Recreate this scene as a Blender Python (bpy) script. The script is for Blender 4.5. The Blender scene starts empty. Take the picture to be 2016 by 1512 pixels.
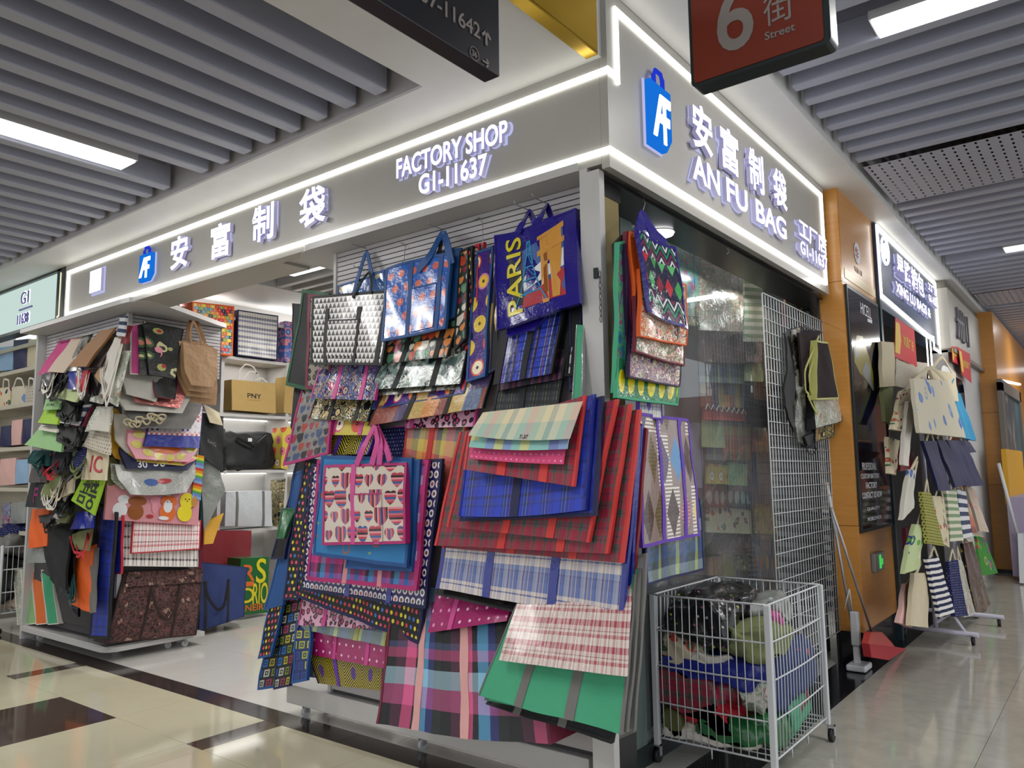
import bpy, bmesh, math, random
from mathutils import Vector, Matrix
scene = bpy.context.scene
C = scene.collection
R = random.Random(7)
# ------------------------------------------------------------------ camera, world, exposure
# X runs along the shop front (left corridor), Y along the right corridor, Z up; the shop's corner is the origin
CAM = Vector((1.7572, -3.0243, 1.5)); YAW, PITCH, ROLL, FPX = 2.2306, 0.1145, -0.0127, 1534.55
FW = Vector((math.cos(PITCH)*math.cos(YAW), math.cos(PITCH)*math.sin(YAW), math.sin(PITCH)))
_r = Vector((math.sin(YAW), -math.cos(YAW), 0)); _u = _r.cross(FW)
RT = _r*math.cos(ROLL)+_u*math.sin(ROLL); UP = -_r*math.sin(ROLL)+_u*math.cos(ROLL)
cam = bpy.data.cameras.new('camera'); camo = bpy.data.objects.new('camera', cam); C.objects.link(camo)
cam.sensor_width = 36; cam.lens = FPX/2016*36; cam.clip_start = .02; cam.clip_end = 200
mt = Matrix((RT, UP, -FW)).transposed().to_4x4(); mt.translation = CAM; camo.matrix_world = mt
cam.dof.use_dof = True; cam.dof.focus_distance = 5.0; cam.dof.aperture_fstop = 6.5
scene.camera = camo
scene.view_settings.view_transform = 'Standard'; scene.view_settings.look = 'None'
scene.view_settings.exposure = 0.64; scene.view_settings.gamma = 1; scene.view_settings.use_curve_mapping = False
scene.cycles.use_denoising = True
scene.cycles.max_bounces = 8; scene.cycles.diffuse_bounces = 3; scene.cycles.glossy_bounces = 4; scene.cycles.transparent_max_bounces = 12
scene.cycles.sample_clamp_indirect = 4.0; scene.cycles.caustics_reflective = False; scene.cycles.caustics_refractive = False
world = bpy.data.worlds.new('world'); scene.world = world; world.use_nodes = True
bg = world.node_tree.nodes['Background']; bg.inputs[0].default_value = (.93, .96, 1, 1); bg.inputs[1].default_value = .95
LAMP = 4.0       # ceiling lamp diffusers
LED = 2.6        # sign tubes
def area(name, loc, sx, sy, power, rot=(0, 0, 0), col=(1, .98, .95)):
    l = bpy.data.lights.new(name, 'AREA'); l.shape = 'RECTANGLE'; l.size = sx; l.size_y = sy; l.energy = power; l.color = col
    o = bpy.data.objects.new(name, l); o.location = loc; o.rotation_euler = rot; C.objects.link(o); return o
# rows of ceiling lamps of the two corridors (the lamps seen, and the rows that go on behind the camera)
for i, y in enumerate((1.318, -4.2, 6.83, 12.34)):
    area('corridor_lamp', (1.65, y, 3.842), 1.4, .18, 30)
for i, x in enumerate((-3.09, -.3, -6.0, -9.)):
    area('corridor_lamp', (x, -1.55 if i != 1 else -2.6, 3.40), .18, 1.4, 20)
for x, y in ((-3.2, 3.0), (-1.4, 1.6), (-1.2, 3.0), (-3.4, 4.3)):
    area('shop_lamp', (x, y, 3.57), 1.2, .16, 22)
for y in (9, 12): area('far_shop_lamp', (-.9, y, 3.0), 1, .2, 8)
area('shop_lamp', (-4.67, 1.83, 3.58), .54, .15, 30)

def ray(u, v): return FW*FPX+RT*(u-1008)-UP*(v-756)
def at(u, v, ax='y', val=0.0):
    "the point of the plane ax = val that the photograph shows at u, v"
    d = ray(u, v); i = 'xyz'.index(ax); return CAM+d*((val-CAM[i])/d[i])

# ------------------------------------------------------------------ objects
def tag(o, label=None, cat=None, group=None, kind=None):
    if label: o['label'] = label
    if cat: o['category'] = cat
    if group: o['group'] = group
    if kind: o['kind'] = kind
    return o
def empty(name, loc, label=None, cat=None, group=None, kind=None, rz=0):
    o = bpy.data.objects.new(name, None); o.location = loc; o.rotation_euler.z = rz; o.empty_display_size = .1
    C.objects.link(o); return tag(o, label, cat, group, kind)
def wloc(p):
    v = Vector((0, 0, 0)); z = 0
    while p is not None: v = v+p.location; p = p.parent
    return v
class MB:
    "collects shapes in world coordinates and links them as one mesh object"
    def __init__(s): s.bm = bmesh.new(); s.uv = s.bm.loops.layers.uv.new('UVMap')
    def face(s, vs, uvs=None, smooth=False):
        try: f = s.bm.faces.new(vs)
        except ValueError: return
        f.smooth = smooth
        if uvs:
            for l, c in zip(f.loops, uvs): l[s.uv].uv = c
        return f
    def poly(s, pts, uvs=None, smooth=False):
        return s.face([s.bm.verts.new(p) for p in pts], uvs, smooth)
    def box(s, a, b, bev=0):
        x0, y0, z0 = [min(p, q) for p, q in zip(a, b)]; x1, y1, z1 = [max(p, q) for p, q in zip(a, b)]
        if bev:
            t = bmesh.new(); bmesh.ops.create_cube(t, size=1)
            for v in t.verts: v.co = Vector(((x0+x1)/2+v.co.x*(x1-x0), (y0+y1)/2+v.co.y*(y1-y0), (z0+z1)/2+v.co.z*(z1-z0)))
            bmesh.ops.bevel(t, geom=t.edges[:], offset=bev, segments=2, affect='EDGES', profile=.5)
            s.merge(t); return s
        P = [(x0, y0, z0), (x1, y0, z0), (x1, y1, z0), (x0, y1, z0), (x0, y0, z1), (x1, y0, z1), (x1, y1, z1), (x0, y1, z1)]
        v = [s.bm.verts.new(p) for p in P]
        for f in ((0, 3, 2, 1), (4, 5, 6, 7), (0, 1, 5, 4), (1, 2, 6, 5), (2, 3, 7, 6), (3, 0, 4, 7)):
            uvs = []
            for i in f:
                p = P[i]
                uvs.append((p[0], p[2]) if f in ((0, 1, 5, 4), (2, 3, 7, 6)) else (p[1], p[2]) if f in ((1, 2, 6, 5), (3, 0, 4, 7)) else (p[0], p[1]))
            s.face([v[i] for i in f], uvs)
        return s
    def merge(s, t, mat=None):
        m = {}
        for v in t.verts: m[v] = s.bm.verts.new(mat @ v.co if mat else v.co)
        for f in t.faces:
            g = s.face([m[v] for v in f.verts])
            if g: g.smooth = f.smooth
        t.free(); return s
    def prism(s, pts, vec, caps=True):
        "extrude the closed outline pts by vec"
        vec = Vector(vec); a = [s.bm.verts.new(p) for p in pts]; b = [s.bm.verts.new(Vector(p)+vec) for p in pts]; n = len(a)
        if caps: s.face(a[::-1]); s.face(b)
        for i in range(n): s.face([a[i], a[(i+1) % n], b[(i+1) % n], b[i]])
        return s
    def tube(s, pts, r, n=6, cap=True, closed=False, smooth=True):
        pts = [Vector(p) for p in pts]; rings = []; L = len(pts)
        for i, p in enumerate(pts):
            if closed: d = pts[(i+1) % L]-pts[i-1]
            else: d = pts[min(i+1, L-1)]-pts[max(i-1, 0)]
            if d.length < 1e-9: d = Vector((0, 0, 1))
            d.normalize(); a = Vector((0, 0, 1)) if abs(d.z) < .9 else Vector((1, 0, 0))
            x = d.cross(a).normalized(); y = d.cross(x); rr = r[i] if isinstance(r, (list, tuple)) else r
            rings.append([s.bm.verts.new(p+(x*math.cos(k*2*math.pi/n)+y*math.sin(k*2*math.pi/n))*rr) for k in range(n)])
        for i in range(L if closed else L-1):
            A, B = rings[i], rings[(i+1) % L]
            for k in range(n): s.face([A[k], A[(k+1) % n], B[(k+1) % n], B[k]], smooth=smooth)
        if cap and not closed: s.face(rings[0]); s.face(rings[-1][::-1])
        return s
    def ribbon(s, pts, side, w, th=.003, nrm=None):
        "flat strap along pts, widened along the vector side or square to the normal nrm"
        pts = [Vector(p) for p in pts]; n = len(pts); A = []; acc = 0
        for i, p in enumerate(pts):
            d = (pts[min(i+1, n-1)]-pts[max(i-1, 0)]).normalized(); sd = d.cross(Vector(nrm)) if nrm else Vector(side); sd = (sd-d*sd.dot(d))
            if sd.length < 1e-4: sd = Vector((1, 0, 0))
            sd.normalize(); nn = d.cross(sd)*th; sd = sd*w/2
            if i: acc += (p-pts[i-1]).length
            A.append(([s.bm.verts.new(p+q) for q in (-sd-nn, sd-nn, sd+nn, -sd+nn)], acc))
        for (a, u0), (b, u1) in zip(A, A[1:]):
            for k in range(4): s.face([a[k], a[(k+1) % 4], b[(k+1) % 4], b[k]], [(0, u0), (w, u0), (w, u1), (0, u1)], smooth=False)
        s.face(A[0][0]); s.face(A[-1][0][::-1]); return s
    def disc(s, c, nrm, r, th, n=20, r2=None):
        c = Vector(c); nrm = Vector(nrm).normalized(); a = Vector((0, 0, 1)) if abs(nrm.z) < .9 else Vector((1, 0, 0))
        x = nrm.cross(a).normalized(); y = nrm.cross(x); r2 = r if r2 is None else r2
        A = [s.bm.verts.new(c+(x*math.cos(t)+y*math.sin(t))*r) for t in [k*2*math.pi/n for k in range(n)]]
        B = [s.bm.verts.new(c+nrm*th+(x*math.cos(t)+y*math.sin(t))*r2) for t in [k*2*math.pi/n for k in range(n)]]
        s.face(A); s.face(B[::-1])
        for k in range(n): s.face([A[k], B[k], B[(k+1) % n], A[(k+1) % n]], smooth=True)
        return s
    def build(s, name, mat, parent=None, label=None, cat=None, group=None, kind=None, fix=True):
        if fix: bmesh.ops.recalc_face_normals(s.bm, faces=s.bm.faces[:])
        if not s.bm.verts: s.bm.verts.new((0, 0, 0))
        me = bpy.data.meshes.new(name)
        if parent is None:
            xs = [v.co for v in s.bm.verts]; o0 = Vector((sum(p.x for p in xs)/len(xs), sum(p.y for p in xs)/len(xs), min(p.z for p in xs)))
        else: o0 = wloc(parent)
        for v in s.bm.verts: v.co -= o0
        s.bm.to_mesh(me); s.bm.free(); me.materials.append(mat)
        o = bpy.data.objects.new(name, me); C.objects.link(o)
        if parent is None: o.location = o0
        else: o.parent = parent
        return tag(o, label, cat, group, kind)
def struct(name, mb, mat, parent=None):
    return mb.build(name, mat, parent, kind='structure' if parent is None else None)
# ------------------------------------------------------------------ materials (all node-based)
def hexc(h):
    if not isinstance(h, str): return tuple(h)[:3]
    h = h.lstrip('#'); return tuple(((int(h[i:i+2], 16)/255)/12.92 if int(h[i:i+2], 16) < 11 else (((int(h[i:i+2], 16)/255)+.055)/1.055)**2.4) for i in (0, 2, 4))
class S:
    def __init__(s, t, k): s.t = t; s.k = k
    def op(s, o, b=None, c=None):
        n = s.t.nodes.new('ShaderNodeMath'); n.operation = o
        for i, x in enumerate((s, b, c)):
            if x is None: continue
            if isinstance(x, S): s.t.links.new(x.k, n.inputs[i])
            else: n.inputs[i].default_value = x
        return S(s.t, n.outputs[0])
    def __add__(s, b): return s.op('ADD', b)
    def __radd__(s, b): return s.op('ADD', b)
    def __sub__(s, b): return s.op('SUBTRACT', b)
    def __rsub__(s, b): return (s*-1)+b
    def __mul__(s, b): return s.op('MULTIPLY', b)
    def __rmul__(s, b): return s.op('MULTIPLY', b)
    def __truediv__(s, b): return s.op('DIVIDE', b)
    def __lt__(s, b): return s.op('LESS_THAN', b)
    def __gt__(s, b): return s.op('GREATER_THAN', b)
    def fr(s): return s.op('FRACT')
    def fl(s): return s.op('FLOOR')
    def ab(s): return s.op('ABSOLUTE')
    def sq(s): return s.op('SQRT')
    def sin(s): return s.op('SINE')
    def mod2(s): return (s*.5).fr()*2
    def mx(s, b): return s.op('MAXIMUM', b)
    def mn(s, b): return s.op('MINIMUM', b)
class T:
    def __init__(s, nt, obj=False):
        s.t = nt; tc = nt.nodes.new('ShaderNodeTexCoord'); sep = nt.nodes.new('ShaderNodeSeparateXYZ')
        s.uvk = tc.outputs['Object' if obj else 'UV']; s.objk = tc.outputs['Object']
        nt.links.new(s.uvk, sep.inputs[0]); s.u, s.v, s.w = [S(nt, sep.outputs[i]) for i in range(3)]
        geo = nt.nodes.new('ShaderNodeNewGeometry'); s.posk = geo.outputs['Position']
    def xyz(s, x, y, z=0.):
        n = s.t.nodes.new('ShaderNodeCombineXYZ')
        for i, q in enumerate((x, y, z)):
            if isinstance(q, S): s.t.links.new(q.k, n.inputs[i])
            else: n.inputs[i].default_value = q
        return n.outputs[0]
    def ramp(s, f, st, const=True):
        n = s.t.nodes.new('ShaderNodeValToRGB'); r = n.color_ramp; r.interpolation = 'CONSTANT' if const else 'LINEAR'
        st = st[:32]
        r.elements[0].position = st[0][0]; r.elements[0].color = hexc(st[0][1])+(1,)
        r.elements[1].position = st[-1][0]; r.elements[1].color = hexc(st[-1][1])+(1,)
        for p, c in st[1:-1]: e = r.elements.new(p); e.color = hexc(c)+(1,)
        s.t.links.new(f.k, n.inputs[0]); return n.outputs[0]
    def eq(s, f, cols, const=True):
        n = len(cols); return s.ramp(f, [(i/(n if const else n-1), c) for i, c in enumerate(cols)], const)
    def mix(s, f, a, b, mode='MIX'):
        n = s.t.nodes.new('ShaderNodeMix'); n.data_type = 'RGBA'; n.blend_type = mode; I = [n.inputs[0], n.inputs[6], n.inputs[7]]
        for sk, x in zip(I, (f, a, b)):
            if isinstance(x, S): s.t.links.new(x.k, sk)
            elif isinstance(x, bpy.types.NodeSocket): s.t.links.new(x, sk)
            elif isinstance(x, (int, float)): sk.default_value = x
            else: sk.default_value = hexc(x)+(1,)
        return n.outputs[2]
    def noise(s, sc, det=3, rough=.55, vec=None, dist=0, col=False):
        n = s.t.nodes.new('ShaderNodeTexNoise'); n.inputs['Scale'].default_value = sc; n.inputs['Detail'].default_value = det
        n.inputs['Roughness'].default_value = rough; n.inputs['Distortion'].default_value = dist
        s.t.links.new(vec or s.uvk, n.inputs['Vector']); return n.outputs[1] if col else S(s.t, n.outputs[0])
    def hash(s, x, y, k=0.):
        n = s.t.nodes.new('ShaderNodeTexWhiteNoise'); n.noise_dimensions = '3D'
        s.t.links.new(s.xyz(x, y, k), n.inputs['Vector']); return S(s.t, n.outputs[0])
    def vor(s, sc, vec=None, rnd=1., feat='F1'):
        n = s.t.nodes.new('ShaderNodeTexVoronoi'); n.feature = feat; n.inputs['Scale'].default_value = sc; n.inputs['Randomness'].default_value = rnd
        s.t.links.new(vec or s.uvk, n.inputs['Vector']); d = S(s.t, n.outputs[0])
        if feat == 'DISTANCE_TO_EDGE': return d, None
        q = s.t.nodes.new('ShaderNodeSeparateXYZ'); s.t.links.new(n.outputs[1], q.inputs[0]); return d, S(s.t, q.outputs[0])
    def warp(s, a, sc):
        n = s.noise(sc, 2, col=True); q = s.t.nodes.new('ShaderNodeVectorMath'); q.operation = 'SCALE'; s.t.links.new(n, q.inputs[0]); q.inputs['Scale'].default_value = a
        w = s.t.nodes.new('ShaderNodeVectorMath'); w.operation = 'ADD'; s.t.links.new(q.outputs[0], w.inputs[0]); s.t.links.new(s.uvk, w.inputs[1]); return w.outputs[0]
MATS = {}
def mat(name, f, rough=.5, bump=.15, bs=18, coat=0, metal=0, obj=False, spec=.5, emit=0, wear=.06):
    if name in MATS: return MATS[name]
    m = bpy.data.materials.new(name); m.use_nodes = True; nt = m.node_tree; b = nt.nodes['Principled BSDF']; t = T(nt, obj)
    c = f(t) if callable(f) else f
    if wear and not isinstance(c, bpy.types.NodeSocket):
        h = hexc(c); c = t.mix(t.noise(7, 3), tuple(x*(1-wear) for x in h), tuple(min(1, x*(1+wear)) for x in h))
    if isinstance(c, bpy.types.NodeSocket): nt.links.new(c, b.inputs['Base Color'])
    else: b.inputs['Base Color'].default_value = hexc(c)+(1,)
    b.inputs['Roughness'].default_value = rough; b.inputs['Metallic'].default_value = metal; b.inputs['Specular IOR Level'].default_value = spec
    b.inputs['Coat Weight'].default_value = coat; b.inputs['Coat Roughness'].default_value = .12
    if emit:
        if isinstance(c, bpy.types.NodeSocket): nt.links.new(c, b.inputs['Emission Color'])
        else: b.inputs['Emission Color'].default_value = hexc(c)+(1,)
        b.inputs['Emission Strength'].default_value = emit
    if bump:
        n = t.noise(bs, 4, .6, vec=t.posk); bn = nt.nodes.new('ShaderNodeBump'); bn.inputs['Strength'].default_value = bump; bn.inputs['Distance'].default_value = .02
        nt.links.new(n.k, bn.inputs['Height']); nt.links.new(bn.outputs[0], b.inputs['Normal'])
    MATS[name] = m; return m
def emis(name, col, s):
    if name in MATS: return MATS[name]
    m = bpy.data.materials.new(name); m.use_nodes = True; nt = m.node_tree; nt.nodes.clear(); o = nt.nodes.new('ShaderNodeOutputMaterial')
    e = nt.nodes.new('ShaderNodeEmission'); e.inputs[0].default_value = hexc(col)+(1,); e.inputs[1].default_value = s; nt.links.new(e.outputs[0], o.inputs[0]); MATS[name] = m; return m
def glassm(name, tint=(.93, .97, .95), ior=1.5, rough=0.0, body=0.0, bodycol='#ffffff'):
    m = bpy.data.materials.new(name); m.use_nodes = True; nt = m.node_tree; nt.nodes.clear(); o = nt.nodes.new('ShaderNodeOutputMaterial')
    tr = nt.nodes.new('ShaderNodeBsdfTransparent'); tr.inputs[0].default_value = tint+(1,); gl = nt.nodes.new('ShaderNodeBsdfGlossy'); gl.inputs['Roughness'].default_value = rough
    fn = nt.nodes.new('ShaderNodeFresnel'); fn.inputs[0].default_value = ior; mx = nt.nodes.new('ShaderNodeMixShader')
    ge = nt.nodes.new('ShaderNodeNewGeometry'); fr = nt.nodes.new('ShaderNodeMath'); fr.operation = 'MULTIPLY'; sb_ = nt.nodes.new('ShaderNodeMath'); sb_.operation = 'SUBTRACT'; sb_.inputs[0].default_value = 1
    nt.links.new(ge.outputs['Backfacing'], sb_.inputs[1]); nt.links.new(fn.outputs[0], fr.inputs[0]); nt.links.new(sb_.outputs[0], fr.inputs[1])
    t = T(nt); n = t.noise(3, 2, vec=t.posk); first = tr.outputs[0]
    if body:
        df = nt.nodes.new('ShaderNodeBsdfDiffuse'); df.inputs[0].default_value = hexc(bodycol)+(1,); m2 = nt.nodes.new('ShaderNodeMixShader')
        nt.links.new((n*body*2).k, m2.inputs[0]); nt.links.new(tr.outputs[0], m2.inputs[1]); nt.links.new(df.outputs[0], m2.inputs[2]); first = m2.outputs[0]
    nt.links.new(fr.outputs[0], mx.inputs[0]); nt.links.new(first, mx.inputs[1]); nt.links.new(gl.outputs[0], mx.inputs[2]); nt.links.new(mx.outputs[0], o.inputs[0]); return m
# ---- print patterns, in metres on the cloth
def cells(t, p, q=None, stag=True):
    q = q or p; y = t.v/q; row = y.fl(); x = t.u/p
    if stag: x = x+row.mod2()*.5
    return x.fr()-.5, y.fr()-.5, x.fl(), row
def plaid(us, vs, pu, pv=None, k=.5):
    return lambda t: t.mix(k, t.ramp((t.u/pu).fr(), us), t.ramp((t.v/(pv or pu)).fr(), vs))
def lines(us, vs, pu, pv=None):  # like plaid, threads multiply
    return lambda t: t.mix(1., t.ramp((t.u/pu).fr(), us), t.ramp((t.v/(pv or pu)).fr(), vs), 'MULTIPLY')
def dots(bg, cols, p, r, q=None, stag=True, ring=0, inner='#222222'):
    def f(t):
        x, y, cx, cy = cells(t, p, q, stag); d = (x*x+y*y).sq(); c = t.mix(d < r, bg, t.eq(t.hash(cx, cy), cols))
        return t.mix(d < ring, c, inner) if ring else c
    return f
def hearts(bg, cols, p, stripe=None, k=2.6):
    def f(t):
        x, y, cx, cy = cells(t, p); h = t.hash(cx, cy); kk = (t.hash(cx, cy, 5.)*.9+.75)*k; x = (x+(h-.5)*.22)*kk; y = y*kk+.1; a = x*x+y*y-1; g = a*a*a-x*x*y*y*y
        if stripe: c = t.mix(h > .5, t.eq((t.v/stripe+h*3).fr(), cols), t.eq((t.u/stripe+h*3).fr(), cols[::-1]))
        else: c = t.eq(h, cols)
        return t.mix(g < 0, bg, c)
    return f
def tris(a, b, p):
    def f(t):
        y = t.v/p; x = ((t.u/p+y.fl().mod2()*.5).fr()-.5).ab()*2
        return t.mix((x+y.fr()) < .96, a, b)
    return f
def leopard(bg, spot, core, sc):
    def f(t):
        d, h = t.vor(sc, t.warp(.02, 30), .8); n = t.noise(sc*3, 2)*.25; e = d+n-.12
        c = t.mix(e < .5, bg, spot); return t.mix(e < .3, c, core)
    return f
def camo(cols, sc, det=2):
    return lambda t: t.ramp(t.noise(sc, det, .5, dist=1.2), [(0, cols[0])]+[(.36+.28*i/max(1, len(cols)-2), c) for i, c in enumerate(cols[1:])])
def floral(bg, cols, sc, amt=.42, w=.03):
    def f(t):
        v = t.warp(w, sc*.8); d, h = t.vor(sc*.75, v)
        if amt < .5:
            k = [bg]+cols+[bg]; n = len(k); c = t.ramp(t.noise(sc*1.1, 4, .6, dist=1.8), [(.28+.44*i/(n-1), q) for i, q in enumerate(k)], True)
            d2, h2 = t.vor(sc*1.9, v); c = t.mix(d2 < .16, c, t.eq(h2, cols[::-1]))
        else: c = t.mix(1., bg, bg)
        b = t.mix(d < .36, c, t.eq(h, cols)); b = t.mix(d < .24, b, t.eq((h*3).fr(), cols)); return t.mix(d < .10, b, t.eq((h*5).fr(), cols))
    return f
def patch(cols, p, q=None, line=None):
    def f(t):
        x, y, cx, cy = cells(t, p, q, False); c = t.eq(t.hash(cx, cy), cols)
        st = ((t.u+t.v)/(p*.12)).fr() > .6; c2 = t.mix(.5, c, '#20202a'); c = t.mix(st*(t.hash(cx, cy, 3.) > .6), c, c2)
        return t.mix(((x.ab().mx(y.ab())) > .47), c, line) if line else c
    return f
def argyle(bg, cols, p, q):
    def f(t):
        x, y, cx, cy = cells(t, p, q); h = t.hash(cx, cy, 2.); d = x.ab()+y.ab(); s = (t.v/(p*.14)).fr() > .5; g = ((t.u/(p*.09)).fr() > .5)*s
        c = t.eq(h, cols); c = t.mix(g*(h > .4), c, '#2c2622'); b = t.mix(s, bg, '#e2ddd2'); x2, y2, a, c2 = cells(t, p*.999, q, True)
        return t.mix(d < .46, t.mix((t.hash(cx+3, cy) > .5), bg, b), c)
    return f
def chev(a, b, p, q, c=None):
    def f(t):
        x = ((t.u/q).fr()-.5).ab(); s = ((t.v/p)+x*(q/p)*1.0).fr() > .38; k = t.mix(s, b, a)
        if c: xx, yy, cx, cy = cells(t, q, q*1.1); k = t.mix((xx*xx*5+yy*yy*1.6).sq() < .3, k, c)
        return k
    return f
def stripes(cols, p, ax='u', w=0):
    return lambda t: t.eq(((t.u if ax == 'u' else t.v)/p+(t.noise(4, 2)*w if w else 0)).fr(), cols)
def squares(bg, cols, p):
    def f(t):
        x, y, cx, cy = cells(t, p, p, True); d = x.ab().mx(y.ab()); h = t.hash(cx, cy); c = t.eq(h, cols)
        k = t.mix(d < .36, bg, c); k = t.mix(d < .2, k, bg); return t.mix((x*x+y*y).sq() < .1, k, c)
    return f
def fruits(bg, cols, p):
    def f(t):
        x, y, cx, cy = cells(t, p, p*.9); h = t.hash(cx, cy); d = (x*x*1.6+y*y).sq(); c = t.eq(h, cols); k = t.mix(d < .38, bg, c)
        k = t.mix((d < .30)*(h > .5), k, t.eq((h*7).fr(), ['#f6e9c8', '#e8543a', '#f0c53a'])); return t.mix(d < .08, k, '#241c30')
    return f
def drops(bg, cols, p, q):
    return dots(bg, cols, p, .36, q)
def solid(c): return lambda t: t.mix(t.noise(9, 4), tuple(x*.9 for x in hexc(c)), tuple(min(1, x*1.08) for x in hexc(c)))
def mk(name, f, k='lam', **a):
    d = dict(lam=dict(rough=.30, bump=.28, bs=16, coat=.25), cloth=dict(rough=.85, bump=.12, bs=60, spec=.2), plain=dict(rough=.55, bump=.15, bs=22), pvc=dict(rough=.12, bump=.5, bs=14, coat=.6))[k]
    d.update(a); return mat(name, f, **d)
RED, NAVY, BLUE, MAG = '#c0242c', '#16205c', '#1d2a96', '#a3185e'
tart_r = plaid([(0, '#8c1c34'), (.2, '#3c5448'), (.27, '#14182c'), (.30, '#3c5448'), (.38, '#8c1c34'), (.55, '#1c2450'), (.58, '#9c2038'), (.68, '#48584c'), (.76, '#181c30'), (.79, '#48584c'), (.87, '#a42038')],
               [(0, '#8c1c34'), (.28, '#3c4844'), (.36, '#14182c'), (.39, '#3c4844'), (.5, '#982038'), (.70, '#1c2450'), (.73, '#982038'), (.9, '#54504c')], .125, .14)
tart_b = plaid([(0, '#2440b8'), (.3, '#18206a'), (.36, '#6a7a80'), (.4, '#1c2a70'), (.52, '#7d8c50'), (.56, '#1e2c80'), (.7, '#8a4438'), (.73, '#2038a0')],
               [(0, '#2038b0'), (.45, '#1a2a88'), (.55, '#3a4878'), (.6, '#2238a4'), (.85, '#1a2460')], .11, .10)
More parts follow.
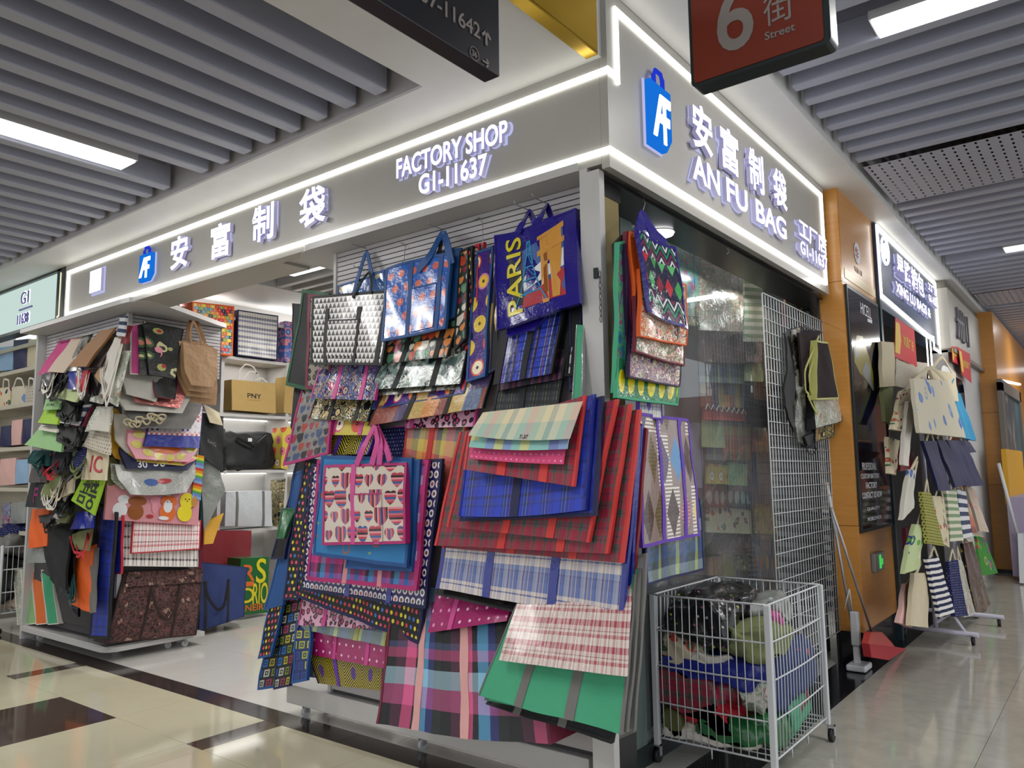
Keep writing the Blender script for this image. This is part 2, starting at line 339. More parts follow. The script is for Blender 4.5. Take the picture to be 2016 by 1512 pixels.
K = dict(
 tartan_red=mk('red_tartan', tart_r, 'plain', rough=.5), tartan_blue=mk('blue_tartan', tart_b, 'plain', rough=.5),
 blue_stripe=mk('blue_stripe_plaid', lines([(0, '#2a3cb0'), (.3, '#7a8aa0'), (.34, '#20308c'), (.4, '#a05a3c'), (.43, '#2a3cb0'), (.55, '#8aa0a8'), (.6, '#1a2468'), (.8, '#3044b8'), (.86, '#8a6a50'), (.9, '#18204c')], [(0, '#ffffff'), (.4, '#c8c8d8'), (.5, '#ffffff'), (.8, '#a8a8b8')], .12, .05)),
 green_plaid=mk('black_green_plaid', lines([(0, '#1c2430'), (.25, '#5c6c4a'), (.28, '#141a24'), (.5, '#8a8c4a'), (.53, '#10141c'), (.75, '#4c5a50'), (.79, '#141820')], [(0, '#ffffff'), (.3, '#8a909a'), (.4, '#ffffff'), (.7, '#70787c')], .07, .06), 'plain'),
 maroon_plaid=mk('maroon_plaid', lines([(0, '#2a1c30'), (.3, '#6c2840'), (.5, '#1c1830'), (.7, '#54304c')], [(0, '#ffffff'), (.5, '#9090a0')], .08), 'plain'),
 black_line=mk('black_white_line', lines([(0, '#0c0e14'), (.6, '#c8ccd0'), (.66, '#10121a')], [(0, '#ffffff'), (.7, '#606470')], .12, .06), 'plain'),
 wb_plaid=mk('white_blue_plaid', plaid([(0, '#c4b8ae'), (.14, '#1c2c7c'), (.22, '#b8a094'), (.34, '#6074a4'), (.5, '#ccc0b4'), (.56, '#7c3448'), (.6, '#5468a0'), (.76, '#20327c'), (.82, '#a4a8b4')],
                                      [(0, '#dcd0c4'), (.2, '#1c2c7c'), (.24, '#d8ccc0'), (.34, '#4a62a0'), (.6, '#3c5494'), (.82, '#20307c'), (.86, '#5870a4')], .085, .17, .52)),
 rw_plaid=mk('red_white_plaid', plaid([(0, '#ccb4ae'), (.2, '#983444'), (.36, '#ccbab2'), (.44, '#4c343c'), (.48, '#ccb8b0'), (.66, '#a84854'), (.82, '#d4cac0'), (.92, '#842c3c')],
                                     [(0, '#d8d2c8'), (.3, '#a85c60'), (.44, '#d4cac0'), (.55, '#604048'), (.58, '#d0c0b8'), (.75, '#a03c4c')], .075, .11, .5)),
 rb_plaid=mk('red_black_white_plaid', plaid([(0, '#f0e6e2'), (.25, '#a02838'), (.4, '#f2eaea'), (.5, '#2c2024'), (.56, '#e8c8c8'), (.8, '#c04858')], [(0, '#f4eeec'), (.5, '#c87a80'), (.7, '#f0e4e2'), (.9, '#6c3c44')], .06, .09)),
 bw_plaid=mk('black_white_plaid', plaid([(0, '#eeeae6'), (.4, '#2a2428'), (.6, '#d8d0cc'), (.85, '#5a3038')], [(0, '#f2eeea'), (.55, '#241e22'), (.75, '#e8e0dc')], .07, .09)),
 navy_plaid=mk('navy_white_plaid', plaid([(0, '#d6d4da'), (.35, '#2c3050'), (.5, '#e4e0da'), (.7, '#40446a')], [(0, '#efeada'), (.35, '#5a5e86'), (.55, '#e8e6dc'), (.75, '#23284e')], .034, .12)),
 buffalo=mk('pink_black_buffalo', plaid([(0, '#0a0a0c'), (.17, '#5c2440'), (.33, '#e85c90'), (.50, '#1c1c20'), (.58, '#64b4e4'), (.75, '#343c88'), (.86, '#242828')],
                                       [(0, '#000000'), (.25, '#b85080'), (.48, '#a0c4d0'), (.68, '#000000'), (.80, '#b04470'), (.92, '#3c4c70')], .40, .42, .5), 'plain', rough=.42),
 pinkblue=mk('pink_blue_check', plaid([(0, '#1f5aa0'), (.16, '#a81c6c'), (.32, '#c03a80'), (.46, '#3c1c34'), (.6, '#4c96c8'), (.8, '#b01c6c')], [(0, '#2a62a8'), (.25, '#141a34'), (.5, '#c02878'), (.75, '#88bcd8')], .2, .2), 'plain'),
 pastel=mk('pastel_check', plaid([(0, '#d8ccb0'), (.18, '#9cbcae'), (.36, '#c89a9c'), (.52, '#a8b8a4'), (.7, '#d8cca4'), (.86, '#8a9c98')], [(0, '#a8c0b0'), (.25, '#dcd0b0'), (.5, '#c8a8a0'), (.75, '#a8b8a8')], .22, .34), 'cloth'),
 pastel_b=mk('pastel_blue_check', patch(['#8aa0c8', '#c8cc90', '#90c0b8', '#7c88b8'], .05), 'cloth'),
 pinkfab=mk('pink_bubble_fabric', dots('#d0507c', ['#dc7c9c', '#e8a0b8'], .03, .16), 'cloth'),
 rainbow=mk('orange_yellow_check', plaid([(0, '#d86a74'), (.2, '#6c6a68'), (.36, '#d8c058'), (.5, '#d87a34'), (.66, '#d83434'), (.78, '#2c2226'), (.9, '#c8b84c')], [(0, '#1e181c'), (.2, '#c8602c'), (.5, '#e07050'), (.62, '#d8c468'), (.84, '#8c8a84')], .30, .34)),
 polka=mk('blue_orange_polka', dots('#2c5fb4', ['#d8705a', '#cf6457'], .085, .27), 'pvc', rough=.24, bump=.35),
 tri=mk('black_white_triangles', tris('#d8d4d0', '#141316', .038), 'lam', rough=.38, bump=.15),
 hearts=mk('striped_hearts', hearts('#cbbfb0', ['#16141a', '#a8323e', '#c0606e', '#1f5590', '#b43a48', '#d88a90'], .10, .07, 2.45)),
 hearts_g=mk('grey_hearts', hearts('#7c7874', ['#26242a', '#8c2440', '#3c4c70', '#9c3c30'], .06)),
 hearts_m=mk('autumn_hearts', hearts('#24302c', ['#c04a30', '#d8d0c0', '#5c8c70', '#d88440', '#8c2440'], .055, None, 2.2)),
 camo=mk('grey_camo', camo(['#1c2024', '#5a6c6a', '#8ca09a', '#dcdcd4', '#3c4444'], 13), 'lam', rough=.2),
 camo_g=mk('dark_camo', camo(['#0c0c0c', '#3a3c34', '#6c6a5c', '#1c1c18'], 16)),
 fruit=mk('purple_fruit', fruits('#40207c', ['#e07a3c', '#e8c43c', '#c8385c', '#d84c34', '#d87cac'], .13)),
 melon=mk('melon_slices', fruits('#c8b848', ['#d0503c', '#c86a80', '#7c9c3c'], .16)),
 ringo=mk('purple_white_rings', lambda t: (lambda x, y, cx, cy: (lambda d: t.mix(d < .2, t.mix(d < .4, '#1c1458', '#e0d8e0'), t.eq(t.hash(cx, cy), ['#382418', '#a04038', '#344c40', '#6c4a24'])))((x*x+y*y).sq()))(*cells(t, .042, .05)), 'lam', rough=.4),
 multidot=mk('black_multicolour_dots', dots('#0e0c12', ['#d8cc2c', '#3c6cb4', '#c83c44', '#d84c6c', '#e0d040'], .034, .27, .04), 'plain'),
 leo=mk('pink_leopard', leopard('#d09cb4', '#1c141c', '#b84470', 24)),
 leo2=mk('grey_leopard', leopard('#8c8478', '#141214', '#5c4c3c', 26)),
 stardot=mk('magenta_white_dots', dots('#9c1c60', ['#e8c4d8', '#d890b8'], .06, .13)),
 yellowp=mk('yellow_purple_print', chev('#2a220c', '#c8b41c', .018, .15, '#4c2480'), 'lam', rough=.4),
 yellowc=mk('yellow_chevron', chev('#1c1a10', '#d4c428', .02, .13)),
 sqr=mk('colour_squares_on_black', squares('#080c14', ['#a89c24', '#1c64b0', '#8c2c50', '#a8a8a0', '#6c7c20'], .062), 'plain'),
 sqr2=mk('colour_squares_olive', squares('#182c60', ['#98a030', '#304080', '#b0a83c'], .06), 'plain'),
 patchw=mk('patchwork_gingham', patch(['#d08c4c', '#4c3c68', '#c0a058', '#8c4434', '#5c6c8c', '#6c5884'], .10, .12)),
 floralp=mk('purple_foil_floral', floral('#4c4478', ['#302c54', '#b8a490', '#3c3468', '#6c80b4', '#302c54', '#b4546c'], 15), 'pvc'),
 ethnic=mk('black_ethnic_print', floral('#16161a', ['#1c1c20', '#c8b078', '#16161a', '#8c8c60', '#3c3c48', '#18181c'], 17), 'pvc'),
 blue_floral=mk('blue_beige_floral', floral('#3464a0', ['#b8a484', '#d0c4a8', '#806c4c'], 9, .6), 'pvc'),
 clover=mk('clover_zigzag', lambda t: (lambda z: t.mix((t.v/.30).fr() < .40, (lambda x, y, cx, cy: t.mix((x.ab()+y.ab()) < .42, '#1a1c3c', t.eq(t.hash(cx, cy), ['#3c9c4c', '#c02c3c', '#5cb46c', '#8c2434'])))(*cells(t, .085, .12)), t.eq(z, ['#18183c', '#d8dcd8', '#18183c', '#7c2448', '#18183c', '#2c8c5c'])))(((t.v/.10)+((t.u/.09).fr()-.5).ab()*1.1).fr()), 'pvc'),
 floral_o=mk('orange_cream_floral', floral('#a08068', ['#e0c8a4', '#c86434', '#d8d0b8', '#48505c', '#a83c3c'], 19), 'pvc'),
 floral_g=mk('cream_green_floral', floral('#b8a898', ['#e8dcd0', '#5c8c5c', '#b06c70', '#d8c8b0', '#8c8470'], 24), 'pvc'),
 floral_l=mk('lilac_floral', floral('#847468', ['#c8b898', '#a06c80', '#5c4c70', '#e0d4c0', '#8c8450'], 26), 'pvc'),
 lemon=mk('green_lemon_band', dots('#2c7c54', ['#e8dc2c', '#e0d020'], .10, .33, .17, False), 'pvc'),
 greenleaf=mk('green_blue_print', floral('#1c7c5c', ['#2c6c9c', '#48a06c', '#8c3c70', '#1c5c4c'], 11), 'lam'),
 argyle=mk('brown_argyle', argyle('#8c7a74', ['#dccb84', '#3c2a24', '#4c86b8', '#c88c98', '#5c4a6c', '#6c5c2c', '#4a3428'], .13, .26)),
 argyle2=mk('teal_lime_check', plaid([(0, '#244c8c'), (.2, '#26443c'), (.5, '#1e3c74'), (.62, '#b0c040'), (.78, '#203c6c')], [(0, '#8c9c98'), (.3, '#24384c'), (.5, '#1c5088'), (.8, '#38484c')], .2, .2)),
 multi=mk('multicolour_diamonds', lambda t: (lambda x, y, cx, cy: t.mix((x*x+y*y).sq() < .13, t.eq(t.hash(cx, cy), ['#d8662c', '#c8202c', '#e0c83c', '#24304c', '#5c8ca0', '#e0842c', '#8c9c3c']), '#e8dccc'))(*cells(t, .052, .036))),
 pinkblue_fl=mk('pink_blue_roses', floral('#c8a0b0', ['#3c6cb4', '#e08898', '#90b0d8'], 8)),
 tropic=mk('dark_tropical', floral('#101414', ['#c87c6c', '#c8c090', '#3c5c34', '#1c2c20', '#b0943c', '#141818', '#20301c'], 9, .6, .08), 'lam', rough=.35),
 tapestry=mk('brown_floral_tapestry', lambda t: t.mix(t.vor(9, t.warp(.12, 12))[0] < .22, t.mix(.75, t.ramp(t.noise(11, 6, .65, dist=1.6), [(.30, '#1c1416'), (.42, '#34382c'), (.48, '#6c3c44'), (.54, '#3c4448'), (.60, '#8c6c60'), (.68, '#4c2830')], False), t.ramp(t.noise(30, 4, .6, dist=2.), [(.4, '#20181c'), (.5, '#50443a'), (.6, '#7c4c50')], False)), t.ramp(t.noise(24, 4, .6, dist=1.), [(.4, '#6c3c44'), (.55, '#b09a84'), (.65, '#7c5054')], False)), 'cloth'),
 housew=mk('houndstooth_red_blue', lambda t: (lambda a, b: t.mix(a*b+(1-a)*(1-b)*((((t.u+t.v)/.010).fr()) > .55), '#d4d0d4', t.mix((t.v/.26).fr() < .62, t.mix((t.u/.3).fr() < .3, '#dcd8dc', '#2c3484'), '#c8504c')))((t.u/.046).fr() > .5, (t.v/.046).fr() > .5)),
 kraft=mk('kraft_washed_paper', solid('#a98560'), 'plain', rough=.7, bump=.5, bs=14), kraft_d=mk('kraft_brown', solid('#8c6238'), 'plain', rough=.6), jute=mk('tan_nonwoven', solid('#b0945e'), 'cloth'),
 silver=mk('pearl_silver_foil', solid('#b0aea6'), 'pvc', rough=.4, metal=.2, bump=.15, coat=.2), pearl=mk('pearl_lilac', solid('#a49cb8'), 'lam', metal=.3), rose=mk('rose_foil', solid('#c07470'), 'pvc', metal=.6, rough=.2),
 silverbag=mk('silver_white_nylon', solid('#c4c8cc'), 'plain', rough=.35, bump=.5), greyink=mk('grey_topographic', lambda t: t.ramp((t.noise(4, 1)*26).fr(), [(0, '#9a9c98'), (.8, '#b0b2ac')]), 'lam'),
 white=mk('white_cotton', solid('#cfcac0'), 'cloth'), cream=mk('cream_canvas', solid('#c4b89c'), 'cloth'), whiteprint=mk('white_line_print', floral('#c8c4bc', ['#d0ccc4', '#8c9c84', '#c8c0bc', '#a87c6c'], 14), 'lam'),
 black=mk('black_nonwoven', solid('#0d0d10'), 'plain', rough=.6), blackg=mk('black_gloss', solid('#0a0a0c'), 'lam'), grey=mk('grey_nonwoven', solid('#6c6a66'), 'plain'), dgrey=mk('dark_grey_cloth', solid('#2c2c30'), 'cloth'),
 clear=mk('cloudy_plastic', solid('#8c908c'), 'pvc', rough=.2),
 navy=mk('navy_nonwoven', solid('#121844'), 'plain', rough=.6), royal=mk('royal_blue', solid('#1c2884'), 'lam'), paris=mk('indigo_pvc', solid('#20157c'), 'pvc', rough=.2, bump=.35), blue=mk('mid_blue', solid('#174a86'), 'plain'), azure=mk('azure_speckled', floral('#2474ac', ['#2474ac', '#2474ac', '#2474ac', '#a85c3c', '#2474ac', '#2474ac', '#8ca05c', '#2474ac'], 16, .6, .02), 'plain'),
 sky=mk('sky_blue', solid('#3c8cb4'), 'cloth'), denim=mk('denim_blue', solid('#34406c'), 'cloth'), powder=mk('powder_blue', solid('#8ca8c4'), 'cloth'), teal=mk('dark_teal', solid('#1c4444'), 'cloth'),
 red=mk('bright_red', solid('#b81c2c'), 'plain'), dred=mk('deep_red', solid('#7c1420'), 'plain'), coral=mk('orange_red_webbing', solid('#c4342e'), 'plain'), maroon=mk('maroon', solid('#6c1430'), 'plain'),
 magenta=mk('magenta', solid('#a82468'), 'plain'), pink=mk('soft_pink', solid('#cc8890'), 'plain'), hotpink=mk('hot_pink_webbing', solid('#c4488c'), 'plain'), palepink=mk('pale_pink_webbing', solid('#d8a09c'), 'plain'), blush=mk('blush_canvas', solid('#d0a8a0'), 'cloth'),
 purple=mk('purple_webbing', solid('#6038a8'), 'plain'), dpurple=mk('dark_purple', solid('#2c1040'), 'plain'), orange=mk('orange_nonwoven', solid('#dc5c14'), 'plain'), yellow=mk('mustard_yellow', solid('#c8941c'), 'plain'),
 green=mk('emerald_nonwoven', solid('#3c9c74'), 'plain', rough=.6), dgreen=mk('dark_green_piping', solid('#0c4c2c'), 'plain'), lime=mk('lime_green', solid('#8cb41c'), 'plain', rough=.6), sage=mk('sage_green', solid('#84ac74'), 'plain', rough=.7), olive=mk('olive', solid('#5c6034'), 'plain'), khaki=mk('khaki_cloth', solid('#747a52'), 'cloth'), limep=mk('pale_lime_piping', solid('#a8a860'), 'plain'),
 brown=mk('dark_brown_weave', lambda t: t.mix(((t.u/.012).fr() > .5)*((t.v/.012).fr() > .5), '#241a1c', '#33282a'), 'cloth'), dbrown=mk('brown_leather', solid('#2a1814'), 'plain'),
 stripe_bw=mk('navy_white_bars', stripes(['#d8d4d0', '#1c2444'], .05, 'v'), 'cloth'), stripe_g=mk('sage_cream_bars', stripes(['#ccc8b4', '#7c9070'], .07, 'v', .1), 'cloth'), stripe_n=mk('grey_white_bars', stripes(['#c8c8c8', '#3c445c'], .09, 'v', .1), 'cloth'),
 speck=mk('yellow_black_speckle', dots('#98964c', ['#24220c'], .026, .26), 'cloth'), seq=mk('gold_sequin', floral('#18140c', ['#c8a020', '#2c2410', '#14100c', '#8c7418', '#14100c'], 30, .6), 'pvc', metal=.4), navyp=mk('navy_small_print', dots('#181c48', ['#8c90b0', '#505480'], .022, .2), 'cloth'),
 seashell=mk('cream_seashell_print', floral('#c4bca8', ['#c4bca8', '#6c88b4', '#c0bcac', '#7c94bc', '#ccbc98', '#4c6ca8', '#c4bca8'], 7, .6, .08), 'cloth'), mouse=mk('cream_bear_print', dots('#b8b0a0', ['#54504c', '#8c8478', '#706858'], .035, .2), 'cloth'), parrot=mk('green_red_print', floral('#3c7c34', ['#5c9c34', '#a83c54', '#3c4c90', '#8c3c80', '#7cb03c'], 6, .6, .05), 'cloth'),
 bluebird=mk('blue_cream_print', floral('#c0bcb0', ['#3c5ca0', '#c0bcb0', '#8ca4c8', '#5c7cb8'], 5, .6, .05), 'cloth'), citrus=mk('green_orange_print', floral('#b0bc8c', ['#5c9c3c', '#2c3c78', '#d8843c', '#c8c8a8'], 6, .6, .05), 'cloth'), pinkmar=mk('pink_cream_print', floral('#b8a898', ['#c88c84', '#b0a49c', '#c0b0a0'], 7, .5, .04), 'cloth'), toys=mk('cream_colour_print', floral('#c8bca0', ['#c04c3c', '#4c6c4c', '#34405c', '#c8bca0'], 16, .6), 'cloth'),
 rainbowb=mk('rainbow_bars', stripes(['#7ca8d0', '#6c80c0', '#4c9c5c', '#d8cc30', '#d88c24', '#c03c30'], .14, 'v'), 'lam'),
 green_box=mk('green_pvc', solid('#14602c'), 'lam'), ink=mk('black_print', '#101012', bump=0, rough=.5), inky=mk('yellow_print', '#d8c81c', bump=0, rough=.4), inkw=mk('white_print', '#dcdce0', bump=0, rough=.5), inko=mk('orange_print', '#d8661c', bump=0, rough=.5), inkr=mk('red_print', '#a8202c', bump=0, rough=.5), inkb=mk('blue_print', '#34589c', bump=0, rough=.5), inkg=mk('tan_print', '#b07c38', bump=0, rough=.5), inkgy=mk('grey_print', '#6c6c6c', bump=0, rough=.5), inkp=mk('pink_print', '#d88c9c', bump=0), inkbr=mk('brown_print', '#8c4c1c', bump=0), inkar=mk('ochre_print', '#c88c34', bump=0, rough=.4), dimy=mk('dim_yellow_print', '#8c8424', bump=0, rough=.2), dimw=mk('dim_white_print', '#8c9094', bump=0, rough=.2), inkmag=mk('magenta_print', '#8c1c60', bump=0),
)
K['specks'] = mk('black_with_few_specks', dots('#0b0b0e', ['#0b0b0e', '#0b0b0e', '#0b0b0e', '#a8a02c', '#9c5a70', '#c0c0c0'], .05, .14), 'lam')
M = dict(
 wall=mat('white_wall_paint', '#b8b6b4', rough=.6, bump=.03), soffit=mat('satin_white_board', '#d6d5d3', rough=.5, bump=0), sign=mat('champagne_grey_panel', '#aaa7a1', rough=.38, bump=0, coat=.15), signb=mat('blue_grey_panel', '#3a4a66', rough=.35, bump=0, coat=.2),
 white=mat('white_lacquer', '#bcbab8', rough=.35, bump=0), slat=mat('slat_grey_white', '#b4b0b2', rough=.45, bump=.02), groove=mat('slat_groove', '#3c3a3c', rough=.7, bump=0), louver=mat('ceiling_baffle', '#a6a8b6', rough=.5, bump=0), louverback=mat('ceiling_void', '#8a8a96', rough=.8, bump=0),
 orange=mat('wood_panel', lambda t: t.mix(t.noise(3, 4, vec=t.xyz(t.u*1.2, t.v*1.2, t.w*14)), '#bc7c34', '#d4984c'), rough=.28, bump=0, coat=.2, obj=True), black=mat('black_metal', '#121214', rough=.3, bump=0), chrome=mat('chrome', '#a8a8ac', rough=.3, metal=.5, bump=0), brass=mat('brass_panel', '#a89868', rough=.25, metal=.6, bump=0), gold=mat('gold_trim', '#c09a20', rough=.25, metal=.75, bump=0),
 wire=mat('white_coated_wire', '#c4c6c8', rough=.35, bump=0), steelw=mat('white_lilac_tube', '#b8b4c4', rough=.35, bump=0), rubber=mat('black_rubber', '#141414', rough=.6, bump=0), plate=mat('black_granite', lambda t: t.mix(t.noise(60, 3, vec=t.posk), '#101014', '#1c1c20'), rough=.12, bump=0), orangesign=mat('orange_sign_face', '#6c2008', rough=.4, bump=0), blacksign=mat('black_sign_face', '#16181e', rough=.35, bump=0), letterg=mat('pale_grey_lettering', '#7c7470', rough=.5, bump=0), darkmetal=mat('sign_frame_metal', '#2c3436', rough=.35, metal=.5, bump=0),
 redp=mat('red_bristles', '#a82830', rough=.7, bump=.3, bs=80), redcap=mat('red_plastic', '#b83c34', rough=.4, bump=0), banner=mat('red_banner', '#c01420', rough=.6, bump=.1), bannery=mat('gold_banner_print', '#d8b040', rough=.6, bump=0), teal=mat('dark_teal_frame', '#16303c', rough=.3, bump=0), lilac=mat('lilac_board', '#9c90a8', rough=.6, bump=0),
)
M['glass'] = glassm('window_glass', (.80, .83, .83), 1.55, 0, .10, '#b0b4b8'); M['cglass'] = glassm('clear_panel', (.9, .93, .92), 1.4)
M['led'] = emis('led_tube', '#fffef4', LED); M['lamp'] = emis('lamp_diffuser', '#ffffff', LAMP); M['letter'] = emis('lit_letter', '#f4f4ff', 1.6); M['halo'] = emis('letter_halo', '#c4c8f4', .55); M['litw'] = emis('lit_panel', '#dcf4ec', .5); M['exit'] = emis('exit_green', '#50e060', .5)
M['blulit'] = emis('lit_blue', '#1a78e8', .55)
# ------------------------------------------------------------------ text
_tc = {}
def text_bm(body, size=1., ext=0., off=0.):
    "text as a bmesh in its own plane: x right, y up, centred; z = thickness"
    k = (body, ext, off)
    if k not in _tc:
        cu = bpy.data.curves.new('t', 'FONT'); cu.body = body; cu.size = 1; cu.extrude = ext; cu.offset = off; cu.resolution_u = 4; cu.align_x = 'CENTER'; cu.align_y = 'CENTER'
        ob = bpy.data.objects.new('t', cu); C.objects.link(ob); dg = bpy.context.evaluated_depsgraph_get(); dg.update()
        me = bpy.data.meshes.new_from_object(ob.evaluated_get(dg)); bpy.data.objects.remove(ob); bpy.data.curves.remove(cu)
        xs = [v.co.x for v in me.vertices] or [0]; ys = [v.co.y for v in me.vertices] or [0]
        c = Vector(((min(xs)+max(xs))/2, (min(ys)+max(ys))/2, 0))
        for v in me.vertices: v.co -= c
        _tc[k] = (me, max(xs)-min(xs), max(ys)-min(ys))
    return _tc[k]
def put_text(mb, body, c, right, up, w=None, h=None, ext=.0, off=0., shear=0.):
    "text at centre c, spread to width w and height h; returns nothing, adds to mb"
    me, W, H = text_bm(body, 1, ext, off); c = Vector(c); right = Vector(right).normalized(); up = Vector(up).normalized(); n = right.cross(up)
    sy = h/H if h else w/W; sx = w/W if w else sy
    vs = [mb.bm.verts.new(c+right*(v.co.x*sx+v.co.y*sy*shear)+up*v.co.y*sy+n*v.co.z) for v in me.vertices]
    for p in me.polygons: mb.face([vs[i] for i in p.vertices])

# ------------------------------------------------------------------ floors
def marble(c1, c2, sc=5): return lambda t: t.mix(t.noise(sc, 5, .6, vec=t.posk, dist=.6), c1, c2)
cream = mat('cream_polished_tile', marble('#b8b196', '#c4bea4', 2), rough=.07, bump=0); browntile = mat('brown_polished_tile', marble('#3c2e2a', '#54463c', 9), rough=.07, bump=0)
whitet = mat('white_polished_tile', marble('#c0bdb6', '#cbc8c2', 2), rough=.09, bump=0); greyt = mat('grey_marble_tile', marble('#908e86', '#bab6aa', 7), rough=.08, bump=0)
strip = mat('dark_brown_granite', marble('#241e1e', '#3c3634', 20), rough=.10, bump=0); joint = mat('tile_joint', '#6c6860', rough=.7, bump=0)
fl = empty('floor', (0, 0, -.02), kind='structure')
m = MB(); m.box((-16, -9, -.06), (9, 20, -.0095)); struct('subfloor', m, joint, fl)
def tile(x0, y0, x1, y1, mt, z=0., g=.0012):
    m = MB(); m.box((x0+g, y0+g, -.009), (x1-g, y1-g, z)); m.build('tile', mt, fl)
# left corridor: cream tiles with brown inlays, period 2.6 m
for k in range(-3, 2):
    bx = -2.475+2.6*k
    xs = [bx+.085, bx+.085+.805, bx+.085+1.61, bx+2.6-.085]
    tile(bx-.085, -.52, bx+.085, 0, browntile); tile(bx-.085, -1.36, bx+.085, -.52, cream)
    for a, (x0, x1) in enumerate(zip(xs, xs[1:])):
        tile(x0, -.52, x1, 0, cream); tile(x0, -1.36, x1, -.52, browntile if a == 1 else cream)
    for y0 in (-2.2, -3.04, -3.88, -4.72):
        for x0, x1 in [(bx-.085, bx+.085)]+list(zip(xs, xs[1:])):
            if x0 < .3: tile(x0, y0, x1, y0+.84, cream)
# dark strip under the left front, shop floor behind it
for k in range(9): tile(-8.6+.96*k, 0, -8.6+.96*(k+1), .175, strip)
for i in range(10):
    for j in range(7): tile(-8.0+.8*i, .175+.8*j, -8.0+.8*(i+1), .975+.8*j, whitet) if -8.0+.8*i < -.8 else tile(-.8, .175+.8*j, -.12, .975+.8*j, whitet) if i == 9 else None
# right corridor
for k in range(22): tile(-.12, .175+.9*k, .19, .175+.9*(k+1), M['plate'])
for i, (x0, x1) in enumerate(((.19, 1.05), (1.05, 1.95), (1.95, 2.85), (2.85, 3.75))):
    for j in range(22): tile(x0, -2.3+.9*j+.45*(i % 2 == 0)*0, x1, -1.4+.9*j, greyt)

# ------------------------------------------------------------------ ceilings
cl = empty('ceiling', (0, 0, 3.45), kind='structure')
def slab(x0, y0, x1, y1, z0, z1, mt, name='panel'):
    m = MB(); m.box((x0, y0, z0), (x1, y1, z1)); struct(name, m, mt, cl)
ZL, ZR = 3.45, 3.80
slab(-16, -.33, -.03, .3, ZL, 3.75, M['soffit']); slab(-.88, -9, -.03, -.33, ZL, 3.75, M['soffit'])
slab(-16, -9, -.88, -.33, 3.70, 3.75, M['louverback'], 'void_panel'); slab(-16, -9, -7.9, -.33, ZL, 3.70, M['soffit'])
slab(-6.0, -.345, -.88, -.33, ZL+.002, 3.70, M['slat'], 'edge_board')
x = -1.13
while x > -7.9:
    if not (-3.22 < x < -2.95):
        for y0, y1 in ((-4.2, -.38),):
            m = MB(); m.box((x-.045, y0, 3.475), (x+.045, y1, 3.63), .008); m.build('baffle', M['louver'], cl)
    x -= .2385
# gold step where the lower ceiling ends
tg = MB(); tg.box((-.045, -5, 3.452), (-.022, -.045, 3.82)); tg.box((-.085, -5, 3.44), (-.022, -.045, 3.455)); tg.build('trim_1', M['gold'], None, kind='structure')
slab(-.022, -9, .30, 20, ZR, 4.1, M['soffit']); slab(2.3, -9, 4.5, 20, ZR, 4.1, M['soffit'])
slab(-2.5, .3, -.02, 20, ZR, 4.1, M['soffit'])
slab(.30, -9, 4.5, 20, 4.1, 4.14, M['louverback'], 'void_panel')
def baffle(y, x0=.335, x1=2.3):
    m = MB(); m.box((x0, y-.045, 3.845), (x1, y+.045, 4.02), .012); m.build('baffle', M['louver'], cl)
y = 1.475-.245*14
while y < 3.25:
    if not (1.18 < y < 1.45 or -1.75 < y < -1.5): baffle(y)
    y += .2435
def perf(y0, y1, x0=.345, x1=2.3):
    m = MB(); nx = int((x1-x0)/.07); ny = int((y1-y0)/.085); dx = (x1-x0)/nx; dy = (y1-y0)/ny
    for i in range(nx):
        for j in range(ny):
            cx = x0+(i+.5)*dx; cy = y0+(j+.5)*dy
            o = [m.bm.verts.new((cx+a*dx/2, cy+b*dy/2, 3.85)) for a, b in ((-1, -1), (0, -1), (1, -1), (1, 0), (1, 1), (0, 1), (-1, 1), (-1, 0))]
            q = [m.bm.verts.new((cx+.009*math.cos(t), cy+.024*math.sin(t), 3.85)) for t in [math.pi*(1.25+.25*k) for k in range(8)]]
            for k in range(8): m.face([o[k], o[(k+1) % 8], q[(k+1) % 8], q[k]])
    m.build('perforated_panel', M['louver'], cl, kind='stuff')
    m = MB(); m.box((x0, y0, 3.93), (x1, y1, 3.95)); m.build('backing_panel', M['black'], cl)
perf(3.32, 4.40)
y = 4.60
while y < 9.0:
    if not (6.65 < y < 7.0): baffle(y)
    y += .2435
perf(9.1, 10.1)
y = 10.3
while y < 19:
    baffle(y, .345, 1.6); y += .2435
# lamps in the baffles
def lamp(x0, y0, x1, y1, z, label, group=None):
    r = empty('ceiling_light', ((x0+x1)/2, (y0+y1)/2, z), label, 'ceiling light', group)
    m = MB(); m.box((x0-.012, y0-.012, z+.012), (x1+.012, y1+.012, z+.06)); m.build('housing', M['white'], r)
    m = MB(); m.box((x0, y0, z), (x1, y1, z+.012)); m.build('diffuser', M['lamp'], r)
lamp(-3.175, -2.3, -2.99, -.745, 3.475, 'long lit lamp between the baffles over the left corridor')
lamp(.90, 1.22, 2.3, 1.415, 3.846, 'long lit lamp between the baffles above the 6 Street sign side', None)
lamp(.94, 6.73, 2.3, 6.93, 3.846, 'short-looking lit lamp far down the right corridor ceiling')
lamp(.94, 12.24, 1.6, 12.44, 3.846, 'most distant lit lamp in the right corridor ceiling')
# side of the recess on the left: small lamp beyond
lamp(-7.9, -.62, -7.5, -.47, 3.44, 'lamp end at the left edge of the picture, above the number sign')

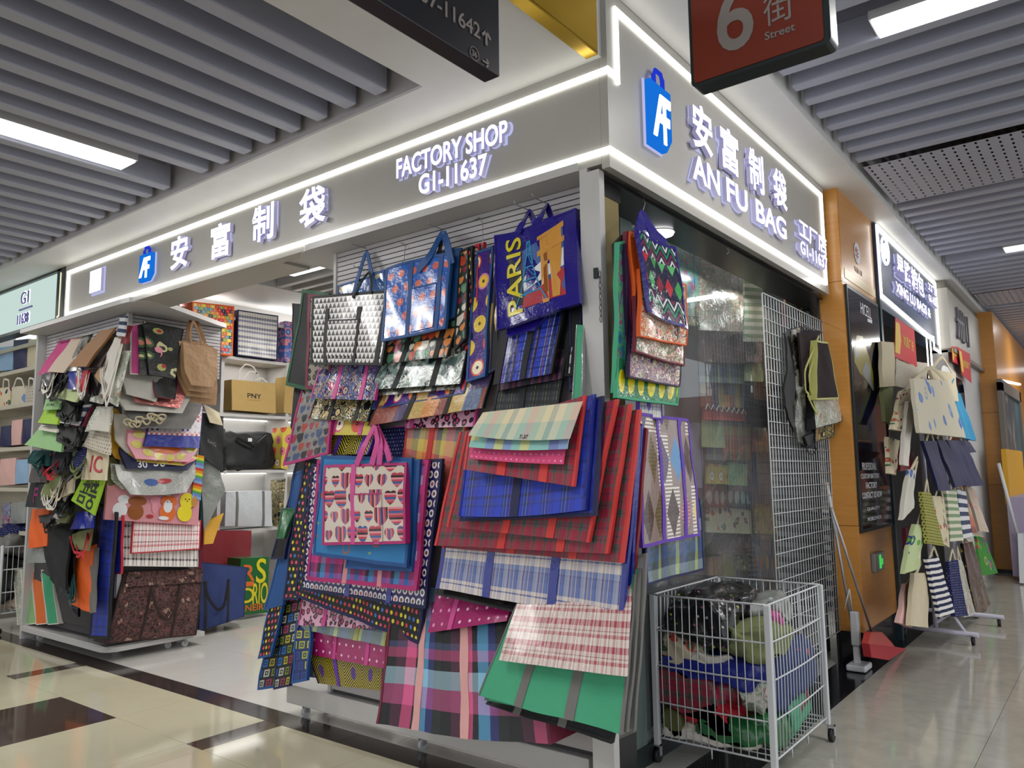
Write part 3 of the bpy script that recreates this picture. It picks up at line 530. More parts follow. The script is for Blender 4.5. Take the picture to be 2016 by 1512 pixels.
# ------------------------------------------------------------------ the shop's two sign boards
def led(mb, pts, n, w=.028, th=.012):
    "square light tube along pts on a face with normal n"
    n = Vector(n)
    for a, b in zip(pts, pts[1:]):
        a = Vector(a); b = Vector(b); d = (b-a).normalized(); s = d.cross(n)*w/2; a2 = a-d*w/2; b2 = b+d*w/2
        mb.prism([a2-s, b2-s, b2+s, a2+s], n*th)
sb = empty('shop_sign', (-1, .1, 2.93), 'champagne grey light-edged sign board wrapping the bag shop corner', 'sign')
m = MB(); m.box((-5.77, 0, 2.93), (-.043, .085, 3.45)); m.box((-5.77, .085, 2.93), (-2.6, .31, 2.95)); m.build('left_board', M['sign'], sb)
m = MB(); m.box((-.042, .0, 2.905), (0, 3.44, 3.795)); m.build('right_board', M['sign'], sb)
m = MB(); m.box((-5.75, .085, 2.95), (-.12, .35, 3.44)); m.box((-.36, .09, 2.968), (-.042, 3.5, 3.78)); m.build('sign_box', M['white'], sb)
ZT, ZB, ZU = 3.375, 2.985, 3.715
m = MB(); led(m, [(-5.68, 0, ZT), (-.012, 0, ZT)], (0, -1, 0)); led(m, [(-5.70, 0, ZT), (-5.70, 0, ZB)], (0, -1, 0)); led(m, [(-5.70, 0, ZB), (-.012, 0, ZB)], (0, -1, 0)); m.build('light_tube', M['led'], sb)
m = MB(); led(m, [(0, 0, ZT), (0, .075, ZT), ], (1, 0, 0)); led(m, [(0, .085, ZT-.02), (0, .085, ZU), (0, 3.36, ZU), (0, 3.36, ZB), (0, 0, ZB)], (1, 0, 0)); m.build('light_tube', M['led'], sb)
lt = mat('letter_side', '#b0acd0', rough=.4, bump=0, emit=.16)
def letters(body, c, right, w, h, n, parent, d=.026, off=.012, name='lettering', face=None, halo=True, shear=0):
    c = Vector(c); n = Vector(n)
    if halo:
        m = MB(); put_text(m, body, c+n*.004, right, (0, 0, 1), w*1.03, h*1.07, 0, off*4, shear); m.build('painted_halo', M['halo'], parent)  # glow on the board imitated by an enlarged emissive copy
    m = MB(); put_text(m, body, c+n*(.012+d/2), right, (0, 0, 1), w, h, d/2, off, shear); m.build(name, lt, parent)
    m = MB(); put_text(m, body, c+n*(.013+d), right, (0, 0, 1), w, h, 0, off, shear); m.build('lit_face', face or M['letter'], parent)
def px_rect(u0, v0, u1, v1, ax, val):  # box of a lettering from its lower left / upper right pixels
    a = at(u0, v0, ax, val); b = at(u1, v1, ax, val); return a, b
LX, LN = (1, 0, 0), (0, -1, 0)
# left: characters, logo, FACTORY SHOP / G1-11637
for ch, u, v in (('安', 362, 498), ('富', 443, 475), ('制', 527, 441), ('袋', 624, 409)):
    letters(ch, at(u, v, 'y', 0), LX, .24 if ch != '袋' else .26, .25, LN, sb, off=.022)
a = at(790, 325, 'y', 0); b = at(1008, 250, 'y', 0)
letters('FACTORY SHOP', ((a.x+b.x)/2, 0, 3.235), LX, b.x-a.x, .115, LN, sb, off=.02)
a = at(834, 360, 'y', 0); b = at(968, 315, 'y', 0)
letters('G1-11637', ((a.x+b.x)/2, 0, 3.095), LX, b.x-a.x, .115, LN, sb, off=.02)
def bag_logo(c, right, n, w, h, parent):
    c = Vector(c); r = Vector(right); u = Vector((0, 0, 1)); n = Vector(n); f = lambda x, y, z=0: c+r*(x*w/2)+u*(y*h/2)+n*z
    out = [(-1, .62), (1, .62), (1, -.62), (.45, -1), (-1, -1)]
    m = MB(); m.prism([f(x*1.12, y*1.05-.0, .004) for x, y in out], n*.004); m.build('painted_halo', M['halo'], parent)  # larger emissive outline stands in for the glow around the logo
    m = MB(); m.prism([f(x, y, .012) for x, y in out], n*.03); m.build('logo_body', M['blulit'], parent)
    m = MB(); m.tube([f(-.42, .6, .03), f(-.42, .85, .03), f(-.25, 1.0, .03), f(.25, 1.0, .03), f(.42, .85, .03), f(.42, .6, .03)], .012, 6); m.build('logo_handle', emis('lit_deep_blue', '#2840e0', .5), parent)
    m = MB()
    for P in ([(-.98, -.72), (-.62, -.72), (.16, .48), (-.16, .48)], [(-.16, .48), (1., .48), (1., .24), (-.02, .24)], [(.16, .3), (.44, .3), (.44, -.80), (.16, -.80)], [(-.55, -.28), (.86, -.28), (.86, -.04), (-.42, -.04)]):
        m.prism([f(x*.86, y*.95-.08, .043) for x, y in P], n*.006)
    m.build('logo_letters', M['letter'], parent)
bag_logo(at(296, 522, 'y', 0), LX, LN, .19, .27, sb)
m = MB(); c = at(195, 554, 'y', 0); m.box((c.x-.105, -.03, c.z-.10), (c.x+.105, -.008, c.z+.10)); m.build('plate_body', lt, sb)
m = MB(); m.box((c.x-.10, -.033, c.z-.095), (c.x+.10, -.03, c.z+.095)); m.build('lit_plate', M['letter'], sb)
m = MB(); m.box((c.x-.12, -.006, c.z-.115), (c.x+.12, -.001, c.z+.115)); m.build('painted_halo', M['halo'], sb)  # emissive margin painted in as the glow around the plate
# right: logo, characters, AN FU BAG, small block
RX, RN = (0, 1, 0), (1, 0, 0)
bag_logo(at(1287, 222, 'x', 0), RX, RN, .23, .42, sb)
for ch, u, v, s in (('安', 1371, 258, .26), ('富', 1425, 300, .27), ('制', 1478, 340, .26), ('袋', 1525, 375, .27)):
    letters(ch, at(u, v, 'x', 0), RX, s, .27, RN, sb, off=.022)
for w_, u0, v0, u1, v1 in (('AN', 1352, 360, 1404, 345), ('FU', 1419, 385, 1460, 400), ('BAG', 1477, 415, 1536, 430)):
    a = at(u0, v0, 'x', 0); b = at(u1, v1, 'x', 0); letters(w_, (0, (a.y+b.y)/2, 3.165), RX, abs(b.y-a.y), .15, RN, sb, off=.02)
a = at(1562, 430, 'x', 0); b = at(1616, 460, 'x', 0)
letters('工厂店', (0, (a.y+b.y)/2, 3.265), RX, b.y-a.y, .15, RN, sb, off=.02)
letters('G1-11637', (0, (a.y+b.y)/2, 3.12), RX, (b.y-a.y)*.98, .10, RN, sb, off=.02)

# ------------------------------------------------------------------ neighbour's sign, left edge
g = empty('number_sign', (-6.7, .05, 2.97), 'black framed luminous ribbed sign box at the left edge', 'sign')
m = MB(); m.box((-9.5, .0, 3.43), (-5.86, .12, 3.47)); m.box((-9.5, 0, 2.955), (-5.93, .12, 2.985)); m.box((-5.95, .0, 2.955), (-5.78, .12, 3.47)); m.build('frame', M['darkmetal'], g)
m = MB(); x = -9.4
while x < -5.96: m.box((x, .03, 2.985), (x+.028, .05, 3.43)); m.box((x+.028, .035, 2.985), (x+.034, .05, 3.43)); x += .034
m.build('ribbed_panel', M['litw'], g)
m = MB(); led(m, [(-5.865, 0, 3.40), (-5.865, 0, 3.0), (-5.90, 0, 2.99)], (0, -1, 0), .012, .006); m.build('light_tube', emis('warm_tube', '#e8e4c0', .8), g)
ltp = mat('violet_letter', '#50489c', rough=.4, bump=0)
for body, u, v, w_, h_ in (('G1', 49, 586, .18, .12), ('11638', 45, 627, .26, .10)):
    m = MB(); put_text(m, body, at(u, v, 'y', -.02), LX, (0, 0, 1), w_, h_, .004, -.008); m.build('lettering', ltp, g)
    m = MB(); put_text(m, body, at(u+2, v-1, 'y', .02), LX, (0, 0, 1), w_*1.15, h_*1.15, 0, .03); m.build('painted_halo', M['letter'], g)  # bigger emissive copy imitates the white glow behind the characters
m = MB(); a = at(37, 611, 'y', -.02); b = at(62, 602, 'y', -.02); m.box((a.x, -.02, a.z-.008), (b.x, -.01, a.z+.008)); m.build('divider', ltp, g)

# ------------------------------------------------------------------ hanging direction signs
s6 = empty('street_sign', (.95, -.72, 2.75), 'orange hanging sign reading 6 Street above the right corridor', 'sign')
a = at(1363, 176, 'z', 2.75); b = at(1636, 80, 'z', 2.75); y6 = (a.y+b.y)/2
def rrect(x0, z0, x1, z1, r, n=4):
    P = []
    for cx, cz, t0 in ((x1-r, z0+r, -90), (x1-r, z1-r, 0), (x0+r, z1-r, 90), (x0+r, z0+r, 180)):
        for k in range(n+1): t = math.radians(t0+90*k/n); P.append((cx+r*math.cos(t), cz+r*math.sin(t)))
    return P
m = MB(); m.prism([(p[0], y6-.0, p[1]) for p in rrect(a.x, 2.75, b.x, 3.42, .02)], (0, .07, 0)); m.build('frame', M['darkmetal'], s6)
m = MB(); m.prism([(p[0], y6-.004, p[1]) for p in rrect(a.x+.012, 2.762, b.x-.02, 3.41, .012)], (0, .006, 0)); m.build('face', M['orangesign'], s6)
for body, u, v, w_, h_ in (('6', 1446, 30, .12, .235), ('街', 1532, 12, .092, .108), ('Street', 1535, 62, .092, .026)):
    m = MB(); put_text(m, body, at(u, v, 'y', y6-.006), LX, (0, 0, 1), w_, h_, .001, .0 if body == '街' else .012); m.build('lettering', M['letterg'], s6)
for x_ in (a.x+.06, b.x-.06):
    m = MB(); m.tube([(x_, y6+.035, 3.41), (x_, y6+.035, 3.85)], .006); m.build('hanger_rod', M['chrome'], s6)
ds = empty('direction_sign', (.22, -1.6, 2.8), 'black hanging direction sign with unit numbers and arrows', 'sign')
m = MB(); m.box((.176, -3.2, 2.80), (.242, -1.115, 3.2), .004); m.build('body', M['blacksign'], ds)
def yz(u, v): return at(u, v, 'x', .244)
for body, u, v, h_ in (('G1-11637-11642', 842, 5, .052), ('36', 934, 106, .02)):
    me_, W_, H_ = text_bm(body, 1, .001, .01)
    c = yz(u, v); 
    if body[0] == 'G': e = yz(945, 68); c = Vector((.244, e.y-W_/H_*h_/2, yz(925, 50).z))
    m = MB(); put_text(m, body, c, RX, (0, 0, 1), None, h_, .001, .01); m.build('lettering', M['letterg'], ds)
m = MB(); c = yz(934, 106); m.tube([c+Vector((0, .022*math.cos(t), .022*math.sin(t))) for t in [k*math.pi/8 for k in range(16)]], .0018, 4, closed=True); m.build('number_ring', M['letterg'], ds)
def arrow(c, up, s):
    c = Vector(c); u = Vector(up); r = Vector((0, 1, 0)) if abs(u.z) > .5 else Vector((0, 0, 1)); m = MB(); f = lambda x, y: c+r*x*s+u*y*s
    for P in ([(-.09, -.5), (.09, -.5), (.09, .4), (-.09, .4)], [(-.45, .05), (-.28, -.05), (.06, .42), (0, .52)], [(.45, .05), (.28, -.05), (-.06, .42), (0, .52)]): m.prism([f(x, y) for x, y in P], (.002, 0, 0))
    m.build('arrow', M['letterg'], ds)
arrow(yz(957, 74), (0, 0, 1), .055); arrow(yz(957, 124), (0, 1, 0), .035)
for y_ in (-1.5, -2.8):
    m = MB(); m.tube([(.21, y_, 3.19), (.21, y_, 3.81)], .006); m.build('hanger_rod', M['chrome'], ds)
# ------------------------------------------------------------------ display unit beside the corner (slatwall island A)
def rounded_plate(mb, x0, y0, x1, y1, z0, z1, rl=.0, rr=.0, n=8):
    P = []
    def arc(cx, cy, r, t0):
        for k in range(n+1): t = math.radians(t0+90*k/n); P.append((cx+r*math.cos(t), cy+r*math.sin(t), z0))
    if rr: arc(x1-rr, y0+rr, rr, -90)
    else: P.append((x1, y0, z0))
    P.append((x1, y1, z0)); P.append((x0, y1, z0))
    if rl: arc(x0+rl, y0+rl, rl, 180)
    else: P.append((x0, y0, z0))
    mb.prism(P, (0, 0, z1-z0))
def castor(parent, x, y, top, r=.028):
    c = empty('castor', (x, y, 0)); c.parent = parent; c.location = Vector((x, y, 0))-wloc(parent)
    m = MB(); m.disc((x-.012, y, r), (1, 0, 0), r, .024, 16); m.build('wheel', M['rubber'] if r > .03 else M['wire'], c)
    m = MB(); m.box((x-.02, y-.012, r), (x-.015, y+.012, top)); m.box((x+.015, y-.012, r), (x+.02, y+.012, top)); m.box((x-.02, y-.015, top-.008), (x+.02, y+.015, top)); m.build('fork', M['chrome'], c)
def slatface(parent, ax, val, a0, a1, ztop, zlow=2.28, pitch=.031, out=-1, low=None, a2=None):
    "horizontal boards on the face ax = val, from a0 to a1"
    z = ztop-pitch
    while z > zlow:
        m = MB()
        if ax == 'y': m.box((a0, val+out*.010, z+.004), (a1, val, z+pitch-.002))
        else: m.box((val, a0, z+.004), (val+out*.010, a1, z+pitch-.002))
        m.build('slat', M['slat'], parent); z -= pitch
    m = MB()
    if ax == 'y': m.box((a0, val+out*.010, .22), (a2 or a1, val, zlow))
    else: m.box((val, a0, .22), (val+out*.010, a2 or a1, zlow))
    m.build('lower_board', low or M['slat'], parent)
A = empty('display_stand', (-1.2, .4, 0), 'white slatwall display stand on castors at the shop corner', 'display stand')
m = MB(); m.box((-2.13, .175, .2), (-.17, .30, 2.93)); m.build('core', M['groove'], A)
slatface(A, 'y', .175, -2.13, -.172, 2.925)
m = MB(); m.box((-2.155, .155, .2), (-2.13, .30, 2.93)); m.build('edge_trim', M['white'], A)
m = MB(); m.box((-2.52, .125, .085), (-.27, .37, .20), .006); m.build('plinth', M['white'], A)
m = MB(); rounded_plate(m, -2.47, -.01, -.17, .60, 2.925, 2.965, rl=.28); m.build('canopy', M['white'], A)
for x, y in ((-2.42, .2), (-2.36, .32), (-1.4, .2), (-.4, .2), (-.4, .32)): castor(A, x, y, .086)
# corner post, brass panel, glass front
m = MB(); m.box((-.168, .0, 0), (-.125, .09, 2.93)); m.box((-.125, .0, 0), (-.06, .045, 2.91)); struct('column_1', m, M['white'])
ch = empty('latch_chain', at(1172, 540, 'y', -.0), 'small metal latch and hanging chain on the white corner post', 'chain')
m = MB(); p = at(1174, 538, 'y', -.004); m.box((p.x-.012, -.012, p.z-.025), (p.x+.010, -.001, p.z+.025), .002); m.build('latch', M['darkmetal'], ch)
m = MB()
for k in range(9):
    c = Vector((p.x+.022, -.010, p.z-.01-.026*k)); a_ = k % 2
    m.tube([c+Vector((.006*math.cos(t)*(1-a_), .006*math.cos(t)*a_, .016*math.sin(t))) for t in [q*math.pi/5 for q in range(10)]], .0017, 4, closed=True)
m.build('links', M['darkmetal'], ch)
m = MB(); m.box((-.115, .047, .0), (-.095, .26, 1.5)); m.box((-.115, .047, 2.82), (-.095, .26, 2.9)); struct('trim_5', m, M['black'])
m = MB(); m.box((-.112, .05, 1.5), (-.10, .245, 2.82)); struct('trim_3', m, M['brass'])
m = MB(); m.box((-.31, .27, .0), (-.30, .60, 2.9)); struct('trim_6', m, M['black'])
m = MB(); m.box((-.31, .60, .0), (-.296, .73, 2.9)); struct('trim_7', m, mat('frosted_green_strip', '#5c6c68', rough=.4, bump=0))
m = MB(); m.box((-.31, .31, 2.885), (-.07, 3.9, 2.903)); m.box((-.12, .05, 2.885), (-.07, .31, 2.903)); struct('trim_8', m, M['black'])
w = empty('window_1', (-.3, 1.9, 0), kind='structure')
for y0, y1 in ((.73, 1.545), (1.55, 2.29), (2.295, 3.10), (3.105, 3.9)):
    m = MB(); m.box((-.308, y0, .10), (-.300, y1, 2.89)); m.build('pane', M['glass'], w)
m = MB(); m.box((-.32, .1, .0), (-.285, 3.9, .10)); m.build('sill', M['darkmetal'], w)
m = MB(); m.box((-.105, 3.46, .0), (-.095, 3.5, 2.885)); m.box((-.32, 3.86, .0), (-.285, 3.9, 2.88)); m.build('frame', M['darkmetal'], w)
# ------------------------------------------------------------------ display unit B (far left)
Bu = empty('display_stand', (-5.8, .7, 0), 'white slatwall stand crowded with small bags at the left of the shop entrance', 'display stand')
BX, BY = -4.95, .20
m = MB(); m.box((-6.62, BY+.005, .16), (BX-.015, .84, 2.93)); m.box((-6.62, .84, 2.3), (BX-.015, 1.1, 2.93)); m.build('core', M['groove'], Bu)
slatface(Bu, 'y', BY+.005, -6.6, BX-.02, 2.92, 2.4, low=M['groove']); slatface(Bu, 'x', BX-.01, BY+.03, 1.08, 2.92, 2.4, out=1, low=M['groove'], a2=.84)  # lower boards coloured dark, standing in for shadow and black bags
m = MB(); m.box((BX-.03, BY-.008, .16), (BX+.012, BY+.03, 2.93)); m.build('corner_trim', M['white'], Bu)
m = MB(); m.box((-6.66, .12, .0), (-6.62, 1.1, 2.93)); m.build('side_panel', M['white'], Bu)
m = MB(); m.box((-6.62, .13, .10), (-4.95, .95, .125), .004); rounded_plate(m, -6.62, .12, -4.93, 1.0, .075, .115, rr=.12); m.build('plinth', M['white'], Bu)
m = MB(); m.prism([(-6.66, -.03, 2.925), (-4.62, -.03, 2.925), (-4.50, -.02, 2.925), (-4.41, .02, 2.925), (-4.37, .08, 2.925), (-4.37, .15, 2.925), (-4.86, 1.0, 2.925), (-4.92, 1.12, 2.925), (-6.66, 1.12, 2.925)], (0, 0, .04)); m.build('canopy', M['white'], Bu)
for x, y in ((-6.4, .2), (-5.28, .38), (-5.05, .72), (-5.0, .85), (-5.2, .9)): castor(Bu, x, y, .078)
m = MB(); za = 2.78
m.tube([(-5.95, BY-.0, za), (-5.95, .05, za), (-5.95, .03, za-.01), (-5.06, .03, za-.02), (-5.06, BY, za-.02)], .007); m.build('hanging_rail', M['chrome'], Bu)
m = MB(); m.tube([(BX, .30, 2.66), (BX+.16, .30, 2.66), (BX+.16, .8, 2.66), (BX, .8, 2.66)], .006); m.build('hanging_rail', M['chrome'], Bu)
# ------------------------------------------------------------------ shop interior
SX = -6.22
for y_ in (1.1, 1.9, 2.7, 3.4): area('window_fill', (-.36, y_, 2.87), .05, .3, 1.3)  # added fill lights, no fittings: brighten the bags behind the glass
dl = empty('downlight', at(1300, 463, 'z', 2.95), 'round white downlight seen above through the glass', 'ceiling light'); m = MB(); m.disc(at(1300, 463, 'z', 2.87), (0, 0, 1), .075, .012, 28); m.build('diffuser', M['lamp'], dl); m = MB(); m.disc(at(1300, 463, 'z', 2.87)+Vector((0, 0, .012)), (0, 0, 1), .085, .02, 28); m.build('housing', M['white'], dl)
wl = MB(); wl.box((SX-.5, 1.0, 0), (SX-.42, 6.0, 3.6)); struct('wall_west', wl, M['wall'])
wl = MB(); wl.box((-6.7, 5.9, 0), (-.2, 6.0, 3.6)); struct('wall_back', wl, M['wall'])
wl = MB(); wl.box((-.56, .62, 0), (-.54, 4.4, 2.9)); struct('wall_display', wl, M['groove'])
ic = empty('ceiling_inner', (-3, 2, 3.6), kind='structure')
m = MB(); m.box((-6.7, .45, 3.76), (-.3, 6.0, 3.79)); struct('void_panel', m, M['louverback'], ic)
y = .63
while y < 5.8:
    if not (1.70 < y < 1.95): m = MB(); m.box((-5.53, y-.035, 3.60), (-.4, y+.035, 3.70), .006); m.build('baffle', M['white'], ic)
    y += .215
m = MB(); m.box((-6.7, .45, 3.595), (-5.54, 6.0, 3.76)); struct('panel', m, M['soffit'], ic)
r = empty('ceiling_light', (-4.67, 1.83, 3.6), 'lit lamp in the shop ceiling seen under the left sign', 'ceiling light')
m = MB(); m.box((-4.95, 1.75, 3.59), (-4.38, 1.91, 3.60)); m.build('diffuser', M['lamp'], r)
m = MB(); m.box((-4.97, 1.73, 3.60), (-4.36, 1.93, 3.64)); m.build('housing', M['white'], r)
sh = empty('shelf_unit', (SX-.2, 3, 0), 'white lit cubby shelves along the inner wall of the shop', 'shelf unit')
YD = (1.05, 1.9, 2.78, 3.66, 4.54, 5.4); ZS = [at(472, 703, 'x', SX+.0).z, at(486, 815.5, 'x', SX).z, at(486, 925, 'x', SX).z, at(486, 1041, 'x', SX).z]
for y_ in YD: m = MB(); m.box((SX-.40, y_-.02, 0), (SX, y_+.02, ZS[0]+.46)); m.build('upright', M['white'], sh)
for z_ in ZS+[ZS[0]+.46]:
    for a, b in zip(YD, YD[1:]): m = MB(); m.box((SX-.40, a+.02, z_-.035), (SX-.002, b-.02, z_)); m.build('shelf', M['white'], sh)
m = MB(); m.box((SX-.42, 1.05, 0), (SX-.40, 5.4, ZS[0]+.46)); m.build('back_panel', M['white'], sh)
m = MB()
for z_ in ZS[1:]:
    for a, b in zip(YD, YD[1:]): m.box((SX-.38, a+.03, z_-.045), (SX-.365, b-.03, z_-.036))
m.box((SX-.36, 1.1, ZS[0]+.475), (SX-.34, 5.3, ZS[0]+.49)); m.build('light_strip', emis('shelf_strip', '#fffbf0', 3), sh)
area('shelf_glow', (SX-.2, 2.6, ZS[0]+.49), .2, 2.4, 5, rot=(math.pi, 0, 0))
for z_ in ZS[:3]: area('shelf_glow', (SX-.2, 2.3, z_-.045), .25, .7, 1.1)
# neighbour's shelves at the left edge
nb = empty('shelf_unit', (-7.6, .5, 0), 'cream shelves of the neighbouring shop at the left edge', 'shelf unit')
crs = mat('cream_lacquer', '#b8b2a0', rough=.45, bump=0)
NZ = [at(30, 728, 'y', .25).z, at(30, 796, 'y', .25).z, at(30, 880, 'y', .25).z, at(30, 960, 'y', .25).z, at(30, 1045, 'y', .25).z]
for z_ in NZ+[2.93]: m = MB(); m.box((-9.4, .25, z_-.04), (-6.68, .75, z_)); m.build('shelf', crs, nb)
m = MB(); m.box((-6.70, .2, 0), (-6.665, .8, 2.93)); m.build('upright', crs, nb)
m = MB(); m.box((-9.4, .75, 0), (-6.67, .78, 2.96)); m.build('back_panel', crs, nb)
m = MB(); m.box((-9.6, .1, 0), (-9.4, .8, 3.45)); struct('wall_left', m, M['wall'])

# ------------------------------------------------------------------ right side: wood column with the poster
co = empty('column_2', (0, 4, 0), kind='structure')
for z0, z1 in ((.25, 1.058), (1.062, 3.016), (3.02, 3.80)):
    m = MB(); m.box((-.10, 3.5, z0), (.088, 3.52, z1)); m.build('wood_panel', M['orange'], co)
    m = MB(); m.box((.07, 3.52, z0), (.09, 4.63, z1)); m.build('wood_panel', M['orange'], co)
m = MB(); m.box((-.10, 3.52, .25), (.07, 4.63, 3.8)); m.build('core', M['groove'], co)
m = MB(); m.box((-.10, 3.51, 0), (.08, 4.63, .25)); m.build('base', M['plate'], co)
po = empty('poster_case', (.1, 4, 1.0), 'tall glossy black advertising poster case on the wood column', 'poster')
m = MB(); m.box((.09, 3.55, 1.0), (.112, 4.58, 3.0), .003); m.build('case', M['darkmetal'], po)
m = MB(); m.box((.112, 3.575, 1.03), (.1145, 4.555, 2.97)); m.build('print', mat('poster_black', lambda t: t.ramp(t.noise(2.2, 3, vec=t.posk), [(0, '#0a0c14'), (.55, '#10121c'), (.72, '#1c2450'), (.9, '#5c6c94')], False), rough=.06, bump=0, coat=.6), po)
px = .1155
def pt(u, v): return at(u, v, 'x', px)
m = MB(); put_text(m, 'HICELL', pt(1705, 612), RX, (0, 0, 1), .36, .10, .0004, .0); m.build('lettering', K['inkw'], po)
m = MB(); m.poly([pt(1708, 627), pt(1717, 630), pt(1717, 637), pt(1708, 633)]); m.build('small_label', K['inkw'], po)
m = MB(); P = [(1687, 660), (1698, 662), (1712, 705), (1719, 735), (1721, 770), (1708, 750), (1693, 735), (1682, 712), (1682, 680)]; m.poly([pt(*p) for p in P]); m.build('product_print', K['dimy'], po)
m = MB(); m.poly([pt(*p)+Vector((.001, 0, 0)) for p in ((1697, 733), (1704, 710), (1712, 722), (1719, 770), (1708, 752))]); m.poly([pt(*p)+Vector((.001, 0, 0)) for p in ((1684, 675), (1689, 667), (1690, 700), (1684, 708))]); m.build('product_print', K['dimw'], po)
for bi, (body, v, w_, h_) in enumerate((('PROFESSIONAL', 918, .46, .06), ('CUSTOM BATTERY', 937, .60, .04), ('FACTORY', 955, .36, .05), ('CONTACT US NOW', 974, .64, .05), ('QUALITY', 1001, .42, .03), ('WORLDWIDE', 1020, .46, .03))):
    m = MB(); put_text(m, body, pt(1712+bi*2, v), RX, (0, 0, 1), w_, h_, .0004, .01); m.build('lettering', K['inkw'], po)
pl = empty('wall_notice', at(1688, 500, 'x', .09), 'small pinkish notice board with a white round emblem on the upper column', 'notice')
m = MB(); m.box((.0905, 3.58, 3.06), (.094, 4.60, 3.14)); m.build('strip', mat('pale_gold_strip', '#c8a860', rough=.3, bump=0), pl)
m = MB(); m.disc(at(1687, 499, 'x', .092), (1, 0, 0), .095, .004, 24); m.build('emblem', K['inkw'], pl)
m = MB(); put_text(m, '华', at(1687, 499, 'x', .098), RX, (0, 0, 1), .11, .11, .0005, .01); m.build('emblem_mark', K['inkr'], pl)
m = MB(); put_text(m, '华诚大厦', at(1690, 534, 'x', .0925), RX, (0, 0, 1), .26, .05, .0005, 0); m.build('lettering', mat('bronze_lettering', '#7c5c34', bump=0), pl)
ex = empty('exit_light', at(1727, 1105, 'x', .1), 'small emergency exit box with a green lit figure on the wood column', 'exit sign')
c = at(1727, 1105, 'x', .10); m = MB(); m.box((.09, c.y-.16, c.z-.075), (.125, c.y+.13, c.z+.075), .006); m.build('case', mat('brushed_steel', '#8c9094', rough=.35, metal=.7, bump=0), ex)
m = MB(); q = .1265
for P in ([(-.04, .055), (.03, .055), (.03, -.055), (-.04, -.055)], [(.035, .02), (.085, .02), (.085, -.03), (.035, -.03)]): m.poly([(q, c.y+a, c.z+b) for a, b in P])
m.build('lit_figure', M['exit'], ex)
# teal door frame next to the column
m = MB(); m.box((.05, 4.63, 0), (.12, 4.70, 3.05)); struct('trim_4', m, M['teal'])
# ------------------------------------------------------------------ second shop on the right
x2 = .12
sg = empty('shop_sign', (x2, 6, 3.0), 'blue-grey light-edged sign of the second shop on the right', 'sign')
m = MB(); m.box((-.05, 4.66, 2.98), (x2-.004, 7.62, 3.79)); m.build('board', M['signb'], sg)
m = MB(); z0, z1 = 3.10, 3.76
led(m, [(x2, 4.68, z1), (x2, 7.60, z1), (x2, 7.60, 2.90), (x2, 7.2, 2.90), (x2, 7.2, 3.03), (x2, 7.0, z0-.08)], (1, 0, 0), .03); led(m, [(x2, 4.69, z1), (x2, 4.69, z0)], (1, 0, 0), .03); led(m, [(x2, 4.69, z0), (x2, 7.05, z0-.09)], (1, 0, 0), .03); m.build('light_tube', M['led'], sg)
letters('星路箱包', (x2, 5.96, 3.52), RX, 1.35, .25, RN, sb if 0 else sg, off=.02)
letters('XING LU BAGS &', (x2, 6.05, 3.27), RX, 1.75, .11, RN, sg, off=.02)
letters('工厂店', (x2, 7.18, 3.60), RX, .55, .10, RN, sg, off=.02)
letters('G1-11636', (x2, 7.18, 3.46), RX, .58, .09, RN, sg, off=.02)
c = at(1736, 495, 'x', x2); m = MB(); m.tube([c+Vector((.03, .13*math.cos(t), .13*math.sin(t))) for t in [k*math.pi/12 for k in range(24)]], .012, 5, closed=True); m.build('emblem_ring', M['letter'], sg)
m = MB(); put_text(m, 'S', c+Vector((.03, 0, 0)), RX, (0, 0, 1), .10, .15, .01, .02); m.build('emblem_mark', M['letter'], sg)
m = MB()
for y_ in (7.05, 7.28): led(m, [(x2-.05, y_, 2.98), (x2-.05, y_, 2.55)], (1, 0, 0), .02)
m.build('light_tube', M['led'], sg)
wl = MB(); wl.box((-3.0, 8.4, 0), (0, 8.5, 3.8)); struct('wall_far', wl, M['wall'])
wl = MB(); wl.box((-1.6, 4.66, 0), (-1.5, 8.4, 3.8)); struct('wall_far_shop', wl, mat('far_shop_wall', '#6c6864', rough=.7, bump=0))
fx = .22
wt = empty('wall_right', (fx, 9.5, 0), kind='structure')
m = MB(); m.box((.0, 7.64, 0), (fx-.02, 10.3, 2.93)); struct('panel', m, M['wall'], wt)
m = MB(); m.box((.0, 7.64, 2.95), (fx+.02, 10.3, 3.70)); struct('panel', m, mat('warm_white_board', '#aca8a0', rough=.5, bump=0), wt)
m = MB(); m.box((.0, 7.64, 3.70), (fx+.0, 10.3, 3.80)); m.box((0, 7.64, 2.90), (fx+.05, 10.3, 2.95)); struct('trim', m, mat('bronze_trim', '#6c6860', rough=.4, bump=0), wt)
wn = empty('window_2', (fx, 9, 1.5), kind='structure')
a = at(1858, 790, 'x', fx); b = at(1890, 790, 'x', fx); zt = at(1858, 702, 'x', fx).z
m = MB(); m.prism([(fx-.018, p[0], p[1]) for p in rrect(a.y+.05, 1.1, b.y+.5, zt-.1, .22)], (.012, 0, 0)); m.build('surround', M['soffit'], wn)
m = MB(); m.prism([(fx-.006, p[0], p[1]) for p in rrect(a.y+.12, 1.17, b.y+.43, zt-.17, .18)], (.006, 0, 0)); m.build('pane', mat('dark_blue_window', '#101828', rough=.05, bump=0), wn)
fs = empty('shop_sign', (fx+.02, 10.3, 3.1), 'pale board with two dark grey upright characters further down the right side', 'sign')
for ch_, u_, v_ in (('卅', 1888, 640), ('川', 1899, 650)): m = MB(); put_text(m, ch_, at(u_, v_, 'x', fx+.03), RX, (0, 0, 1), .5, .42, .02, .01); m.build('lettering', mat('grey_letter', '#5c5860', rough=.5, bump=0), fs)
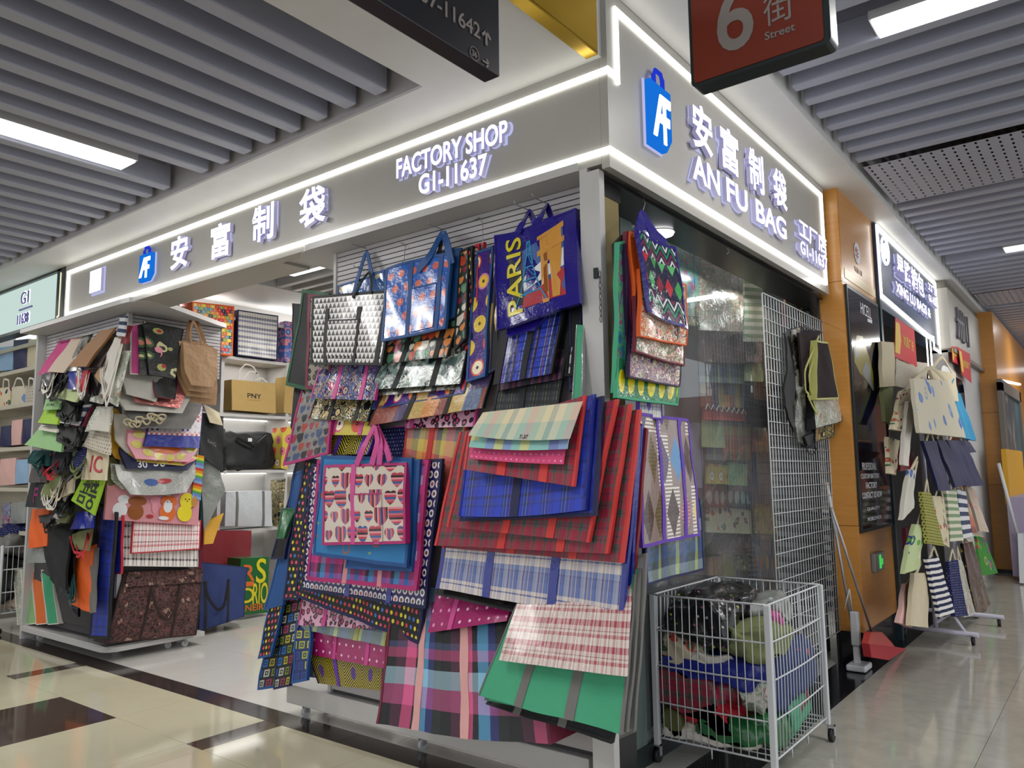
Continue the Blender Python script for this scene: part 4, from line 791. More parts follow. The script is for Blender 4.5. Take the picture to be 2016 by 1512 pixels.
def banner(u0, v0, u1, v1, u2, v2, u3, v3, x, label, chars):
    r = empty('hanging_banner', at(u3, v3, 'x', x), label, 'banner'); P = [at(u0, v0, 'x', x), at(u1, v1, 'x', x), at(u2, v2, 'x', x), at(u3, v3, 'x', x)]
    m = MB(); m.prism(P, (.004, 0, 0)); m.build('cloth', M['banner'], r)
    f = lambda s, t: (P[3].lerp(P[2], s)).lerp(P[0].lerp(P[1], s), t)+Vector((.006, 0, 0))
    m = MB(); m.poly([f(.0, .12), f(.2, .12), f(.26, .5), f(.2, .9), f(.0, .9)]); m.build('gold_border', M['bannery'], r)
    m = MB(); d = (P[1]-P[0]).normalized(); put_text(m, chars, f(.62, .52), d, (0, 0, 1), (P[1]-P[0]).length*.55, (P[0]-P[3]).length*.28, .0005, .01); m.build('characters', M['bannery'], r)
banner(1762, 625, 1799, 650, 1805, 722, 1761, 703, .16, 'red banner with gold characters under the blue-grey sign', '财源广进')
banner(1886, 684, 1909, 697, 1912, 754, 1893, 737, fx+.06, 'red banner with gold characters hung on the white wall further away', '财源广')
banner(1873, 682, 1885, 683, 1886, 718, 1875, 712, fx+.03, 'red banner partly hidden, left of the farther gold-bordered banner', '财')
c2 = empty('column_3', (.1, 14, 0), kind='structure')
for z0, z1 in ((.05, 1.25), (1.255, 2.3), (2.305, 3.8)):
    m = MB(); m.box((.0, 10.3, z0), (.418, 10.33, z1)); m.build('wood_panel', M['orange'], c2)
    m = MB(); m.box((.38, 10.33, z0), (.42, 18, z1)); m.build('wood_panel', M['orange'], c2)
m = MB(); m.box((.0, 10.335, 0), (.379, 18, 3.8)); m.build('core', M['groove'], c2)
m = MB(); m.box((.0, 10.29, 0), (.43, 18, .05)); m.build('base', M['plate'], c2)
ld = MB(); led(ld, [(.43, 10.4, 2.78), (.43, 13.6, 2.98)], (1, 0, 0), .03); ld.build('light_tube', M['led'], c2)
gd = empty('door_1', (.4, 15, 0), kind='structure')
dx = .47; f = lambda u, v: at(u, v, 'x', dx)
a, b = f(1968, 752), f(2008, 790)
m = MB(); m.box((dx-.04, a.y, .9), (dx+.02, a.y+.25, a.z)); m.box((dx-.04, b.y-.2, .9), (dx+.02, b.y, a.z+.05)); m.box((dx-.04, a.y, a.z-.12), (dx+.02, b.y, a.z+.05)); m.build('frame', mat('grey_bronze_frame', '#6c6862', rough=.35, bump=0), gd)
m = MB(); m.box((dx-.03, a.y+.25, .9), (dx-.02, b.y-.2, a.z-.12)); m.build('pane', mat('cyan_window', lambda t: t.ramp(t.noise(1.6, 3, vec=t.posk), [(0, '#1c4c60'), (.5, '#40707c'), (.6, '#a8b8b8'), (.75, '#c8a830')], False), rough=.05, bump=0), gd)
m = MB(); p = f(1990, 960); m.box((dx, p.y-.8, 1.0), (dx+.06, p.y+1.4, 1.75)); m.build('yellow_board', K['yellow'], None, 'yellow box panel in the far shop window at the right edge', 'box')
m = MB(); p = f(1983, 1000); m.box((dx+.02, p.y-.2, .05), (dx+.4, p.y+1.4, 1.1)); m.build('counter_front', M['lilac'], None, 'pale lilac counter front at the far right edge', 'counter')
wl = MB(); wl.box((-15.6, -9, 0), (-15.5, .9, 3.45)); wl.box((-15.5, .8, 0), (-9.4, .9, 3.45)); struct('wall_far_left', wl, M['wall'])
wl = MB(); wl.box((-.5, 19.5, 0), (9, 19.7, 3.8)); struct('wall_end', wl, mat('end_wall_wood', '#8c4c28', rough=.4, bump=0))
# ------------------------------------------------------------------ bags
NB = [0]
class Surf:
    "front face of a bag: four corners, sagging edges, soft folds; F(s, t, off) gives points on it"
    def __init__(s, P, wr=.006, sag=0., cut=0., cuth=.25, top=0., seed=0, bulge=0., nrm=None, fold=0.):
        s.P = [Vector(p) for p in P]; s.wr = wr; s.sag = sag; s.cut = cut; s.cuth = cuth; s.top = top; s.bulge = bulge; s.fold = fold
        TL, TR, BR, BL = s.P; s.w = ((TR-TL).length+(BR-BL).length)/2; s.h = ((TL-BL).length+(TR-BR).length)/2
        n = (TR-TL).cross(TL-BL)
        if n.length < 1e-9: n = Vector((0, -1, 0))
        n.normalize(); s.n = -n if n.dot(CAM-s.P[0]) < 0 else n
        if nrm: s.n = Vector(nrm).normalized()
        r = random.Random(seed); s.ph = [r.uniform(0, 6.28) for _ in range(6)]; s.k = [r.uniform(3, 7), r.uniform(8, 14), r.uniform(2, 5)]
    def F(s, a, b, off=0.):
        TL, TR, BR, BL = s.P
        if s.cut:
            k = max(0, 1-b/s.cuth)*s.cut; a2 = k+a*(1-2*k)
        else: a2 = a
        p = BL.lerp(BR, a2).lerp(TL.lerp(TR, a2), b)
        p = p+Vector((0, 0, -s.sag*s.h*math.sin(math.pi*a2)*(1-b)-s.top*s.h*math.sin(math.pi*a2)*b))
        x = a2*s.w; y = b*s.h; q = math.sin(x*s.k[0]*2.2+y*1.5+s.ph[0])+.6*math.sin(x*s.k[1]*1.6-y*3+s.ph[1])+.7*math.sin(y*s.k[2]*2.5+x*2+s.ph[2])+.35*math.sin(x*31+y*23+s.ph[3])
        q += s.fold*math.sin(a2*math.pi*3+s.ph[4])*(1-b)*3
        return p+s.n*(off+s.wr*q+s.bulge*math.sin(math.pi*a2)*math.sin(math.pi*min(1, b*1.0)))
def patch_mesh(m, S_, a0, a1, b0, b1, off, th, nx=2, ny=10):
    G = [[(S_.F(a0+(a1-a0)*i/nx, b0+(b1-b0)*j/ny, off), S_.F(a0+(a1-a0)*i/nx, b0+(b1-b0)*j/ny, off-th)) for i in range(nx+1)] for j in range(ny+1)]
    UVf = lambda i, j: ((a0+(a1-a0)*i/nx)*S_.w, (b0+(b1-b0)*j/ny)*S_.h)
    A = [[m.bm.verts.new(q[0]) for q in row] for row in G]; B = [[m.bm.verts.new(q[1]) for q in row] for row in G]
    for j in range(ny):
        for i in range(nx):
            uv = [UVf(i, j), UVf(i+1, j), UVf(i+1, j+1), UVf(i, j+1)]
            m.face([A[j][i], A[j][i+1], A[j+1][i+1], A[j+1][i]], uv, True); m.face([B[j][i], B[j+1][i], B[j+1][i+1], B[j][i+1]], [uv[0], uv[3], uv[2], uv[1]], True)
    def side(seq):
        a = [(m.bm.verts.new(G[j][i][0]), m.bm.verts.new(G[j][i][1]), UVf(i, j)) for j, i in seq]
        for p, q in zip(a, a[1:]): m.face([p[0], p[1], q[1], q[0]], [p[2], (p[2][0]+th, p[2][1]), (q[2][0]+th, q[2][1]), q[2]])
    side([(0, i) for i in range(nx+1)]); side([(ny, i) for i in range(nx, -1, -1)]); side([(j, nx) for j in range(ny+1)]); side([(j, 0) for j in range(ny, -1, -1)])
def bag(label, q, d, mt, name='shopping_bag', cat='bag', ax='y', group=None, pipe=None, pw=.012, bands=(), bmat=None, bw=.030, hnd=(), hmat=None, hw=.028, th=.014, text=(), pock=None, ps=False, **kw):
    "q: four pixels TL TR BR BL; d: plane offset at the top and at the bottom (or at the four corners)"
    NB[0] += 1
    if len(d) == 2: d = (d[0], d[0], d[1], d[1])
    P = [at(u, v, ax, z) for (u, v), z in zip(q, d)]
    for p in P:
        if p.z < .012: p.z = .012
    if isinstance(mt, str): mt = K[mt]
    nrm = (0, -1, 0) if ax == 'y' else (1, 0, 0)
    s = Surf(P, seed=NB[0], nrm=nrm if 'nrm' not in kw else kw.pop('nrm'), **kw)
    base = P[3].lerp(P[2], .5); base = Vector((base.x, base.y, min(p.z for p in P)))
    simple = not (pipe or bands or hnd or text or pock)
    root = None if simple else empty(name, base, label, cat, group)
    nx = 14 if s.w > .25 else 7; ny = 14 if s.h > .25 else 6
    if kw.get('cut'): nx = 12
    m = MB(); patch_mesh(m, s, 0, 1, 0, 1, 0, th, nx, ny)
    if simple:
        o = m.build(name, mt, None, label, cat, group); root_s[o.name] = s; return o
    m.build('body', mt, root)
    if pipe:
        pm = K[pipe] if isinstance(pipe, str) else pipe; m = MB(); a = min(.3, pw/s.w); b = min(.3, pw/s.h)
        patch_mesh(m, s, -.003, a, 0, 1, .003, th+.006, 1, ny); patch_mesh(m, s, 1-a, 1.003, 0, 1, .003, th+.006, 1, ny)
        if not ps: patch_mesh(m, s, 0, 1, 1-b, 1.004, .003, th+.006, nx, 1); patch_mesh(m, s, 0, 1, -.004, b, .003, th+.006, nx, 1)
        m.build('piping', pm, root)
    for c in bands:
        m = MB(); w2 = bw/s.w/2; b1 = 1.0
        if isinstance(c, tuple): c, b1 = c
        patch_mesh(m, s, c-w2, c+w2, 0, b1, .004, .004, 1, 12); m.build('band', K[bmat or pipe or 'black'], root)
    for h in hnd:
        hm = hmat or bmat or pipe or 'black'; pts = []
        for i, e in enumerate(h):
            u, v = e[:2]; t = i/(len(h)-1); dz = e[2] if len(e) > 2 else (d[0]-.012)
            pts.append(at(u, v, ax, dz))
        # round the polyline a little
        fine = []
        for i in range(len(pts)-1):
            for k in range(4): fine.append(pts[i].lerp(pts[i+1], k/4))
        fine.append(pts[-1])
        sm = fine[:1]+[(fine[i-1]+fine[i]*2+fine[i+1])/4 for i in range(1, len(fine)-1)]+fine[-1:]
        m = MB(); m.ribbon(sm, None, hw, .0025, nrm=(0, -1, 0) if ax == 'y' else (1, 0, 0)); m.build('handle', K[hm], root)
    if pock: # (a0, a1, b0, b1) a sewn pocket with piping
        a0, a1, b0, b1 = pock; m = MB(); patch_mesh(m, s, a0, a1, b0, b1, .007, .006, 4, 4); o = m.build('pocket', mt, root)
        m = MB(); patch_mesh(m, s, a0, a1, b1-.012, b1+.006, .010, .004, 4, 1); m.build('pocket_hem', K[pipe or bmat or 'black'], root)
    for tx in text: # (body, s, t, w, h, material, [rot90])
        body, a, b, w_, h_ = tx[:5]; rot = len(tx) > 6 and tx[6]; me, W, H = text_bm(body, 1, 0, .012); m = MB(); sy = h_/H; sx = (w_/W) if w_ else sy
        vs = []
        for v in me.vertices:
            x, y = v.co.x*sx, v.co.y*sy
            if rot: x, y = -y, x
            vs.append(m.bm.verts.new(s.F(a+x/s.w, b+y/s.h, .0035)))
        for p in me.polygons: m.face([vs[i] for i in p.vertices])
        m.build('lettering', K[tx[5]], root, fix=False)
    root_s[root.name] = s
    return root
root_s = {}
def decal(root, polys, mt, name='print', off=.003):
    "flat printed outlines in the bag's own (s, t) frame"
    s = root_s[root.name]; m = MB()
    for i, P in enumerate(polys):
        n = len(P); c = (sum(p[0] for p in P)/n, sum(p[1] for p in P)/n); cv = m.bm.verts.new(s.F(c[0], c[1], off)); ring = []
        for k in range(n):
            a, b = P[k], P[(k+1) % n]
            for j in range(3): ring.append(m.bm.verts.new(s.F(a[0]+(b[0]-a[0])*j/3, a[1]+(b[1]-a[1])*j/3, off)))
        for k in range(len(ring)): m.face([cv, ring[k], ring[(k+1) % len(ring)]])
    return m.build(name, K[mt], root, fix=False)
def oval(cx, cy, rx, ry, n=12, a0=0, a1=360): return [(cx+rx*math.cos(math.radians(a0+(a1-a0)*k/n)), cy+ry*math.sin(math.radians(a0+(a1-a0)*k/n))) for k in range(n if a1-a0 == 360 else n+1)]
def hook(pts, ax, d, name='wire_hook', label=None, group=None):
    m = MB(); m.tube([at(u, v, ax, z) for (u, v), z in zip(pts, d)], .0022, 5); return m.build(name, M['chrome'], None, label, 'hook', group)

# ---------------- corner stand, top row (depth 0.16 is the slatwall; smaller is nearer the corridor)
bag('black bag with dark green piping, outermost upper left of the corner stand', [(578, 598), (606, 600), (598, 775), (574, 700)], (.13, .05), 'black', pipe='black')
bag('green-edged black bag hanging behind the triangle-print bag', [(597, 570), (648, 578), (636, 775), (563, 758)], (.10, .02), 'black', pipe='dgreen', pw=.022)
bag('maroon-edged dark bag just left of the triangle-print bag', [(609, 579), (660, 586), (650, 770), (603, 765)], (.08, .0), 'leo2', pipe='maroon', pw=.022)
bag('blue and beige floral plastic bag with a tall blue handle, behind the triangle-print bag', [(666, 563), (760, 532), (760, 640), (666, 650)], (.11, .06), 'blue_floral', pipe='blue',
    hnd=[((693, 590), (708, 535), (722, 491, .13), (732, 540), (742, 575))], hmat='blue')
bag('black and white triangle-print laminated bag with black webbing', [(614, 583), (778, 571), (752, 719), (611, 717)], (.04, -.06), 'tri', pipe='black', pw=.014, bands=((.21, .8), (.62, .8), (.93, .8)), bmat='black', bw=.036,
    hnd=[((694, 586), (710, 556), (727, 534, .09), (731, 555), (730, 578)), ((676, 606), (680, 640), (684, 678), (700, 650), (716, 612), (728, 603), (733, 612))], hw=.016, wr=.004, pock=(.24, .62, .12, .62))
bag('second blue bag with orange dots hanging behind the first', [(850, 495), (910, 489), (897, 624), (846, 640)], (.08, .02), 'blue', pipe='blue')
bag('glossy blue bag with orange polka dots and a wide blue strap', [(760, 529), (890, 497), (874, 646), (753, 673)], (.02, -.06), 'polka', pipe='blue', pw=.014, bands=(.40, .86), bmat='blue', bw=.03,
    hnd=[((822, 532), (846, 505), (872, 456, .1), (880, 478), (889, 520))], hw=.045, pock=(.44, .82, .05, .62), top=-.03)
bag('black and red strapped bag glimpsed inside the blue dotted bag handle', [(852, 520), (884, 505), (884, 560), (852, 560)], (.06, .03), 'multidot', hnd=[((858, 525), (866, 490), (874, 455, .12), (880, 490), (878, 515))], hmat='black')
for i, (mt_, pp, lb) in enumerate((('hearts_m', 'black', 'dark heart-print bag on edge, first right of the blue dotted bag'), ('multidot', 'black', 'black speckled bag on edge between the heart print and the red-edged bags'), ('floralp', 'red', 'red-edged floral bag hanging on edge, left one'), ('black', 'red', 'red-edged black bag hanging on edge, right one'))):
    x_ = 904+i*10
    bag(lb, [(x_, 495-i*4), (x_+17, 488-i*4), (x_+14, 665-i*2), (x_-8, 690)], (.05+.012*i, .0+.012*i), mt_, pipe=pp, pw=.010)
bag('purple fruit-print bag with blue piping hanging beside the PARIS bag', [(940, 496), (969, 484), (955, 740), (917, 752)], (.08, .0), 'fruit', pipe='blue', pw=.012)
for i, (mt_, pp, lb) in enumerate((('navy_plaid', 'navy', 'navy edged bag on edge right behind the purple fruit bag'), ('patchw', 'black', 'dark patterned bag on edge just left of the PARIS bag'), ('black', 'navy', 'black bag on edge partly under the PARIS bag'))):
    bag(lb, [(966+i*6, 488-i*4), (984+i*6, 480-i*4), (974+i*6, 720), (952+i*6, 735)], (.10-.01*i, .04-.01*i), mt_, pipe=pp, pw=.009)
pb = bag('indigo shopping bag printed PARIS with a tower and an arch', [(973, 464), (1131, 409), (1141, 596), (978, 649)], (.0, -.07), 'paris', pipe='paris', pw=.008, th=.03, top=.04, wr=.007,
    hnd=[((1018, 459), (1030, 437), (1042, 415, .10), (1050, 432), (1057, 452)), ((1054, 450), (1066, 422), (1076, 402, .10), (1088, 436), (1099, 466)), ((1058, 470), (1066, 446), (1078, 434), (1092, 440), (1098, 462))], hmat='paris', hw=.034,
    text=[('PARIS', .245, .51, .42, .10, 'inky', True)])
decal(pb, [[(.175, .18), (.36, .18), (.36, .86), (.175, .86)]], 'ink', off=.0015)
decal(pb, [[(.36, .13), (.86, .13), (.86, .86), (.36, .75)]], 'inkb', 'print_ground', .0018)
decal(pb, [[(.36, .30), (.86, .44), (.86, .68), (.36, .45)]], 'inkw', 'print_ground', .0022)
decal(pb, [[(.34, .13), (.86, .13), (.86, .42), (.6, .30), (.36, .26)]], 'inkr', 'print_ground', .0024)
decal(pb, [[(.60, .11), (.68, .11), (.68, .78), (.60, .72)], [(.72, .14), (.80, .14), (.84, .62), (.84, .86), (.60, .80), (.60, .60), (.70, .60)], [(.56, .62), (.87, .70), (.87, .76), (.56, .68)], [(.57, .80), (.87, .86), (.87, .92), (.57, .84)]], 'inkar', 'arch_print', .0032)
decal(pb, [[(.63, .22), (.67, .22), (.67, .52), (.63, .50)], [(.64, .55), (.68, .55), (.68, .64), (.64, .63)]], 'inkbr', 'arch_detail', .0040)
tow = []
for k in range(5):
    w0 = .012+.012*k*k*.6; y0 = .84-.14*k; w1 = .012+.012*(k+1)**2*.6; y1 = y0-.13
    for sgn in (-1, 1): tow.append([(.45+sgn*w0, y0), (.45+sgn*(w0+.014), y0), (.45+sgn*(w1+.018), y1), (.45+sgn*w1, y1)])
    tow.append([(.45-w0-.01, y0), (.45+w0+.01, y0), (.45+w0+.01, y0-.016), (.45-w0-.01, y0-.016)]); tow.append([(.45-w0, y0), (.45-w0+.01, y0), (.45+w1, y1), (.45+w1-.01, y1)])
decal(pb, tow, 'sky', 'tower_print', .0036)
bag('second indigo bag whose bottom shows under the PARIS bag', [(1000, 600), (1120, 560), (1052, 650), (1000, 664)], (.03, -.01), 'paris', pipe='paris')
bag('black bag with thin white lines hanging right of the PARIS bag', [(1110, 600), (1139, 590), (1128, 738), (1088, 744)], (.07, .02), 'black_line', pipe='black', bands=(.5,), bmat='black')
bag('black bag with navy edge beside the white corner post', [(1126, 420), (1147, 440), (1146, 740), (1118, 770)], (.10, .03), 'black', pipe='navy', pw=.016)
bag('green bag in a cloudy clear sleeve beside the corner post', [(1138, 640), (1150, 640), (1146, 800), (1120, 880)], (.0, -.10), 'green', ps=True, pipe='clear', pw=.014)
bag('blue bag with fine colour stripes and black webbing under the PARIS bag', [(993, 640), (1108, 612), (1086, 735), (972, 758)], (.02, -.03), 'blue_stripe', ps=True, pipe='black', bands=(.08, .52), bmat='black', bw=.03, wr=.004)
bag('dark maroon plaid bag showing below the blue striped bag', [(985, 690), (1118, 680), (1106, 745), (978, 770)], (.05, .01), 'maroon_plaid', ps=True, pipe='black', bands=(.5,), bmat='black')
bag('black and grey-green plaid bag below the PARIS bag', [(985, 720), (1115, 705), (1100, 813), (970, 812)], (.06, .02), 'green_plaid', ps=True, pipe='black', bands=(.44,), bmat='black', bw=.035)
# ---------------- corner stand, middle row
bag('purple floral foil bag with two pink bands below the triangle-print bag', [(636, 700), (758, 702), (737, 788), (612, 784)], (.05, -.04), 'floralp', ps=True, pipe='hotpink', pw=.008, bands=(.36, .78), bmat='hotpink', bw=.030)
bag('black ethnic-print bag with black bands, under the pink-banded foil bag', [(632, 750), (745, 755), (724, 830), (609, 824)], (.07, .0), 'ethnic', ps=True, pipe='black', pw=.008, bands=(.36, .78), bmat='black', bw=.03)
bag('melon-print bag with pink bands above the yellow chevron bag', [(632, 790), (752, 795), (738, 857), (614, 856)], (.08, .02), 'melon', ps=True, pipe='hotpink', pw=.01, bands=(.36, .78), bmat='hotpink', bw=.03)
bag('yellow and black chevron bag with purple bands', [(642, 820), (752, 825), (722, 895), (622, 893)], (.09, .04), 'yellowc', ps=True, pipe='purple', pw=.01, bands=(.38, .82), bmat='purple', bw=.03)
bag('black bag with tiny white dots showing below the chevron bag', [(690, 850), (800, 840), (800, 910), (680, 915)], (.11, .08), 'navyp')
bag('autumn-coloured heart-print bag with black webbing under the blue dotted bag', [(775, 640), (905, 620), (882, 702), (744, 717)], (.04, -.02), 'hearts_m', ps=True, pipe='black', pw=.006, bands=(.34, .84), bmat='black', bw=.035)
bag('grey and white camouflage bag with black webbing', [(772, 680), (925, 655), (906, 755), (727, 768)], (.05, -.01), 'camo', ps=True, pipe='black', pw=.006, bands=(.29, .70), bmat='black', bw=.035)
bag('darker camouflage bag just below the grey one', [(775, 720), (918, 700), (905, 765), (744, 780)], (.06, .01), 'camo_g', ps=True, pipe='black', pw=.006, bands=(.3, .7), bmat='black')
bag('purple fruit-print bag seen as a narrow strip above the patchwork bag', [(760, 735), (940, 705), (915, 775), (730, 806)], (.07, .02), 'fruit', pipe='blue', pw=.006)
bag('patchwork-print bag with black webbing in the middle of the stand', [(765, 755), (975, 715), (950, 803), (722, 838)], (.06, .0), 'patchw', ps=True, pipe='black', pw=.006, bands=(.36, .70), bmat='black', bw=.035)
bag('pink leopard-print bag strip under the patchwork bag', [(800, 790), (945, 770), (933, 840), (795, 843)], (.10, .05), 'leo', ps=True, pipe='hotpink', pw=.01, bands=(.1,), bmat='hotpink')
bag('orange, yellow and black check bag with red webbing in the middle', [(803, 830), (922, 818), (892, 1000), (790, 940)], (.10, .06), 'rainbow', ps=True, pipe='coral', pw=.012, bands=(.45,), bmat='coral', bw=.035)
bag('dark dotted bag in the gap left of the orange check bag', [(770, 840), (806, 838), (800, 950), (760, 950)], (.12, .10), 'multidot', pipe='hotpink', pw=.006)
bag('grey heart-print bag with deep pink piping at the left edge of the stand', [(612, 700), (668, 700), (648, 893), (556, 916)], (.10, -.02), 'hearts_g', pipe='magenta', pw=.014)
bag('black bag behind the grey heart-print bag at the left edge', [(590, 680), (616, 700), (585, 880), (575, 840)], (.12, .03), 'black')
# ---------------- left flank, long narrow bags seen on edge
L_ = [('black', 'navy', (588, 885), (612, 880), (560, 1100), (534, 1100), 'black bag with navy edge, highest of the edge-on bags at the stand\'s left side'),
      ('sqr', 'blue', (566, 985), (606, 975), (548, 1352), (512, 1356), 'blue-edged dark square-print bag hanging furthest to the left'),
      ('blue', 'blue', (580, 930), (600, 925), (560, 1190), (520, 1200), 'plain mid-blue bag seen on edge between the dark square-print ones'),
      ('multidot', 'blue', (574, 1010), (598, 1000), (540, 1290), (509, 1296), 'blue-edged dotted bag seen on edge at the lower left of the stand'),
      ('multidot', 'navy', (600, 900), (620, 905), (585, 1180), (558, 1180), 'black multicolour dotted bag on edge, left of the white-ring bag'),
      ('green_box', 'dgreen', (560, 1000), (585, 1000), (560, 1060), (548, 1060), 'small green bag corner above the blue edge-on bags'),
      ('sqr', 'navy', (560, 1180), (600, 1170), (572, 1350), (536, 1358), 'square-print bag on edge at the bottom left, just above the floor'),
      ('sqr2', 'blue', (586, 1185), (612, 1190), (603, 1340), (578, 1345), 'olive and blue square-print bag beside the white plinth end')]
for i, (mt_, pp, a, b, c, d_, lb) in enumerate(L_): bag(lb, [a, b, c, d_], (.10-.006*i, .02-.012*i), mt_, pipe=pp, pw=.012, wr=.010)
# ---------------- lower left stack
bag('colour-squares bag partly hidden behind the yellow and purple bag', [(600, 1240), (700, 1240), (660, 1336), (592, 1333)], (.10, .09), 'sqr2', pipe='blue', pw=.01)
bag('yellow and purple hatch-print bag resting on the white plinth', [(600, 1250), (762, 1255), (752, 1360), (628, 1345)], (.09, .07), 'yellowp', ps=True, pipe='dpurple', pw=.01, bands=(.36,), bmat='purple', bw=.03)
bag('magenta bag with white dots above the yellow and purple bag', [(600, 1200), (768, 1215), (758, 1316), (588, 1286)], (.07, .04), 'stardot', ps=True, pipe='magenta', pw=.008, bands=(.42, .8), bmat='hotpink', bw=.028)
bag('olive and blue check bag strip under the pink leopard bag', [(600, 1180), (770, 1190), (758, 1272), (590, 1238)], (.06, .03), 'argyle2', ps=True, pipe='limep', pw=.01, bands=(.68,), bmat='limep', bw=.03)
bag('pink leopard-print bag low on the stand above the magenta bag', [(604, 1120), (770, 1130), (735, 1238), (586, 1231)], (.04, .0), 'leo', ps=True, pipe='hotpink', pw=.008, bands=(.34,), bmat='hotpink', bw=.03)
bag('black bag with multicolour dots and a slanting bottom edge', [(606, 925), (872, 915), (824, 1268), (578, 1172)], (.02, -.03), 'multidot', pipe='navy', pw=.016, th=.02)
bag('indigo bag with rows of white rings behind the blue speckled bag', [(616, 915), (868, 904), (836, 1198), (592, 1160)], (-.01, -.06), 'ringo', pipe='navy', pw=.014, bands=(.40, .74), bmat='royal', bw=.035)
bag('pink and blue check bag with pink bands below the blue speckled bag', [(628, 906), (842, 906), (822, 1162), (606, 1141)], (-.03, -.09), 'pinkblue', pipe='magenta', pw=.020, bands=(.36, .68), bmat='pink', bw=.034)
bag('plain blue bag edge right of the speckled blue bag', [(700, 905), (828, 905), (808, 1125), (680, 1118)], (-.04, -.11), 'blue', pipe='blue')
bag('blue bag with scattered small orange and green shapes', [(636, 897), (812, 902), (800, 1117), (617, 1092)], (-.05, -.13), 'azure', pipe='blue', pw=.016)
bag('white bag with striped hearts, deep pink piping and pink handles', [(638, 916), (797, 911), (796, 1070), (634, 1073)], (-.08, -.16), 'hearts', pipe='magenta', pw=.014, bands=((.39, 1.), (.70, .55)), bmat='hotpink', bw=.038, th=.03,
    hnd=[((702, 915), (716, 880), (738, 838, .0), (744, 870), (732, 915)), ((747, 915), (750, 872), (741, 838, .02), (760, 880), (768, 908))], hmat='hotpink', hw=.040, pock=(.42, .76, .03, .62))
# ---------------- right part of the stand: tartan stack
bag('red edged dark bag hanging furthest back at the right of the tartan stack', [(1180, 800), (1272, 846), (1242, 1214), (1180, 1200)], (.04, -.05), 'dred', pipe='dred', pw=.014)
bag('blue edged bag between the white-blue plaid and the red bag', [(1180, 790), (1264, 838), (1236, 1220), (1150, 1210)], (.02, -.08), 'royal', pipe='royal', pw=.02)
bag('white and blue plaid laminated bag with royal blue bands', [(905, 900), (1258, 838), (1227, 1224), (858, 1158)], (.0, -.12), 'wb_plaid', ps=True, pipe='royal', pw=.018, bands=(.305, .655), bmat='royal', bw=.046, th=.018)
for i, (q_, lb) in enumerate((([(915, 850), (1257, 806), (1226, 1108), (872, 1078)], 'red tartan bag, hindmost and longest of the tartan stack'), ([(905, 850), (1240, 795), (1196, 1090), (857, 1074)], 'red tartan bag in the middle of the tartan stack'), ([(918, 850), (1216, 786), (1160, 1068), (880, 1037)], 'red tartan bag directly behind the blue tartan bags'))):
    bag(lb, q_, (-.03-.035*i, -.13-.035*i), 'tartan_red', ps=True, pipe='coral', pw=.012, bands=(.42, .76) if i < 2 else (.44, .74), bmat='coral', bw=.044, wr=.005, th=.015)
bag('blue tartan bag behind, seen along its right edge', [(930, 850), (1186, 780), (1172, 1015), (905, 1026)], (-.128, -.228), 'royal', pipe='navy', pw=.012, wr=.003)
bag('blue tartan bag with a navy band in front of the red tartan bags', [(925, 850), (1170, 776), (1152, 1004), (905, 1016)], (-.150, -.250), 'tartan_blue', ps=True, pipe='royal', pw=.010, bands=(.46,), bmat='navy', bw=.046, wr=.004, sag=.03)
bag('short red tartan bag with bright red bands under the pink fabric', [(925, 850), (1152, 778), (1130, 958), (913, 924)], (-.175, -.272), 'tartan_red', ps=True, pipe='coral', pw=.010, bands=(.36, .74), bmat='coral', bw=.046, wr=.003)
bag('pink bubble-print cloth with frayed ends', [(930, 850), (1118, 840), (1108, 914), (922, 902)], (-.195, -.290), 'pinkfab', name='fabric_piece', cat='fabric', sag=.03, wr=.003, th=.006)
bag('pale blue and yellow check cloth between the pastel and the pink cloth', [(935, 840), (1125, 820), (1116, 884), (922, 880)], (-.207, -.302), 'pastel_b', name='fabric_piece', cat='fabric', sag=.06, wr=.003, th=.005)
bag('pastel striped check cloth under the PARIS column of bags', [(950, 812), (1146, 790), (1120, 864), (922, 857)], (-.220, -.314), 'pastel', name='fabric_piece', cat='fabric', sag=.08, wr=.003, th=.005, text=[('T-37', .56, .10, .045, .02, 'ink')])
# ---------------- lower right
bag('black newspaper-print bag strip under the white-blue plaid bag', [(890, 1060), (1110, 1090), (1080, 1220), (858, 1170)], (.05, -.09), 'blackg', pipe='black', text=[('J. C', .45, .35, .30, .06, 'inkgy'), ('NEWS', .2, .75, .12, .03, 'inkw'), ('FREE', .75, .2, .14, .03, 'inkw')])
bag('magenta bag with white dots folded under the black print bag', [(880, 1090), (1030, 1120), (1000, 1222), (842, 1246)], (.06, -.07), 'stardot', bands=(.3,), bmat='hotpink')
big = bag('large pink, black and blue check storage bag standing on the floor', [(780, 1160), (1050, 1150), (1084, 1466), (744, 1424)], (.05, -.17), 'buffalo', name='storage_bag', ps=True, pipe='maroon', pw=.010, bands=(.235, .545), bmat='palepink', bw=.048, th=.20, sag=.03, wr=.010)
bag('dark charcoal bag under the green bags', [(1010, 1300), (1235, 1290), (1208, 1462), (957, 1386)], (-.06, -.19), 'black', pipe='black', bands=(.27, .62), bmat='grey', bw=.04)
bag('second green bag with grey piping behind the front green bag', [(1040, 1130), (1262, 1120), (1234, 1442), (955, 1378)], (-.02, -.225), 'green', ps=True, pipe='grey', pw=.012)
bag('grey cloudy plastic-wrapped bag at the right end of the stand', [(1235, 1100), (1272, 1090), (1250, 1440), (1222, 1452)], (.0, -.17), 'clear', pipe='grey', pw=.010)
bag('plain emerald green bag with grey webbing in front', [(1040, 1130), (1252, 1130), (1224, 1446), (942, 1369)], (-.04, -.26), 'green', ps=True, pipe='grey', pw=.006, bands=(.31, .66), bmat='grey', bw=.042, wr=.007)
